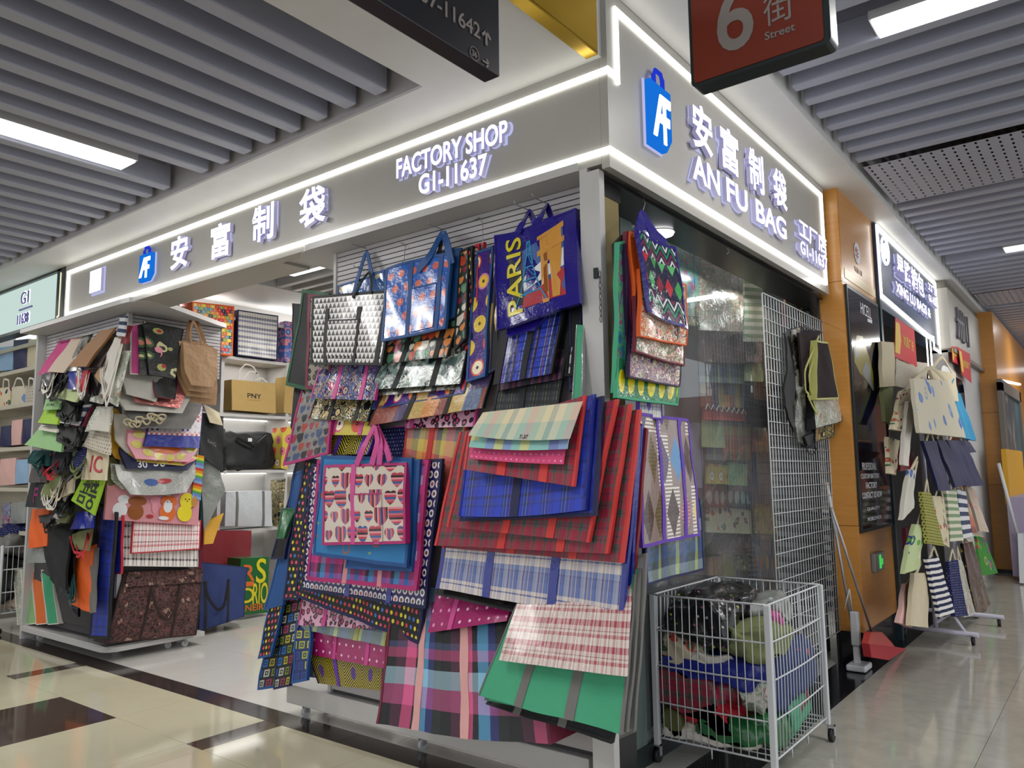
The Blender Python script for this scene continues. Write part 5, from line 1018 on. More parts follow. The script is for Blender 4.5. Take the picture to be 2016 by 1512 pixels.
bag('red and white plaid laminated bag lying over the green bag', [(1030, 1150), (1242, 1150), (1233, 1332), (981, 1300)], (-.06, -.275), 'rw_plaid', wr=.003)
for p_, lb in (([(934, 433), (944, 428), (950, 440), (951, 470), (948, 490)], 'wire hook above the purple fruit bag'), ([(790, 478), (798, 484), (796, 510), (786, 525)], 'wire hook above the blue dotted bag')): hook(p_, 'y', [.16, .15, .1, .08, .07][:len(p_)], label=lb)
for x_ in (722, 727, 873, 1042, 1076, 741): pass
m = MB(); [m.tube([at(u, v, 'y', .17), at(u, v, 'y', .17)+Vector((0, -.20 if u == 741 else -.12, 0)), at(u, v, 'y', .17)+Vector((0, -.21 if u == 741 else -.13, .02))], .003, 5) for u, v in ((722, 489), (727, 533), (873, 452), (1042, 414), (1077, 401), (741, 836))]; m.build('peg_hook', M['chrome'], A)
# ------------------------------------------------------------------ the glass front on the right: bags hung outside
X = 'x'
bag('black bag hanging nearest the brass panel beside the glass', [(1208, 480), (1224, 462), (1218, 775), (1206, 768)], (.0, .0), 'black', ax=X)
bag('green leafy bag with yellow lemons on edge, left of the floral stack', [(1214, 478), (1236, 474), (1230, 786), (1208, 772)], (.02, .02), 'greenleaf', ax=X, pipe='green', pw=.012, group=None)
bag('deep purple bag with gold print on edge beside the lemon bag', [(1229, 480), (1246, 482), (1252, 740), (1236, 745)], (.03, .03), 'dpurple', ax=X, pipe='dpurple')
bag('lower green bag with a row of yellow lemons', [(1216, 640), (1345, 690), (1334, 798), (1212, 783)], (.0, .04), 'lemon', ax=X, pipe='green', pw=.01)
bag('lilac floral bag, lowest of the three floral bags by the glass', [(1246, 560), (1345, 610), (1334, 762), (1238, 742)], (.02, .06), 'floral_l', ax=X, pipe='dpurple', pw=.006)
bag('maroon-edged bag on edge behind the floral bags', [(1236, 455), (1250, 455), (1262, 690), (1248, 690)], (.04, .04), 'maroon', ax=X, pipe='maroon')
bag('cream and green floral bag in the middle of the floral stack by the glass', [(1250, 540), (1348, 580), (1342, 721), (1248, 692)], (.04, .08), 'floral_g', ax=X, pipe='maroon', pw=.006)
bag('rust-edged bag on edge left of the clover bag', [(1243, 455), (1256, 458), (1270, 664), (1256, 664)], (.05, .06), 'orange', ax=X, pipe='orange')
bag('orange and cream floral bag peeking below the clover bag', [(1256, 530), (1348, 560), (1350, 680), (1258, 662)], (.06, .10), 'floral_o', ax=X, pipe='orange', pw=.006)
bag('glossy green clover and zigzag bag with indigo handles at the glass', [(1252, 446), (1326, 488), (1350, 648), (1278, 614)], (.08, .12), 'clover', ax=X, pipe='paris', pw=.012, top=.04,
    hnd=[((1256, 448), (1260, 430), (1264, 420, .06), (1276, 445), (1302, 510)), ((1268, 455), (1264, 432), (1265, 420, .05), (1290, 460), (1312, 480))], hmat='paris', hw=.045)
hook([(1267, 392), (1270, 400), (1266, 415), (1262, 424)], X, [-.05, -.02, .03, .06], label='thin wire hook holding the clover bag under the sign')
hook([(1432, 489), (1436, 496), (1431, 500)], X, [-.08, -.08, -.07], label='small wire hook under the sign in the middle of the glass')
bag('lilac webbing strip and navy plaid bag above the argyle bag', [(1256, 785), (1300, 790), (1300, 826), (1256, 822)], (-.02, -.01), 'navy_plaid', ax=X, pipe='purple', pw=.008)
ab = bag('brown argyle bag with purple piping and straps standing at the glass', [(1254, 812), (1355, 826), (1376, 1054), (1264, 1078)], (.0, .04), 'argyle', ax=X, pipe='purple', pw=.012, bands=(.40, .78), bmat='purple', bw=.03,
    hnd=[((1281, 820), (1277, 795), (1279, 780), (1288, 800), (1303, 830), (1322, 866))], hmat='purple', hw=.03)
bag('teal and lime check bag below the argyle bag', [(1266, 1000), (1378, 980), (1386, 1122), (1272, 1152)], (-.03, .0), 'argyle2', ax=X, pipe='navy', pw=.01)
# ------------------------------------------------------------------ bags seen through the glass, hung on the inner display wall
INN = -.50
inner = [('green floral bag high behind the glass, first column', 1290, 430, 1378, 620, 'greenleaf'), ('grey leafy bag behind the glass beside the clover bag', 1345, 480, 1374, 640, 'ethnic'),
 ('yellow and grey floral bag at the top behind the glass, second column', 1376, 470, 1462, 650, 'floral_g'), ('red and green scroll bag behind the glass', 1376, 640, 1464, 712, 'tapestry'), ('teal diamond-band bag behind the glass', 1376, 706, 1464, 752, 'argyle2'),
 ('orange patch bag behind the glass above the red zigzag bag', 1380, 748, 1466, 800, 'patchw'), ('bright orange-red bag with a white zigzag behind the glass', 1384, 788, 1468, 826, 'coral'), ('green and red heart-print bag behind the glass', 1380, 826, 1424, 880, 'citrus'),
 ('orange and green print bag behind the glass', 1424, 830, 1476, 905, 'rainbow'), ('white-trimmed green box bag behind the glass', 1390, 878, 1428, 905, 'argyle2'), ('cream and red fruit bag behind the glass', 1390, 912, 1434, 952, 'melon'), ('pale green picture bag behind the glass', 1434, 910, 1472, 955, 'sage'),
 ('bag with pale ovals on red behind the glass', 1390, 952, 1432, 998, 'ov1'), ('bag with pale ovals on navy behind the glass', 1432, 954, 1478, 996, 'ov2'), ('brown bag with small blue figures behind the glass', 1392, 996, 1476, 1048, 'toys'), ('brown mottled bag low behind the glass', 1394, 1046, 1478, 1090, 'tapestry'),
 ('orange-brown bag low behind the glass', 1396, 1094, 1418, 1132, 'kraft_d'), ('yellow ring-print bag low behind the glass', 1422, 1090, 1448, 1134, 'yellowc'), ('black bag with a pale sprig low behind the glass', 1448, 1092, 1476, 1122, 'ethnic'),
 ('olive striped bag behind the glass at the top right', 1466, 520, 1502, 672, 'stripe_g'), ('grey-green floral bag behind the glass, right column', 1466, 672, 1500, 712, 'floral_l'), ('green tulip bag behind the glass, right column', 1468, 712, 1502, 750, 'citrus'), ('plum bag behind the glass, right column', 1468, 760, 1506, 832, 'maroon_plaid'),
 ('orange doll-print bag behind the glass, right column', 1482, 840, 1512, 890, 'rainbow'), ('navy bag behind the glass beside the wire grid', 1476, 890, 1524, 990, 'navy'), ('yellow speckled bag behind the glass beside the wire grid', 1486, 990, 1528, 1050, 'fruit_y'), ('blue-grey bag with yellow drops behind the glass', 1480, 1052, 1532, 1135, 'drop'),
 ('lilac picture bag behind the glass right of the argyle bag', 1352, 830, 1382, 960, 'pearl'), ('plum bag behind the glass below the lilac one', 1352, 960, 1384, 1060, 'dpurple'), ('brown bag in the shadow behind the glass, upper middle', 1345, 660, 1376, 830, 'brown'),
 ('dark stack behind the wire grid, upper', 1506, 600, 1560, 760, 'camo_g'), ('grey striped stack behind the wire grid, middle', 1520, 770, 1630, 1000, 'navy_plaid'), ('pale striped stack behind the wire grid, lower', 1530, 1000, 1640, 1200, 'stripe_n'), ('orange floral bag behind the glass at the far top corner', 1545, 575, 1575, 640, 'rainbow'), ('dark floral bag behind the grid, top', 1580, 600, 1612, 760, 'ethnic')]
K['ov1'] = mk('ovals_on_red', dots('#8c3434', ['#b0b0a4', '#c0a89c', '#c8a898'], .11, .36, .17)); K['ov2'] = mk('ovals_on_navy', dots('#20283c', ['#9cb0ac', '#a8a8a0'], .11, .36, .17)); K['fruit_y'] = mk('yellow_speckle', floral('#a8a020', ['#c0b82c', '#a86c5c', '#8c9430', '#c8c040'], 14)); K['drop'] = mk('yellow_drops', dots('#54586c', ['#b0a030', '#a85c34', '#b0a838'], .12, .24, .24))
for lb, u0, v0, u1, v1, mt_ in inner:
    bag(lb, [(u0, v0), (u1, v0+(u1-u0)*.10), (u1+2, v1+(u1-u0)*.04), (u0+1, v1)], (INN, INN+.05), mt_, ax=X, wr=.005)
m = MB(); a = at(1385, 800, X, INN+.06); b = at(1466, 812, X, INN+.06); n_ = 8
m.tube([a.lerp(b, k/(2*n_))+Vector((.012, 0, .02 if k % 2 else -.02)) for k in range(2*n_+1)], .004, 4, smooth=False); zz = m.build('zigzag_trim', K['inkw'], None, 'white zigzag ribbon across the orange-red bag behind the glass', 'trim')
# ------------------------------------------------------------------ wire grid panel
gp = empty('wire_grid', (.02, 2.5, .3), 'white wire grid panel leaning on the glass beside the wood column', 'grid panel')
GX = -.085; gy0, gy1, gz0, gz1 = at(1500, 577, X, GX).y, 3.49, .25, at(1500, 577, X, GX).z
m = MB(); y = gy0; nY = 24
for i in range(nY+1): yy = gy0+(gy1-gy0)*i/nY; m.tube([(GX, yy, gz0), (GX, yy, gz1)], .0035 if 0 < i < nY else .005, 5)
m.build('vertical_wires', M['wire'], gp)
m = MB(); nZ = 28
for i in range(nZ+1): zz_ = gz0+(gz1-gz0)*i/nZ; m.tube([(GX+.006, gy0, zz_), (GX+.006, gy1, zz_)], .003 if 0 < i < nZ else .005, 5)
m.build('horizontal_wires', M['wire'], gp)
# dark insulated bags on the grid
GD = -.05
for i, (q_, mt_, lb) in enumerate((([(1542, 656), (1566, 645), (1560, 850), (1548, 800)], 'black', 'black bag strap bundle furthest left on the wire grid'), ([(1558, 650), (1576, 644), (1590, 880), (1570, 870)], 'camo_g', 'black and olive striped bag hanging on edge on the wire grid'), ([(1572, 648), (1612, 652), (1600, 884), (1584, 880)], 'dgrey', 'charcoal cloth bag in the middle of the bundle on the wire grid'))):
    bag(lb, q_, (GD, GD+.03), mt_, ax=X, wr=.014, hnd=[((q_[0][0]+6, q_[0][1]+4), (1570+i*6, 642), (q_[1][0], q_[1][1]+6))], hmat='black', hw=.014)
bag('grey newspaper-print insulated bag, lower one of two on the wire grid', [(1600, 780), (1640, 800), (1640, 860), (1606, 872)], (GD+.03, GD+.06), 'ethnic', ax=X, th=.06, pipe='black', pw=.006)
bag('grey newspaper-print bag just under the brown lime-piped bag', [(1598, 770), (1658, 786), (1656, 830), (1604, 845)], (GD+.05, GD+.08), 'whiteprint', ax=X, th=.06, pipe='black', pw=.006)
bag('brown weave bag with lime piping and lime handles, front one on the grid', [(1606, 670), (1632, 676), (1651, 785), (1606, 787)], (GD+.10, GD+.12), 'brown', ax=X, pipe='limep', pw=.012, th=.05,
    hnd=[((1612, 662), (1596, 700), (1584, 730), (1586, 770), (1592, 776)), ((1614, 672), (1600, 710), (1592, 740), (1598, 780), (1611, 820), (1600, 800), (1590, 778))], hmat='limep', hw=.018)
bag('second brown weave bag behind the lime-piped one', [(1572, 655), (1612, 656), (1610, 770), (1580, 760)], (GD+.06, GD+.06), 'brown', ax=X)
bag('black strap loop hanging lowest from the grid bundle', [(1582, 860), (1610, 850), (1606, 872), (1590, 878)], (GD+.05, GD+.05), 'black', ax=X, hnd=[((1586, 870), (1590, 890), (1600, 896), (1610, 880), (1608, 862))], hmat='black', hw=.012)
# ------------------------------------------------------------------ wire bin on wheels
cx0, cx1, cy0, cy1, cz0, cz1 = -.27, .345, .79, 1.63, .125, .85
ct = empty('wire_bin', ((cx0+cx1)/2, (cy0+cy1)/2, 0), 'white wire bin on castors full of bags in the right corridor', 'bin')
for x_, y_ in ((cx0, cy0), (cx1, cy0), (cx1, cy1), (cx0, cy1)):
    m = MB(); m.box((x_-.015, y_-.015, .085), (x_+.015, y_+.015, cz1), .003); m.build('corner_post', M['wire'], ct)
    castor(ct, x_+(.02 if x_ > 0 else 0), y_, .09, .034)
def bow(a, b, s):  # rail with a slight outward bow
    a = Vector(a); b = Vector(b); return [a.lerp(b, k/8)+Vector(s)*math.sin(math.pi*k/8) for k in range(9)]
sides = [((cx0, cy0), (cx1, cy0), (0, -1)), ((cx1, cy0), (cx1, cy1), (1, 0)), ((cx1, cy1), (cx0, cy1), (0, 1)), ((cx0, cy1), (cx0, cy0), (-1, 0))]
for (xa, ya), (xb, yb), (nx_, ny_) in sides:
    m = MB()
    for k, z_ in enumerate((cz0, .305, .49, .67, cz1)):
        r_ = .0055 if k in (0, 4) else .0045; o = .012*(k not in (0, 4)) ; m.tube(bow((xa, ya, z_), (xb, yb, z_), (nx_*o, ny_*o, 0)), r_, 5)
    m.build('rail', M['wire'], ct)
    m = MB(); n_ = 15 if nx_ == 0 else 19
    for k in range(1, n_): p = Vector((xa, ya, 0)).lerp(Vector((xb, yb, 0)), k/n_); m.tube([(p.x, p.y, cz0), (p.x+nx_*.006, p.y+ny_*.006, (cz0+cz1)/2), (p.x, p.y, cz1)], .0028, 5)
    m.build('upright_wires', M['wire'], ct)
m = MB()
for k in range(12): m.tube([(cx0, cy0+(cy1-cy0)*k/11, cz0), (cx1, cy0+(cy1-cy0)*k/11, cz0)], .003, 4)
m.build('base_wires', M['wire'], ct)
m = MB(); m.tube([(cx0+.3, cy0, cz0), (cx0+.3, cy0, cz0-.05)], .004, 5); m.tube([(cx1, cy0+.25, cz0), (cx1, cy0+.25, cz0-.05)], .004, 5); m.tube([(cx1, cy0+.5, cz0), (cx1, cy0+.5, cz0-.05)], .004, 5); m.build('stub_wires', M['wire'], ct)
def lump(label, c, r, mt_, seed, rz=0, name='crumpled_bag', squash=None, cat='bag'):
    "a soft folded bag in the bin"
    rr = random.Random(seed); bm = bmesh.new(); bmesh.ops.create_icosphere(bm, subdivisions=4, radius=1); ph = [rr.uniform(0, 6) for _ in range(9)]
    uvl = bm.loops.layers.uv.new('UVMap'); cr, sr = math.cos(rz), math.sin(rz)
    for v in bm.verts:
        p = v.co.copy(); n = p.normalized()
        k = 1+.16*math.sin(3*n.x+ph[0]+2*n.y)+.10*abs(math.sin(6*n.x-4*n.y+ph[6]))+.08*math.sin(5*n.y+ph[1]-3*n.z)+.06*math.sin(9*n.x+4*n.z+ph[2])+.04*math.sin(15*n.y+9*n.x+ph[3])
        e = .62; q = Vector([abs(a)**e*(1 if a > 0 else -1) for a in n])*k
        x, y, z = q.x*r[0], q.y*r[1], q.z*r[2]
        v.co = Vector((c[0]+x*cr-y*sr, c[1]+x*sr+y*cr, c[2]+z+.012*math.sin(x*26+ph[4])+.01*math.sin(y*31+ph[5])))
        v.co.x = min(max(v.co.x, cx0+.012), cx1-.012) if name == 'crumpled_bag' else v.co.x; v.co.y = min(max(v.co.y, cy0+.012), cy1-.012) if name == 'crumpled_bag' else v.co.y; v.co.z = max(v.co.z, cz0+.008) if name == 'crumpled_bag' else v.co.z
    for f in bm.faces:
        f.smooth = True
        for l in f.loops: l[uvl].uv = (l.vert.co.x+l.vert.co.y*.7, l.vert.co.z+l.vert.co.y*.5)
    m = MB(); m.bm.free(); m.bm = bm; m.uv = uvl; return m.build(name, K[mt_], None, label, cat)
for a in (('white paper-like bag lying on the floor of the bin', (-.05, .95, .165), (.24, .17, .035), 'white', 1, .2), ('bright green bag at the bottom of the wire bin', (.12, .95, .21), (.20, .18, .07), 'green_box', 2, .3), ('light green bag beside it at the far bottom of the bin', (.20, 1.35, .22), (.12, .22, .09), 'green', 3, .1),
          ('red bag near the bottom of the wire bin', (-.02, .93, .27), (.18, .14, .06), 'red', 4, -.2), ('maroon red bag under the blue bag in the bin', (-.08, .97, .36), (.20, .18, .10), 'tartan_red', 5, .1), ('maroon bag at the back of the bin', (.05, 1.3, .33), (.22, .25, .12), 'dred', 6, .1),
          ('olive green bag at the bottom left corner of the bin', (-.2, .9, .2), (.07, .10, .06), 'olive', 7, 0), ('royal blue bag across the middle of the wire bin', (.0, 1.0, .48), (.30, .20, .075), 'royal', 8, .15), ('periwinkle blue bag on the right side of the bin', (.24, 1.32, .42), (.09, .28, .16), 'denim', 9, 0),
          ('white folded bag on top of the blue bag in the bin', (.02, .92, .545), (.12, .10, .025), 'white', 10, .3), ('black and orange figured bag at the left of the bin', (-.16, .95, .56), (.12, .13, .06), 'toys', 11, .2), ('sage green bag slung across the middle of the bin', (.17, 1.08, .64), (.21, .24, .07), 'khaki', 12, .5),
          ('black printed bag heaped at the upper left of the bin', (-.10, 1.08, .72), (.19, .26, .12), 'specks', 13, .2), ('black plastic bag on top of the heap', (-.06, 1.22, .79), (.18, .20, .06), 'blackg', 14, 0), ('clear crinkled plastic wrap on the top right of the bin', (.14, 1.28, .76), (.12, .14, .06), 'clear', 15, .4),
          ('hot pink crumpled bag near the top right of the bin', (.24, 1.18, .70), (.05, .08, .045), 'hotpink', 16, .3), ('orange-red scrap bag at the right of the bin', (.28, 1.38, .52), (.04, .07, .03), 'coral', 17, 0), ('white and mint crumpled bag in the front corner of the bin', (.22, .88, .42), (.07, .06, .09), 'whiteprint', 18, .3)):
    lump(*a)
# ------------------------------------------------------------------ brooms by the wood column
br = empty('dustpan', (.02, 3.75, 0), 'white long-handled dustpan leaning by the wood column', 'dustpan')
Y_ = 'y'; T0 = at(1628, 950, Y_, 3.44); B0 = at(1680, 1245, Y_, 3.38)
m = MB(); m.tube([T0, B0], .011, 8); m.build('handle', M['chrome'], br); m = MB(); m.tube([T0, T0.lerp(B0, .35)], .014, 8); m.build('grip', M['wire'], br)
p = at(1683, 1222, Y_, 3.38); q = at(1681, 1270, Y_, 3.38)
m = MB(); m.box((p.x-.03, p.y-.03, q.z), (p.x+.03, p.y+.03, p.z+.07), .01); m.build('socket', M['wire'], br)
m = MB(); g0 = at(1690, 1290, Y_, 3.36); m.box((g0.x-.07, 3.26, .004), (g0.x+.07, 3.46, .05), .012); m.box((p.x-.02, 3.36, .05), (p.x+.02, 3.40, q.z+.02)); m.build('pan', M['wire'], br)
m = MB(); a = at(1672, 1160, Y_, 3.38); b = at(1662, 1200, Y_, 3.38); c = at(1678, 1205, Y_, 3.38); m.tube([a, b, c, a], .006, 5); m.build('catch', M['wire'], br)
bo = empty('broom', (.15, 3.9, 0), 'broom with red bristles and a thin metal handle leaning on the wood column', 'broom')
T1 = at(1637, 1000, X, .09); h0 = at(1718, 1250, X, .14)
m = MB(); m.tube([T1, h0], .010, 8); m.build('handle', M['chrome'], bo)
P = [at(u, v, X, .16) for u, v in ((1702, 1244), (1724, 1243), (1742, 1262), (1750, 1272), (1696, 1266))]
m = MB(); m.prism(P, (.045, 0, 0)); m.build('cap', M['redcap'], bo)
P = [at(u, v, X, .16) for u, v in ((1696, 1266), (1750, 1272), (1772, 1294), (1735, 1298), (1700, 1292))]
for p_ in P: p_.z = max(p_.z, .004)
m = MB(); m.prism(P, (.055, 0, 0)); m.build('bristles', M['redp'], bo)
b3 = empty('mop', at(2010, 1100, X, .5), 'pale long-handled mop leaning near the right edge of the picture', 'mop')
m = MB(); a = at(1966, 912, X, .46); b = at(2006, 1065, X, .6); m.tube([a, b], .02, 8); m.build('handle', M['wire'], b3)
m = MB(); b = at(2004, 1050, X, .6); c = at(2010, 1110, 'z', .02); m.prism([b+Vector((0, -.05, 0)), b+Vector((0, .1, 0)), Vector((b.x, b.y+.3, .02)), Vector((b.x, b.y-.3, .02))], (.06, 0, 0)); m.build('head', M['wire'], b3)
# ------------------------------------------------------------------ bag rack in the right corridor
rk = empty('bag_rack', (.35, 5.0, 0), 'white tubular rack on castors hung with canvas bags outside the second shop', 'rack')
rx, ry = .32, 5.0
def bar(a, b, w=.02): m = MB(); m.tube([a, b], w, 8); m.build('tube', M['steelw'], rk)
bar((rx, ry, .08), (rx, ry, 2.35)); bar((rx+.05, ry+.95, .08), (rx+.05, ry+.95, 2.2))
bar((.02, ry-.12, .085), (.68, ry-.22, .085), .022); bar((.06, ry+.9, .085), (.76, ry+.82, .085), .022); bar((rx, ry, .12), (rx+.05, ry+.95, .12), .016)
bar((rx, ry, .42), (.58, ry-.2, .1), .014); bar((rx, ry, 2.3), (rx+.05, ry+.95, 2.2), .014)
for x_, y_ in ((.64, ry-.22), (.72, ry+.82), (.08, ry-.1)): castor(rk, x_, y_, .085, .035)
RKX = .42
rack = [('off-white shell and fish print tote, large front one on the rack', [(1798, 745), (1868, 750), (1900, 862), (1814, 852)], 'seashell', .10, 'cream'), ('turquoise tote at the upper right of the rack', [(1866, 770), (1890, 775), (1922, 868), (1896, 862)], 'sky', .02, 'sky'),
 ('cream rope-handled tote behind the seashell tote', [(1830, 725), (1880, 735), (1886, 790), (1846, 790)], 'cream', .0, 'cream'),
 ('small cream bear-print pouch sheet behind the rack top', [(1762, 705), (1826, 715), (1822, 770), (1762, 760)], 'mouse', -.25, None), ('pale grey tote at the upper left of the rack', [(1734, 672), (1760, 674), (1762, 760), (1740, 762)], 'cream', -.25, None), ('khaki grey tote hanging under the pale grey one', [(1740, 760), (1758, 762), (1756, 835), (1744, 830)], 'khaki', -.22, None),
 ('orange and red printed tote at the left of the rack', [(1778, 770), (1796, 760), (1786, 850), (1758, 845)], 'toys', -.05, 'white'), ('white strap tote hanging on edge left of the pole', [(1788, 790), (1800, 800), (1790, 918), (1780, 915)], 'white', .0, 'white'),
 ('cream faces-print bag at the left edge of the rack', [(1750, 860), (1772, 868), (1764, 936), (1752, 932)], 'toys', -.10, None), ('deep red bag in the middle left of the rack', [(1770, 880), (1802, 890), (1796, 925), (1772, 928)], 'dred', -.12, None),
 ('plain royal blue tote, left one of the blue row', [(1820, 868), (1842, 868), (1871, 966), (1850, 966)], 'navy', .06, 'cream'), ('royal blue tote with a white edge in the blue row', [(1842, 864), (1862, 868), (1904, 955), (1882, 960)], 'navy', .05, 'cream'), ('navy tote with sparkly trim on the right of the blue row', [(1866, 866), (1898, 868), (1938, 956), (1902, 958)], 'navy', .03, 'cream'), ('small navy pouch sticking out right of the rack', [(1896, 866), (1908, 870), (1922, 890), (1908, 892)], 'navy', -.04, None),
 ('blue and cream print tote hanging left of the pole', [(1790, 924), (1805, 926), (1800, 1000), (1774, 1024)], 'bluebird', .05, 'cream'), ('yellow and black speckled tote in the middle of the rack', [(1818, 968), (1832, 970), (1857, 1075), (1828, 1070)], 'speck', .08, 'cream'), ('cream colour-print tote right of the yellow speckled one', [(1838, 976), (1860, 978), (1870, 1078), (1854, 1070)], 'toys', .07, 'cream'),
 ('sage striped tote with a jute bottom', [(1862, 962), (1884, 964), (1896, 1064), (1870, 1066)], 'stripe_g', .05, 'cream'), ('grey and white striped tote on the right of the rack', [(1884, 962), (1900, 966), (1915, 1056), (1896, 1060)], 'stripe_n', .03, 'cream'), ('rainbow-edged narrow bag behind the striped totes', [(1898, 975), (1906, 985), (1926, 1048), (1914, 1050)], 'rainbow', .0, None), ('pink and cream print tote at the right side of the rack', [(1904, 958), (1918, 962), (1948, 1048), (1930, 1046)], 'pinkmar', -.02, 'cream'),
 ('green and orange print tote lower left on the rack', [(1803, 1032), (1824, 1034), (1812, 1118), (1780, 1130)], 'citrus', .06, 'cream'), ('bright green and red print tote lower right on the rack', [(1924, 1056), (1940, 1058), (1966, 1128), (1932, 1134)], 'parrot', -.02, 'cream'), ('dark red bag behind the green and orange tote', [(1784, 1040), (1800, 1034), (1800, 1090), (1786, 1080)], 'maroon', -.10, None),
 ('navy and white striped tote with a jute bottom low on the rack', [(1826, 1100), (1850, 1096), (1880, 1205), (1850, 1215)], 'stripe_bw', .10, 'cream'), ('navy small-print tote beside the navy striped one', [(1866, 1106), (1884, 1102), (1904, 1212), (1878, 1214)], 'navyp', .08, 'cream'), ('white crinkled tote between the navy and the gold sequin bags', [(1884, 1100), (1896, 1106), (1922, 1210), (1898, 1216)], 'whiteprint', .06, 'cream'), ('black and gold sequin tote at the bottom right of the rack', [(1894, 1070), (1914, 1066), (1952, 1214), (1924, 1222)], 'seq', .05, 'gold'),
 ('plain cream canvas tote at the bottom of the rack', [(1800, 1128), (1830, 1128), (1828, 1236), (1793, 1232)], 'cream', .06, 'cream'), ('cream canvas bag with a yellow print at the lower left', [(1782, 1150), (1802, 1146), (1796, 1236), (1768, 1226)], 'blush', .0, 'cream')]
for i, (lb, q_, mt_, o_, hm) in enumerate(rack):
    cxm = (q_[0][0]+q_[1][0])/2; top_ = q_[0][1]; hy = top_-26
    apex = (min(max(cxm, 1815), 1880)*.6+cxm*.4, hy)
    bag(lb, q_, (RKX+o_-.02, RKX+o_+.03), mt_, 'tote_bag', ax=X, wr=.005, th=.03, hnd=[((q_[0][0]+3, top_+3), apex, (q_[1][0]-3, q_[1][1]+3))] if hm else (), hmat='cream' if hm == 'gold' else hm, hw=.035)
# ------------------------------------------------------------------ left stand: bags on the face towards the shop entrance (x = BX side)
X = 'x'; EX = BX+.02
E_ = [('pearl silver tote with cut corners, widest one high on the left stand', [(222, 680), (380, 770), (352, 812), (224, 790)], 'silver', .10, 'silver', .0),]
bag('lilac pearl bag behind the silver totes', [(236, 672), (262, 680), (262, 800), (228, 795)], (EX+.04, EX+.05), 'pearl', ax=X)
bag('widest pearl silver tote with cut corners on the left stand', [(224, 690), (372, 700), (384, 815), (219, 806)], (EX+.09, EX+.20), 'silver', 'tote_bag', ax=X, cut=.16, cuth=.35, th=.03, wr=.004)
bag('rose pink foil tote between the two silver ones', [(250, 700), (372, 705), (368, 806), (250, 790)], (EX+.11, EX+.225), 'rose', 'tote_bag', ax=X, cut=.14, cuth=.35, th=.02, wr=.004)
bag('smaller pearl silver tote in front on the left stand', [(246, 672), (322, 690), (320, 795), (236, 772)], (EX+.13, EX+.25), 'silver', 'tote_bag', ax=X, cut=.16, cuth=.35, th=.03, wr=.004)
bag('black tote half hidden behind the dark flamingo-print bag', [(302, 720), (350, 724), (352, 788), (300, 780)], (EX+.15, EX+.27), 'black', 'tote_bag', ax=X, cut=.14, cuth=.4, pipe='maroon', pw=.006)
bag('pink and white dotted bag behind the dark tropical bag', [(260, 640), (280, 636), (284, 738), (258, 736)], (EX+.16, EX+.28), 'hotpink', ax=X, pipe='white', pw=.006)
tb = bag('dark tropical flower and pink bird print bag clipped at the stand corner', [(282, 632), (362, 648), (345, 746), (294, 737)], (EX+.20, EX+.31), 'tropic', ax=X, pipe='black', pw=.003, wr=.003)
decal(tb, [oval(.36, .50, .12, .06, 14), [(.40, .52), (.48, .44), (.44, .38), (.40, .36), (.44, .40), (.42, .44)]], 'inkp', 'flamingo_print'); decal(tb, [oval(.35, .86, .14, .06, 8), oval(.45, .17, .16, .07, 8), oval(.70, .55, .08, .04, 6)], 'limep', 'petal_print'); decal(tb, [oval(.38, .86, .07, .035, 8), oval(.52, .20, .08, .04, 8)], 'inkr', 'petal_print', .004)
tb2 = bag('second dark tropical print bag behind the front one', [(272, 640), (292, 634), (310, 740), (274, 738)], (EX+.18, EX+.29), 'tropic', ax=X)
for i in range(4):
    w_ = (0, 8, 16, 24)[i]
    q_ = [(336+w_*1.0, 668+i*1.5), (400+w_*1.2, 672+i*5), (441-i*4, 800-i*12), (346+w_*.8, 787-i*10)]
    bag(('hindmost and largest of the four kraft washed-paper totes', 'third kraft washed-paper tote from the front', 'second kraft washed-paper tote from the front', 'front kraft washed-paper tote with a small rivet')[i], q_, (EX+.14+.045*i, EX+.16+.06*i), 'kraft', 'tote_bag', ax=X, group='kraft washed-paper totes on the left stand', cut=.17, cuth=.32, th=.012, wr=.003,
        hnd=[((378, 686), (374, 655), (380, 630), (392, 655), (400, 690))] if i == 3 else [((366, 672), (372, 640), (378, 622, EX+.04), (392, 640), (404, 676))] if i == 0 else (), hmat='kraft_d' if i == 0 else 'kraft', hw=.03 if i == 0 else .02)
bag('mustard yellow tote with a cut corner down the left side of the stack', [(212, 800), (232, 806), (300, 925), (208, 896)], (EX+.02, EX+.05), 'yellow', 'tote_bag', ax=X, cut=.2, cuth=.3)
bag('grey rose-sheen tote with frilly cream flower', [(240, 770), (400, 780), (386, 845), (250, 842)], (EX+.06, EX+.19), 'grey', 'tote_bag', ax=X, cut=.1, cuth=.5)
for k in range(7):
    pass
m = MB(); rr = random.Random(5)
for k in range(9):
    c = at(250+k*9+rr.uniform(-3, 3), 826+rr.uniform(-8, 10), X, EX+.215); m.tube([c+Vector((.012*math.sin(t*2), .030*math.cos(t), .026*math.sin(t))) for t in [q*math.pi/6 for q in range(13)]], .009, 5)
m.build('frill_trim', K['cream'], None, 'cream ruffled flower trim on the grey tote of the left stand', 'flower trim')
hb = bag('red, white and blue houndstooth bag with a solid blue base', [(302, 796), (400, 798), (392, 882), (285, 878)], (EX+.02, EX+.17), 'housew', 'tote_bag', ax=X, th=.05, wr=.002, pipe='royal', pw=.002)
m = MB(); patch_mesh(m, root_s[hb.name], .0, 1., .0, .27, .003, .06, 8, 2); m.build('base_panel', K['royal'], hb, 'solid blue base panel')
td = bag('pink and pale yellow oval print bag below the houndstooth bag', [(252, 845), (390, 860), (388, 911), (250, 902)], (EX+.10, EX+.15), 'inkp', 'tote_bag', ax=X, cut=.12, cuth=.5, th=.03, wr=.002)
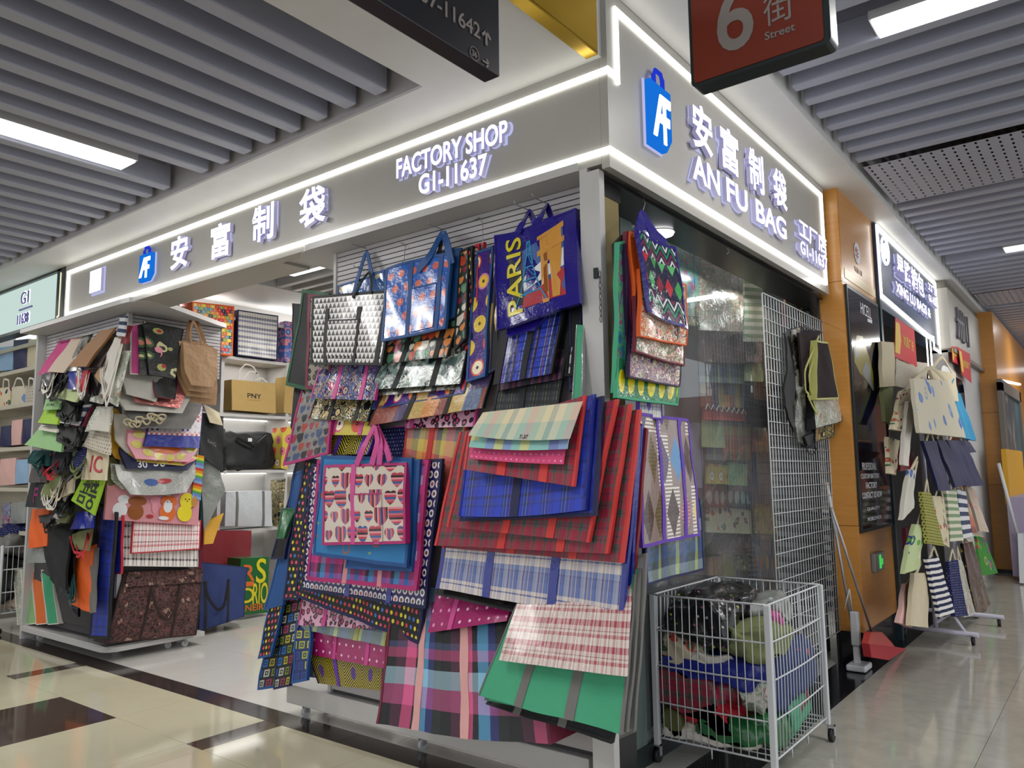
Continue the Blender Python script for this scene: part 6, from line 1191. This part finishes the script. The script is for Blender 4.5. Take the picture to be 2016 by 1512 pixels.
decal(td, [oval(a_, b_, .085, .14, 10) for a_, b_ in ((.12, .5), (.25, .25), (.42, .14), (.62, .12), (.80, .2), (.9, .5), (.15, .85))], 'melon', 'oval_print'); decal(td, [oval(.52, .42, .24, .16, 14)], 'inko', 'oval_print', .005)
bag('cream tiled-print bag with a blue stripe beside the oval print bag', [(224, 814), (262, 818), (372, 912), (228, 888)], (EX+.06, EX+.10), 'white', 'tote_bag', ax=X, cut=.14, cuth=.3, pipe='cream', pw=.003)
bag('pale lemon tote bottom showing under the oval print bag', [(240, 880), (390, 900), (370, 918), (262, 908)], (EX+.08, EX+.12), 'melon', 'tote_bag', ax=X, cut=.1, cuth=.6)
bag('navy tote printed with large white 30 numerals', [(236, 880), (386, 900), (378, 927), (238, 922)], (EX+.07, EX+.12), 'navy', 'tote_bag', ax=X, cut=.08, cuth=.7, th=.03, text=[('30', .25, .25, .10, .06, 'inkw'), ('30', .52, .42, .12, .08, 'inkw'), ('30', .78, .62, .10, .06, 'inkw')])
bag('olive green tote edge left of the topographic bag', [(211, 905), (222, 900), (300, 985), (209, 962)], (EX+.02, EX+.05), 'olive', 'tote_bag', ax=X, cut=.1)
bag('pale pink printed tote between olive and topographic bags', [(219, 912), (240, 915), (355, 980), (220, 960)], (EX+.05, EX+.09), 'whiteprint', 'tote_bag', ax=X, cut=.14, cuth=.35)
gb = bag('grey topographic-line glossy tote with a flower and feather print', [(226, 915), (384, 915), (388, 966), (236, 972)], (EX+.08, EX+.14), 'greyink', 'tote_bag', ax=X, cut=.14, cuth=.55, th=.03, wr=.004, sag=.1)
decal(gb, [oval(.58, .45, .10, .09, 12)], 'inkr', 'leaf_print'); decal(gb, [oval(.40, .42, .09, .12, 12)], 'inkb', 'feather_print'); decal(gb, [[(.12, .3), (.2, .6), (.16, .2)], [(.1, .55), (.24, .4), (.2, .5)], [(.14, .65), (.22, .25), (.24, .3)]], 'inkw', 'flower_print')
bag('rainbow-topped pink and blue bag behind the topographic tote', [(386, 895), (402, 898), (396, 985), (378, 980)], (EX+.06, EX+.08), 'rainbowb', 'tote_bag', ax=X)
pk = bag('pink bag printed with a row of small cartoon-like animals', [(214, 930), (396, 935), (390, 1034), (206, 1023)], (EX+.04, EX+.10), 'pink', 'shopping_bag', ax=X, th=.03, wr=.002)
def blob(root, parts, line=None):
    for i, (mt_, P) in enumerate(parts): decal(root, P, mt_, 'animal_print', .003+.0012*i)
blob(pk, [('inkw', [oval(.14, .22, .075, .16), oval(.17, .44, .06, .10)]), ('inkbr', [oval(.30, .20, .085, .17), oval(.31, .42, .10, .10)]), ('inkp', [oval(.50, .44, .06, .10), oval(.50, .30, .035, .12)]), ('inkr', [oval(.45, .12, .04, .04)]), ('inko', [oval(.64, .22, .09, .18), oval(.65, .44, .09, .12)]), ('inkw', [oval(.64, .34, .05, .13), oval(.60, .10, .06, .04)]), ('inky', [oval(.83, .22, .085, .17), oval(.85, .47, .085, .16)]), ('inkg', [oval(.93, .46, .035, .12)]), ('ink', [oval(.83, .50, .008, .015), oval(.87, .50, .008, .015), oval(.85, .46, .008, .012), oval(.63, .43, .006, .012), oval(.67, .43, .006, .012)])])
bag('black and white plaid bag behind the red and white plaid one', [(240, 1020), (392, 1030), (390, 1116), (237, 1114)], (EX+.02, EX+.07), 'bw_plaid', ax=X, pipe='white', pw=.004)
bag('red, black and white plaid laminated bag under the pink animal bag', [(262, 1016), (396, 1024), (393, 1081), (258, 1090)], (EX+.05, EX+.10), 'rb_plaid', ax=X, pipe='red', pw=.008)
bag('red-piped dark bag at the right side of the left stand', [(392, 1000), (402, 1005), (398, 1120), (388, 1116)], (EX+.0, EX+.03), 'maroon', ax=X)
bag('black bag printed BAG on the right side of the left stand', [(398, 812), (440, 820), (440, 930), (392, 895)], (EX-.0, EX+.05), 'black', ax=X, text=[('BAG', .5, .42, .10, .035, 'inkgy')])
bag('second black nonwoven bag behind the one printed BAG', [(432, 838), (445, 845), (447, 925), (436, 930)], (EX-.02, EX+.02), 'blackg', ax=X)
bag('cream tote sticking out beside the black BAG bag', [(400, 795), (430, 812), (438, 838), (414, 832)], (EX+.02, EX+.05), 'cream', ax=X)
bag('grey translucent frosted bag hanging below the black BAG bag', [(395, 900), (424, 898), (443, 965), (402, 1045)], (EX-.0, EX+.06), 'clear', ax=X)
bag('yellow and orange bag at the foot of the frosted bag', [(403, 1030), (440, 1010), (420, 1070), (404, 1072)], (EX+.02, EX+.08), 'yellow', ax=X)
bag('teal and purple bag on edge right of the pink animal bag', [(394, 935), (404, 950), (402, 1020), (394, 1030)], (EX+.0, EX+.04), 'teal', ax=X)
# front face of the left stand: clipped sheets and strap bundles
FY = .02
B_ = [
 ('plain orchid pink bag hung first from the left on the rail', [(118, 668), (146, 668), (110, 742), (74, 738)], 'magenta', 0, None), ('pale pink flower-print bag second on the rail', [(144, 664), (172, 660), (126, 734), (96, 732)], 'pinkmar', -.02, None), ('black and olive bag on edge third on the rail', [(168, 658), (182, 656), (150, 730), (124, 732)], 'camo_g', -.0, None),
 ('tan brown nonwoven bag hung in the middle of the rail', [(198, 652), (224, 645), (170, 722), (136, 722)], 'kraft_d', -.05, None), ('dark brown bag on edge behind the tan one', [(220, 650), (230, 655), (200, 722), (172, 724)], 'dbrown', .0, None), ('cream edged bag bundle right of the brown ones', [(222, 660), (236, 664), (206, 765), (186, 740)], 'kraft', .01, None),
 ('blue and white striped strap bag hanging from the top rail', [(236, 622), (248, 622), (240, 662), (230, 660)], 'stripe_n', -.02, None), ('red bag behind the blue and white strap', [(242, 640), (252, 640), (246, 676), (236, 676)], 'dred', .0, None),
 ('white cotton bag on edge left of the lilac bag', [(228, 664), (242, 668), (216, 780), (198, 775)], 'white', -.04, 'white'), ('second white cotton bag on edge', [(236, 690), (250, 690), (226, 800), (210, 790)], 'whiteprint', -.04, None),
 ('black strap bag below the orchid pink one', [(96, 740), (140, 728), (120, 775), (76, 770)], 'black', -.06, 'black'), ('black cloth bag with white straps under the rail', [(82, 732), (112, 728), (100, 760), (78, 762)], 'blackg', -.08, 'white'),
 ('royal blue bag with a white knotted string', [(136, 724), (160, 722), (160, 768), (132, 766)], 'royal', -.06, None), ('bright red bag beside the royal blue knotted one', [(150, 730), (176, 728), (170, 772), (148, 768)], 'red', -.07, 'white'), ('black bag with grey side on edge, below the brown bags', [(176, 735), (200, 732), (186, 778), (174, 780)], 'black', -.04, None),
 ('cream and lime print bag in the second row', [(120, 762), (162, 770), (148, 792), (108, 782)], 'citrus', -.09, None), ('grey printed bag on edge in the second row', [(184, 752), (206, 760), (196, 795), (178, 790)], 'whiteprint', -.05, None),
 ('pale lime bag with dark lettering in the second row', [(90, 786), (122, 786), (114, 806), (86, 808)], 'sage', -.08, None), ('bright lime green bag with a dark leaf print', [(88, 802), (120, 802), (112, 836), (70, 832)], 'lime', -.10, None), ('black mesh bag right of the lime green bag', [(116, 784), (160, 790), (150, 830), (112, 820)], 'black', -.07, 'black'),
 ('grey and white bag on edge in the third row', [(150, 800), (176, 796), (150, 838), (118, 832)], 'stripe_n', -.06, None), ('maroon-edged black bag in the third row', [(160, 800), (184, 800), (168, 840), (140, 840)], 'maroon', -.03, None),
 ('white bag with a green cactus print', [(196, 806), (214, 804), (212, 850), (176, 846)], 'bluebird', -.10, None), ('white bag with green leaf print in front of it', [(190, 800), (214, 800), (212, 846), (170, 850)], 'whiteprint', -.08, None),
 ('white bag edge above the sage green bag', [(80, 836), (120, 838), (112, 852), (76, 846)], 'white', -.09, None), ('plain sage green bag flaring at the left of the stand', [(76, 846), (122, 850), (118, 890), (50, 876)], 'sage', -.12, None),
 ('black strap bundle right of the sage green bag', [(118, 830), (172, 832), (156, 880), (112, 868)], 'black', -.08, 'black'), ('grey satin bag below the black strap bundle', [(116, 862), (160, 868), (148, 888), (112, 884)], 'dgrey', -.08, None),
 ('white small-pattern bag right in the fourth row', [(178, 842), (214, 846), (212, 896), (160, 878)], 'mouse', -.10, None), ('cream bag with a red brush drawing', [(172, 880), (212, 886), (206, 946), (158, 944)], 'cream', -.12, None),
 ('dark teal bag loop in the fourth row at the left', [(64, 886), (96, 888), (92, 918), (54, 912)], 'teal', -.08, 'teal'), ('black bag with red edge in the fourth row', [(84, 890), (124, 892), (112, 925), (76, 926)], 'black', -.07, 'red'), ('dark grey bag loop in the fourth row middle', [(110, 888), (140, 890), (134, 925), (100, 922)], 'dgrey', -.09, 'dgrey'),
 ('navy and khaki bag on edge in the fourth row right', [(152, 880), (178, 884), (160, 928), (136, 924)], 'navyp', -.08, 'khaki'), ('dark brown bag under the teal loop', [(66, 922), (104, 924), (96, 950), (60, 950)], 'dbrown', -.05, None), ('black bag printed with a magenta letter F at the left', [(60, 938), (100, 942), (96, 1000), (46, 998)], 'black', -.08, None),
 ('pale olive bag with long white strap loops', [(96, 936), (130, 930), (110, 975), (78, 985)], 'khaki', -.10, 'white'), ('second pair of white strap loops hanging at the left', [(100, 930), (140, 935), (120, 960), (92, 965)], 'white', -.06, 'cream'),
 ('pale yellow framed bag under the strap loops', [(112, 960), (150, 940), (142, 970), (116, 980)], 'cream', -.11, None), ('black bag under the pale yellow one', [(108, 965), (150, 968), (140, 1010), (92, 1000)], 'black', -.07, 'black'), ('white and grey bag on edge left of the neon bag', [(120, 985), (140, 962), (110, 1032), (92, 1036)], 'white', -.09, None), ('olive-edged black bag on edge below the neon bag', [(128, 1000), (150, 998), (132, 1030), (108, 1028)], 'olive', -.08, None),
 ('blue bag corner below the neon green bag', [(150, 1010), (184, 1005), (180, 1040), (137, 1042)], 'royal', -.10, None),
 ('clear sleeve with an orange bag behind at the left side', [(62, 1000), (92, 1000), (92, 1108), (46, 1108)], 'clear', -.02, None), ('orange patterned bag inside the clear sleeve', [(66, 1002), (96, 1002), (92, 1075), (56, 1080)], 'orange', -.04, None),
 ('black ribbon bundle with a white card', [(76, 1015), (112, 1010), (104, 1032), (78, 1030)], 'black', -.10, 'black'),
 ('large plain black bag hanging low on the left stand', [(80, 1046), (140, 1030), (128, 1162), (96, 1142)], 'black', -.08, None), ('second large black bag beside the first', [(120, 1036), (150, 1040), (140, 1170), (112, 1165)], 'blackg', -.05, None),
 ('bright orange nonwoven bag standing on the plinth', [(152, 1092), (186, 1072), (178, 1206), (138, 1190)], 'orange', -.02, None), ('grey edge of the orange bag', [(178, 1080), (190, 1078), (184, 1206), (176, 1208)], 'grey', -.03, None), ('khaki and red strap bundle above the orange bag', [(140, 1052), (182, 1040), (172, 1085), (142, 1080)], 'khaki', -.08, 'red'), ('black bag with a turquoise cord on edge', [(140, 1070), (152, 1080), (152, 1215), (130, 1170)], 'blackg', .0, 'teal'),
]
for i, (lb, q_, mt_, o_, hm) in enumerate(B_):
    h_ = ()
    if hm:
        (a, b), (c, d_) = q_[3], q_[2]; dx_ = (c-a)
        jj = lambda: R.uniform(-6, 6)
        h_ = [((q_[0][0]+dx_*(.1+.15*n_)+jj(), q_[0][1]+4), (a+dx_*(.1+.2*n_)+jj(), (q_[0][1]+b)/2+8), (a+dx_*(.3+.1*n_)+jj(), b+6+jj()+8*n_, FY+o_-.12-.015*n_), (a+dx_*(.6+.1*n_)+jj(), b+4+jj()+6*n_, FY+o_-.12-.015*n_), (q_[1][0]-dx_*(.1+.12*n_)+jj(), q_[1][1]+8)) for n_ in range(3)]
        h_ += [((q_[0][0]+dx_*.15, q_[0][1]+4), (a+dx_*.2, (q_[0][1]+b)/2), (a+dx_*.35, b+10, FY+o_-.10), (a+dx_*.7, b+8, FY+o_-.10), (q_[1][0]-dx_*.25, q_[1][1]+8))]
    bag(lb, q_, (FY+o_+.04, FY+o_-.04), mt_, ax='y', wr=.008, th=.02, hnd=h_, hmat=hm, hw=.020, text=[('F', .45, .4, .10, .16, 'inkmag')] if 'letter F' in lb else [('IC', .55, .5, .20, .16, 'inkr')] if 'brush' in lb else [('J.CAL', .5, .45, .14, .06, 'ink')] if 'dark lettering' in lb else ())
nb_ = bag('neon lime bag with bold black characters', [(160, 944), (205, 945), (184, 1015), (140, 985)], (FY-.10, FY-.14), 'lime', 'shopping_bag', wr=.003, text=[('힘들어', .52, .84, .22, .07, 'ink'), ('곰', .33, .48, .15, .18, 'ink'), ('뚱', .70, .46, .14, .20, 'ink')])
m = MB(); c0 = at(156, 730, 'y', FY-.10)
for s_ in (-1, 1): m.tube([c0+Vector((s_*.02*k/4*math.sin(k), 0, -.03*k)) for k in range(6)], .008, 6)
m.tube([c0+Vector((.025*math.cos(t), 0, .02*math.sin(t))) for t in [k*.7 for k in range(10)]], .009, 6); m.build('knotted_string', K['white'], None, 'white knotted string hanging over the royal blue bag', 'string')
# tall plaid bags and the tapestry holdall standing on the left plinth
bag('black-piped dark blue plaid bag standing edge-on at the plinth corner', [(196, 1000), (230, 1010), (212, 1258), (176, 1256)], (.10, .05), 'tartan_blue', pipe='black', pw=.02, wr=.004)
bag('black and maroon bag on edge behind the dark plaid one', [(190, 990), (204, 1000), (190, 1120), (186, 1120)], (.13, .10), 'maroon_plaid', pipe='black', pw=.01)
bag('red-edged navy plaid bag left of the tapestry holdall', [(222, 1010), (242, 1015), (236, 1130), (222, 1130)], (.16, .16), 'tartan_blue', pipe='red', pw=.01)
hold = bag('dark floral tapestry holdall with brown straps on the white plinth', [(244, 1128), (400, 1120), (386, 1250), (208, 1268)], (-4.93, -4.90), 'tapestry', 'holdall', 'bag', ax=X, th=.22, wr=.006, bulge=.02, pipe='dbrown', pw=.008, bands=((.36, .78), (.70, .78)), bmat='dbrown', bw=.022,
    hnd=[((298, 1152, -4.87), (306, 1190, -4.85), (318, 1215, -4.84), (332, 1222, -4.84), (345, 1200, -4.85), (356, 1152, -4.87))], hw=.02)
m = MB(); s_ = root_s[hold.name]; patch_mesh(m, s_, .03, .99, .80, 1.01, .022, .02, 12, 2); m.build('lid', K['tapestry'], hold)
# folded bags standing in a row on the left plinth
for i, (lb, x_) in enumerate((('folded green patterned bag, rightmost in the row on the plinth', 96), ('folded bag with an orange panel in the row on the plinth', 76), ('folded bag with a green stripe in the row on the plinth', 58), ('folded pale pink-edged bag, leftmost in the row on the plinth', 42))):
    bag(lb, [(x_-14-i*1, 1122), (x_+6-i*2, 1122), (x_+20-i*4, 1228), (x_-2-i*2, 1230)], (.2-.0*i, .16), ('green', 'inko', 'sage', 'whiteprint')[i], 'folded_bag', pipe='white', pw=.008, group='folded bags in a row on the left plinth', wr=.003, th=.04)
# ------------------------------------------------------------------ inside the shop
SF = SX+.02
bag('multicolour flower-diamond storage bag with orange piping on the top shelf', [(378, 594), (461, 603), (458, 700), (382, 690)], (SF+.10, SF+.10), 'multi', 'storage_bag', ax=X, pipe='orange', pw=.014, th=.28, wr=.003)
bag('navy, white and cream plaid storage bag on the top shelf', [(468, 610), (547, 622), (545, 709), (467, 699)], (SF+.02, SF+.02), 'navy_plaid', 'storage_bag', ax=X, pipe='navy', pw=.010, th=.28, wr=.003, hnd=[((492, 632), (487, 652), (496, 672), (492, 690)), ((521, 636), (514, 655), (512, 676), (520, 692))], hmat='navy_plaid', hw=.02)
bag('rose pink figured box peeking over the canopy edge', [(353, 592), (368, 592), (368, 604), (353, 603)], (SF+.1, SF+.1), 'rose', 'storage_bag', ax=X, th=.2)
bag('pink and blue rose bag on the top shelf of the next bay', [(561, 632), (578, 634), (578, 712), (560, 712)], (SF, SF), 'pinkblue_fl', 'storage_bag', ax=X, th=.25)
j = bag('tan bag with short black lettering on the second shelf', [(456, 747), (542, 755), (543, 814), (457, 807)], (SF+.02, SF+.02), 'jute', 'tote_bag', ax=X, th=.25, wr=.002, text=[('PNY', .5, .52, .19, .055, 'ink'), ('—————', .5, .38, .20, .006, 'inkg')],
    hnd=[((470, 747), (472, 728), (484, 716), (500, 722), (510, 748)), ((478, 747), (492, 730), (506, 734), (512, 750)), ((500, 748), (516, 744), (526, 753))], hmat='white', hw=.014)
bag('narrow side of another tan bag with a green print next bay', [(562, 742), (578, 744), (578, 815), (560, 812)], (SF, SF), 'jute', 'tote_bag', ax=X, th=.2)
lump('black nylon travel bag with a white tag on the third shelf', (SF-.18, (at(490, 880, X, SF).y), ZS[2]+.21), (.17, .37, .20), 'black', 31, name='travel_bag')
m = MB(); a = at(492, 866, X, SF+.02); m.box((a.x, a.y-.025, a.z-.02), (a.x+.004, a.y+.025, a.z+.02)); m.build('tag', K['inkw'], None, 'small white tag on the black travel bag', 'tag')
m = MB(); a, b, c = at(466, 862, X, SF+.03), at(500, 880, X, SF+.05), at(525, 858, X, SF+.03); m.ribbon([a.lerp(b, k/4) for k in range(5)]+[b.lerp(c, k/4) for k in range(1, 5)], (0, 0, 1), .03); m.build('strap', K['blackg'], None, 'black carrying strap across the black travel bag', 'strap')
sbg = bag('silver white nylon holdall with grey straps on the bottom shelf', [(446, 968), (534, 966), (536, 1036), (443, 1036)], (SF, SF), 'silverbag', 'holdall', ax=X, th=.24, wr=.008, bulge=.03, bands=(.22, .80), bmat='grey', bw=.03, hnd=[((462, 985), (474, 1008), (492, 1022), (500, 1010), (516, 985))], hmat='grey', hw=.03)
bag('colourful shell-print bag on the third shelf of the next bay', [(556, 842), (577, 838), (566, 924), (554, 922)], (SF, SF), 'melon', 'storage_bag', ax=X, th=.2); bag('dark floral bag on the bottom shelf of the next bay', [(552, 945), (562, 942), (556, 1040), (549, 1040)], (SF, SF), 'ethnic', 'storage_bag', ax=X, th=.2)
bag('translucent red and purple bag standing under the shelves', [(400, 1045), (494, 1045), (494, 1110), (398, 1200)], (SF+.12, SF+.2), 'dred', 'storage_bag', ax=X, th=.2)
bg_ = bag('green bag printed in orange and yellow, standing on the shop floor', [(474, 1100), (530, 1096), (527, 1206), (468, 1212)], (-5.72, -5.70), 'green_box', 'storage_bag', ax=X, th=.25, wr=.003, text=[('R', .30, .74, .14, .17, 'inko'), ('I', .28, .54, .14, .05, 'inko'), ('O', .24, .34, .20, .16, 'inky'), ('RIO', .72, .36, .19, .22, 'inky'), ('S', .72, .76, .13, .26, 'inky'), ('JANEIRO', .5, .10, .42, .09, 'inko')])
bb = bag('large blue canvas holdall with dark straps on the shop floor', [(392, 1106), (486, 1117), (480, 1214), (392, 1242)], (-5.45, -5.30), 'denim', 'holdall', ax=X, th=.30, wr=.010, bulge=.03, pipe='navy', pw=.004, bands=((.12, .72), (.60, .72)), bmat='black', bw=.025, hnd=[((402, 1145, -5.28), (410, 1178, -5.27), (428, 1202, -5.26), (442, 1195, -5.26), (450, 1140, -5.28))], hmat='black', hw=.025)
# ------------------------------------------------------------------ neighbour's shelves
for i, (lb, u0, v0, u1, v1, mt_) in enumerate((('powder blue canvas tote on the neighbour\'s top shelf', 1, 682, 28, 730, 'powder'), ('navy canvas tote on the neighbour\'s top shelf', 28, 668, 56, 726, 'navy'), ('cream canvas tote with an orange line on the neighbour\'s top shelf', 56, 667, 78, 722, 'cream'),
    ('white rope-handled tote with a dark figure, second shelf', 1, 762, 22, 803, 'toys'), ('pale blue rope-handled tote with an orange print, second shelf', 22, 760, 52, 800, 'seashell'), ('cream rope-handled tote with black print, second shelf', 52, 760, 70, 794, 'mouse'),
    ('navy backpack on the third shelf, left', 1, 838, 24, 880, 'navy'), ('blush pink backpack on the third shelf', 24, 826, 45, 877, 'blush'), ('navy backpack at the right end of the third shelf', 45, 824, 66, 874, 'navy'),
    ('blush pink folded bag on the fourth shelf', 2, 902, 32, 956, 'blush'), ('powder blue folded bag on the fourth shelf', 32, 904, 58, 953, 'powder'),
    ('clear wrapped colourful bag on the lowest shelf', 1, 990, 20, 1036, 'floralp'), ('clear wrapped grey bag on the lowest shelf', 20, 988, 52, 1032, 'clear'))):
    hn = [((u0+5, v0+2), ((u0+u1)/2-4, v0-16), ((u0+u1)/2+6, v0-14), (u1-4, v0+2))] if 3 <= i < 6 else ()
    bag(lb, [(u0, v0+2), (u1, v0-1), (u1-3, v1-2), (u0-2, v1)], (.30, .28), mt_, 'tote_bag', th=.2, wr=.004, hnd=hn, hmat='white', hw=.02, bulge=.02)
nbk = empty('wire_bin', (-7.2, .1, 0), 'white wire bin with black straps at the lower left edge', 'bin')
m = MB(); wx0, wx1, wy0, wy1 = -7.9, -7.02, .06, .5
for x_ in (wx0, wx1):
    for y_ in (wy0, wy1): m.tube([(x_, y_, .06), (x_, y_, .86)], .014, 6)
m.build('corner_post', M['wire'], nbk)
m = MB()
for z_ in (.2, .4, .62, .84): m.tube([(wx0, wy0, z_), (wx1, wy0, z_), (wx1, wy1, z_), (wx0, wy1, z_)], .006, 5, closed=True)
for k in range(1, 20): m.tube([(wx0+(wx1-wx0)*k/20, wy0, .2), (wx0+(wx1-wx0)*k/20, wy0, .84)], .003, 4)
for k in range(1, 9): m.tube([(wx1, wy0+(wy1-wy0)*k/9, .2), (wx1, wy0+(wy1-wy0)*k/9, .84)], .003, 4)
m.build('wires', M['wire'], nbk)
castor(nbk, wx1, wy0, .07, .034)
lump('black strap heap in the lower left wire bin', (-7.25, .25, .50), (.22, .16, .2), 'black', 41, name='strap_heap'); lump('pink printed bag at the bottom of the lower left bin', (-7.3, .28, .30), (.22, .16, .09), 'pinkmar', 42, name='folded_bag'); lump('grey folded bags piled over the lower left bin', (-7.4, .3, .84), (.26, .18, .10), 'grey', 43, name='bag_pile'); lump('navy and lilac folded bag on top of the pile at the left edge', (-7.4, .35, .98), (.24, .16, .06), 'navyp', 44, name='folded_bag')
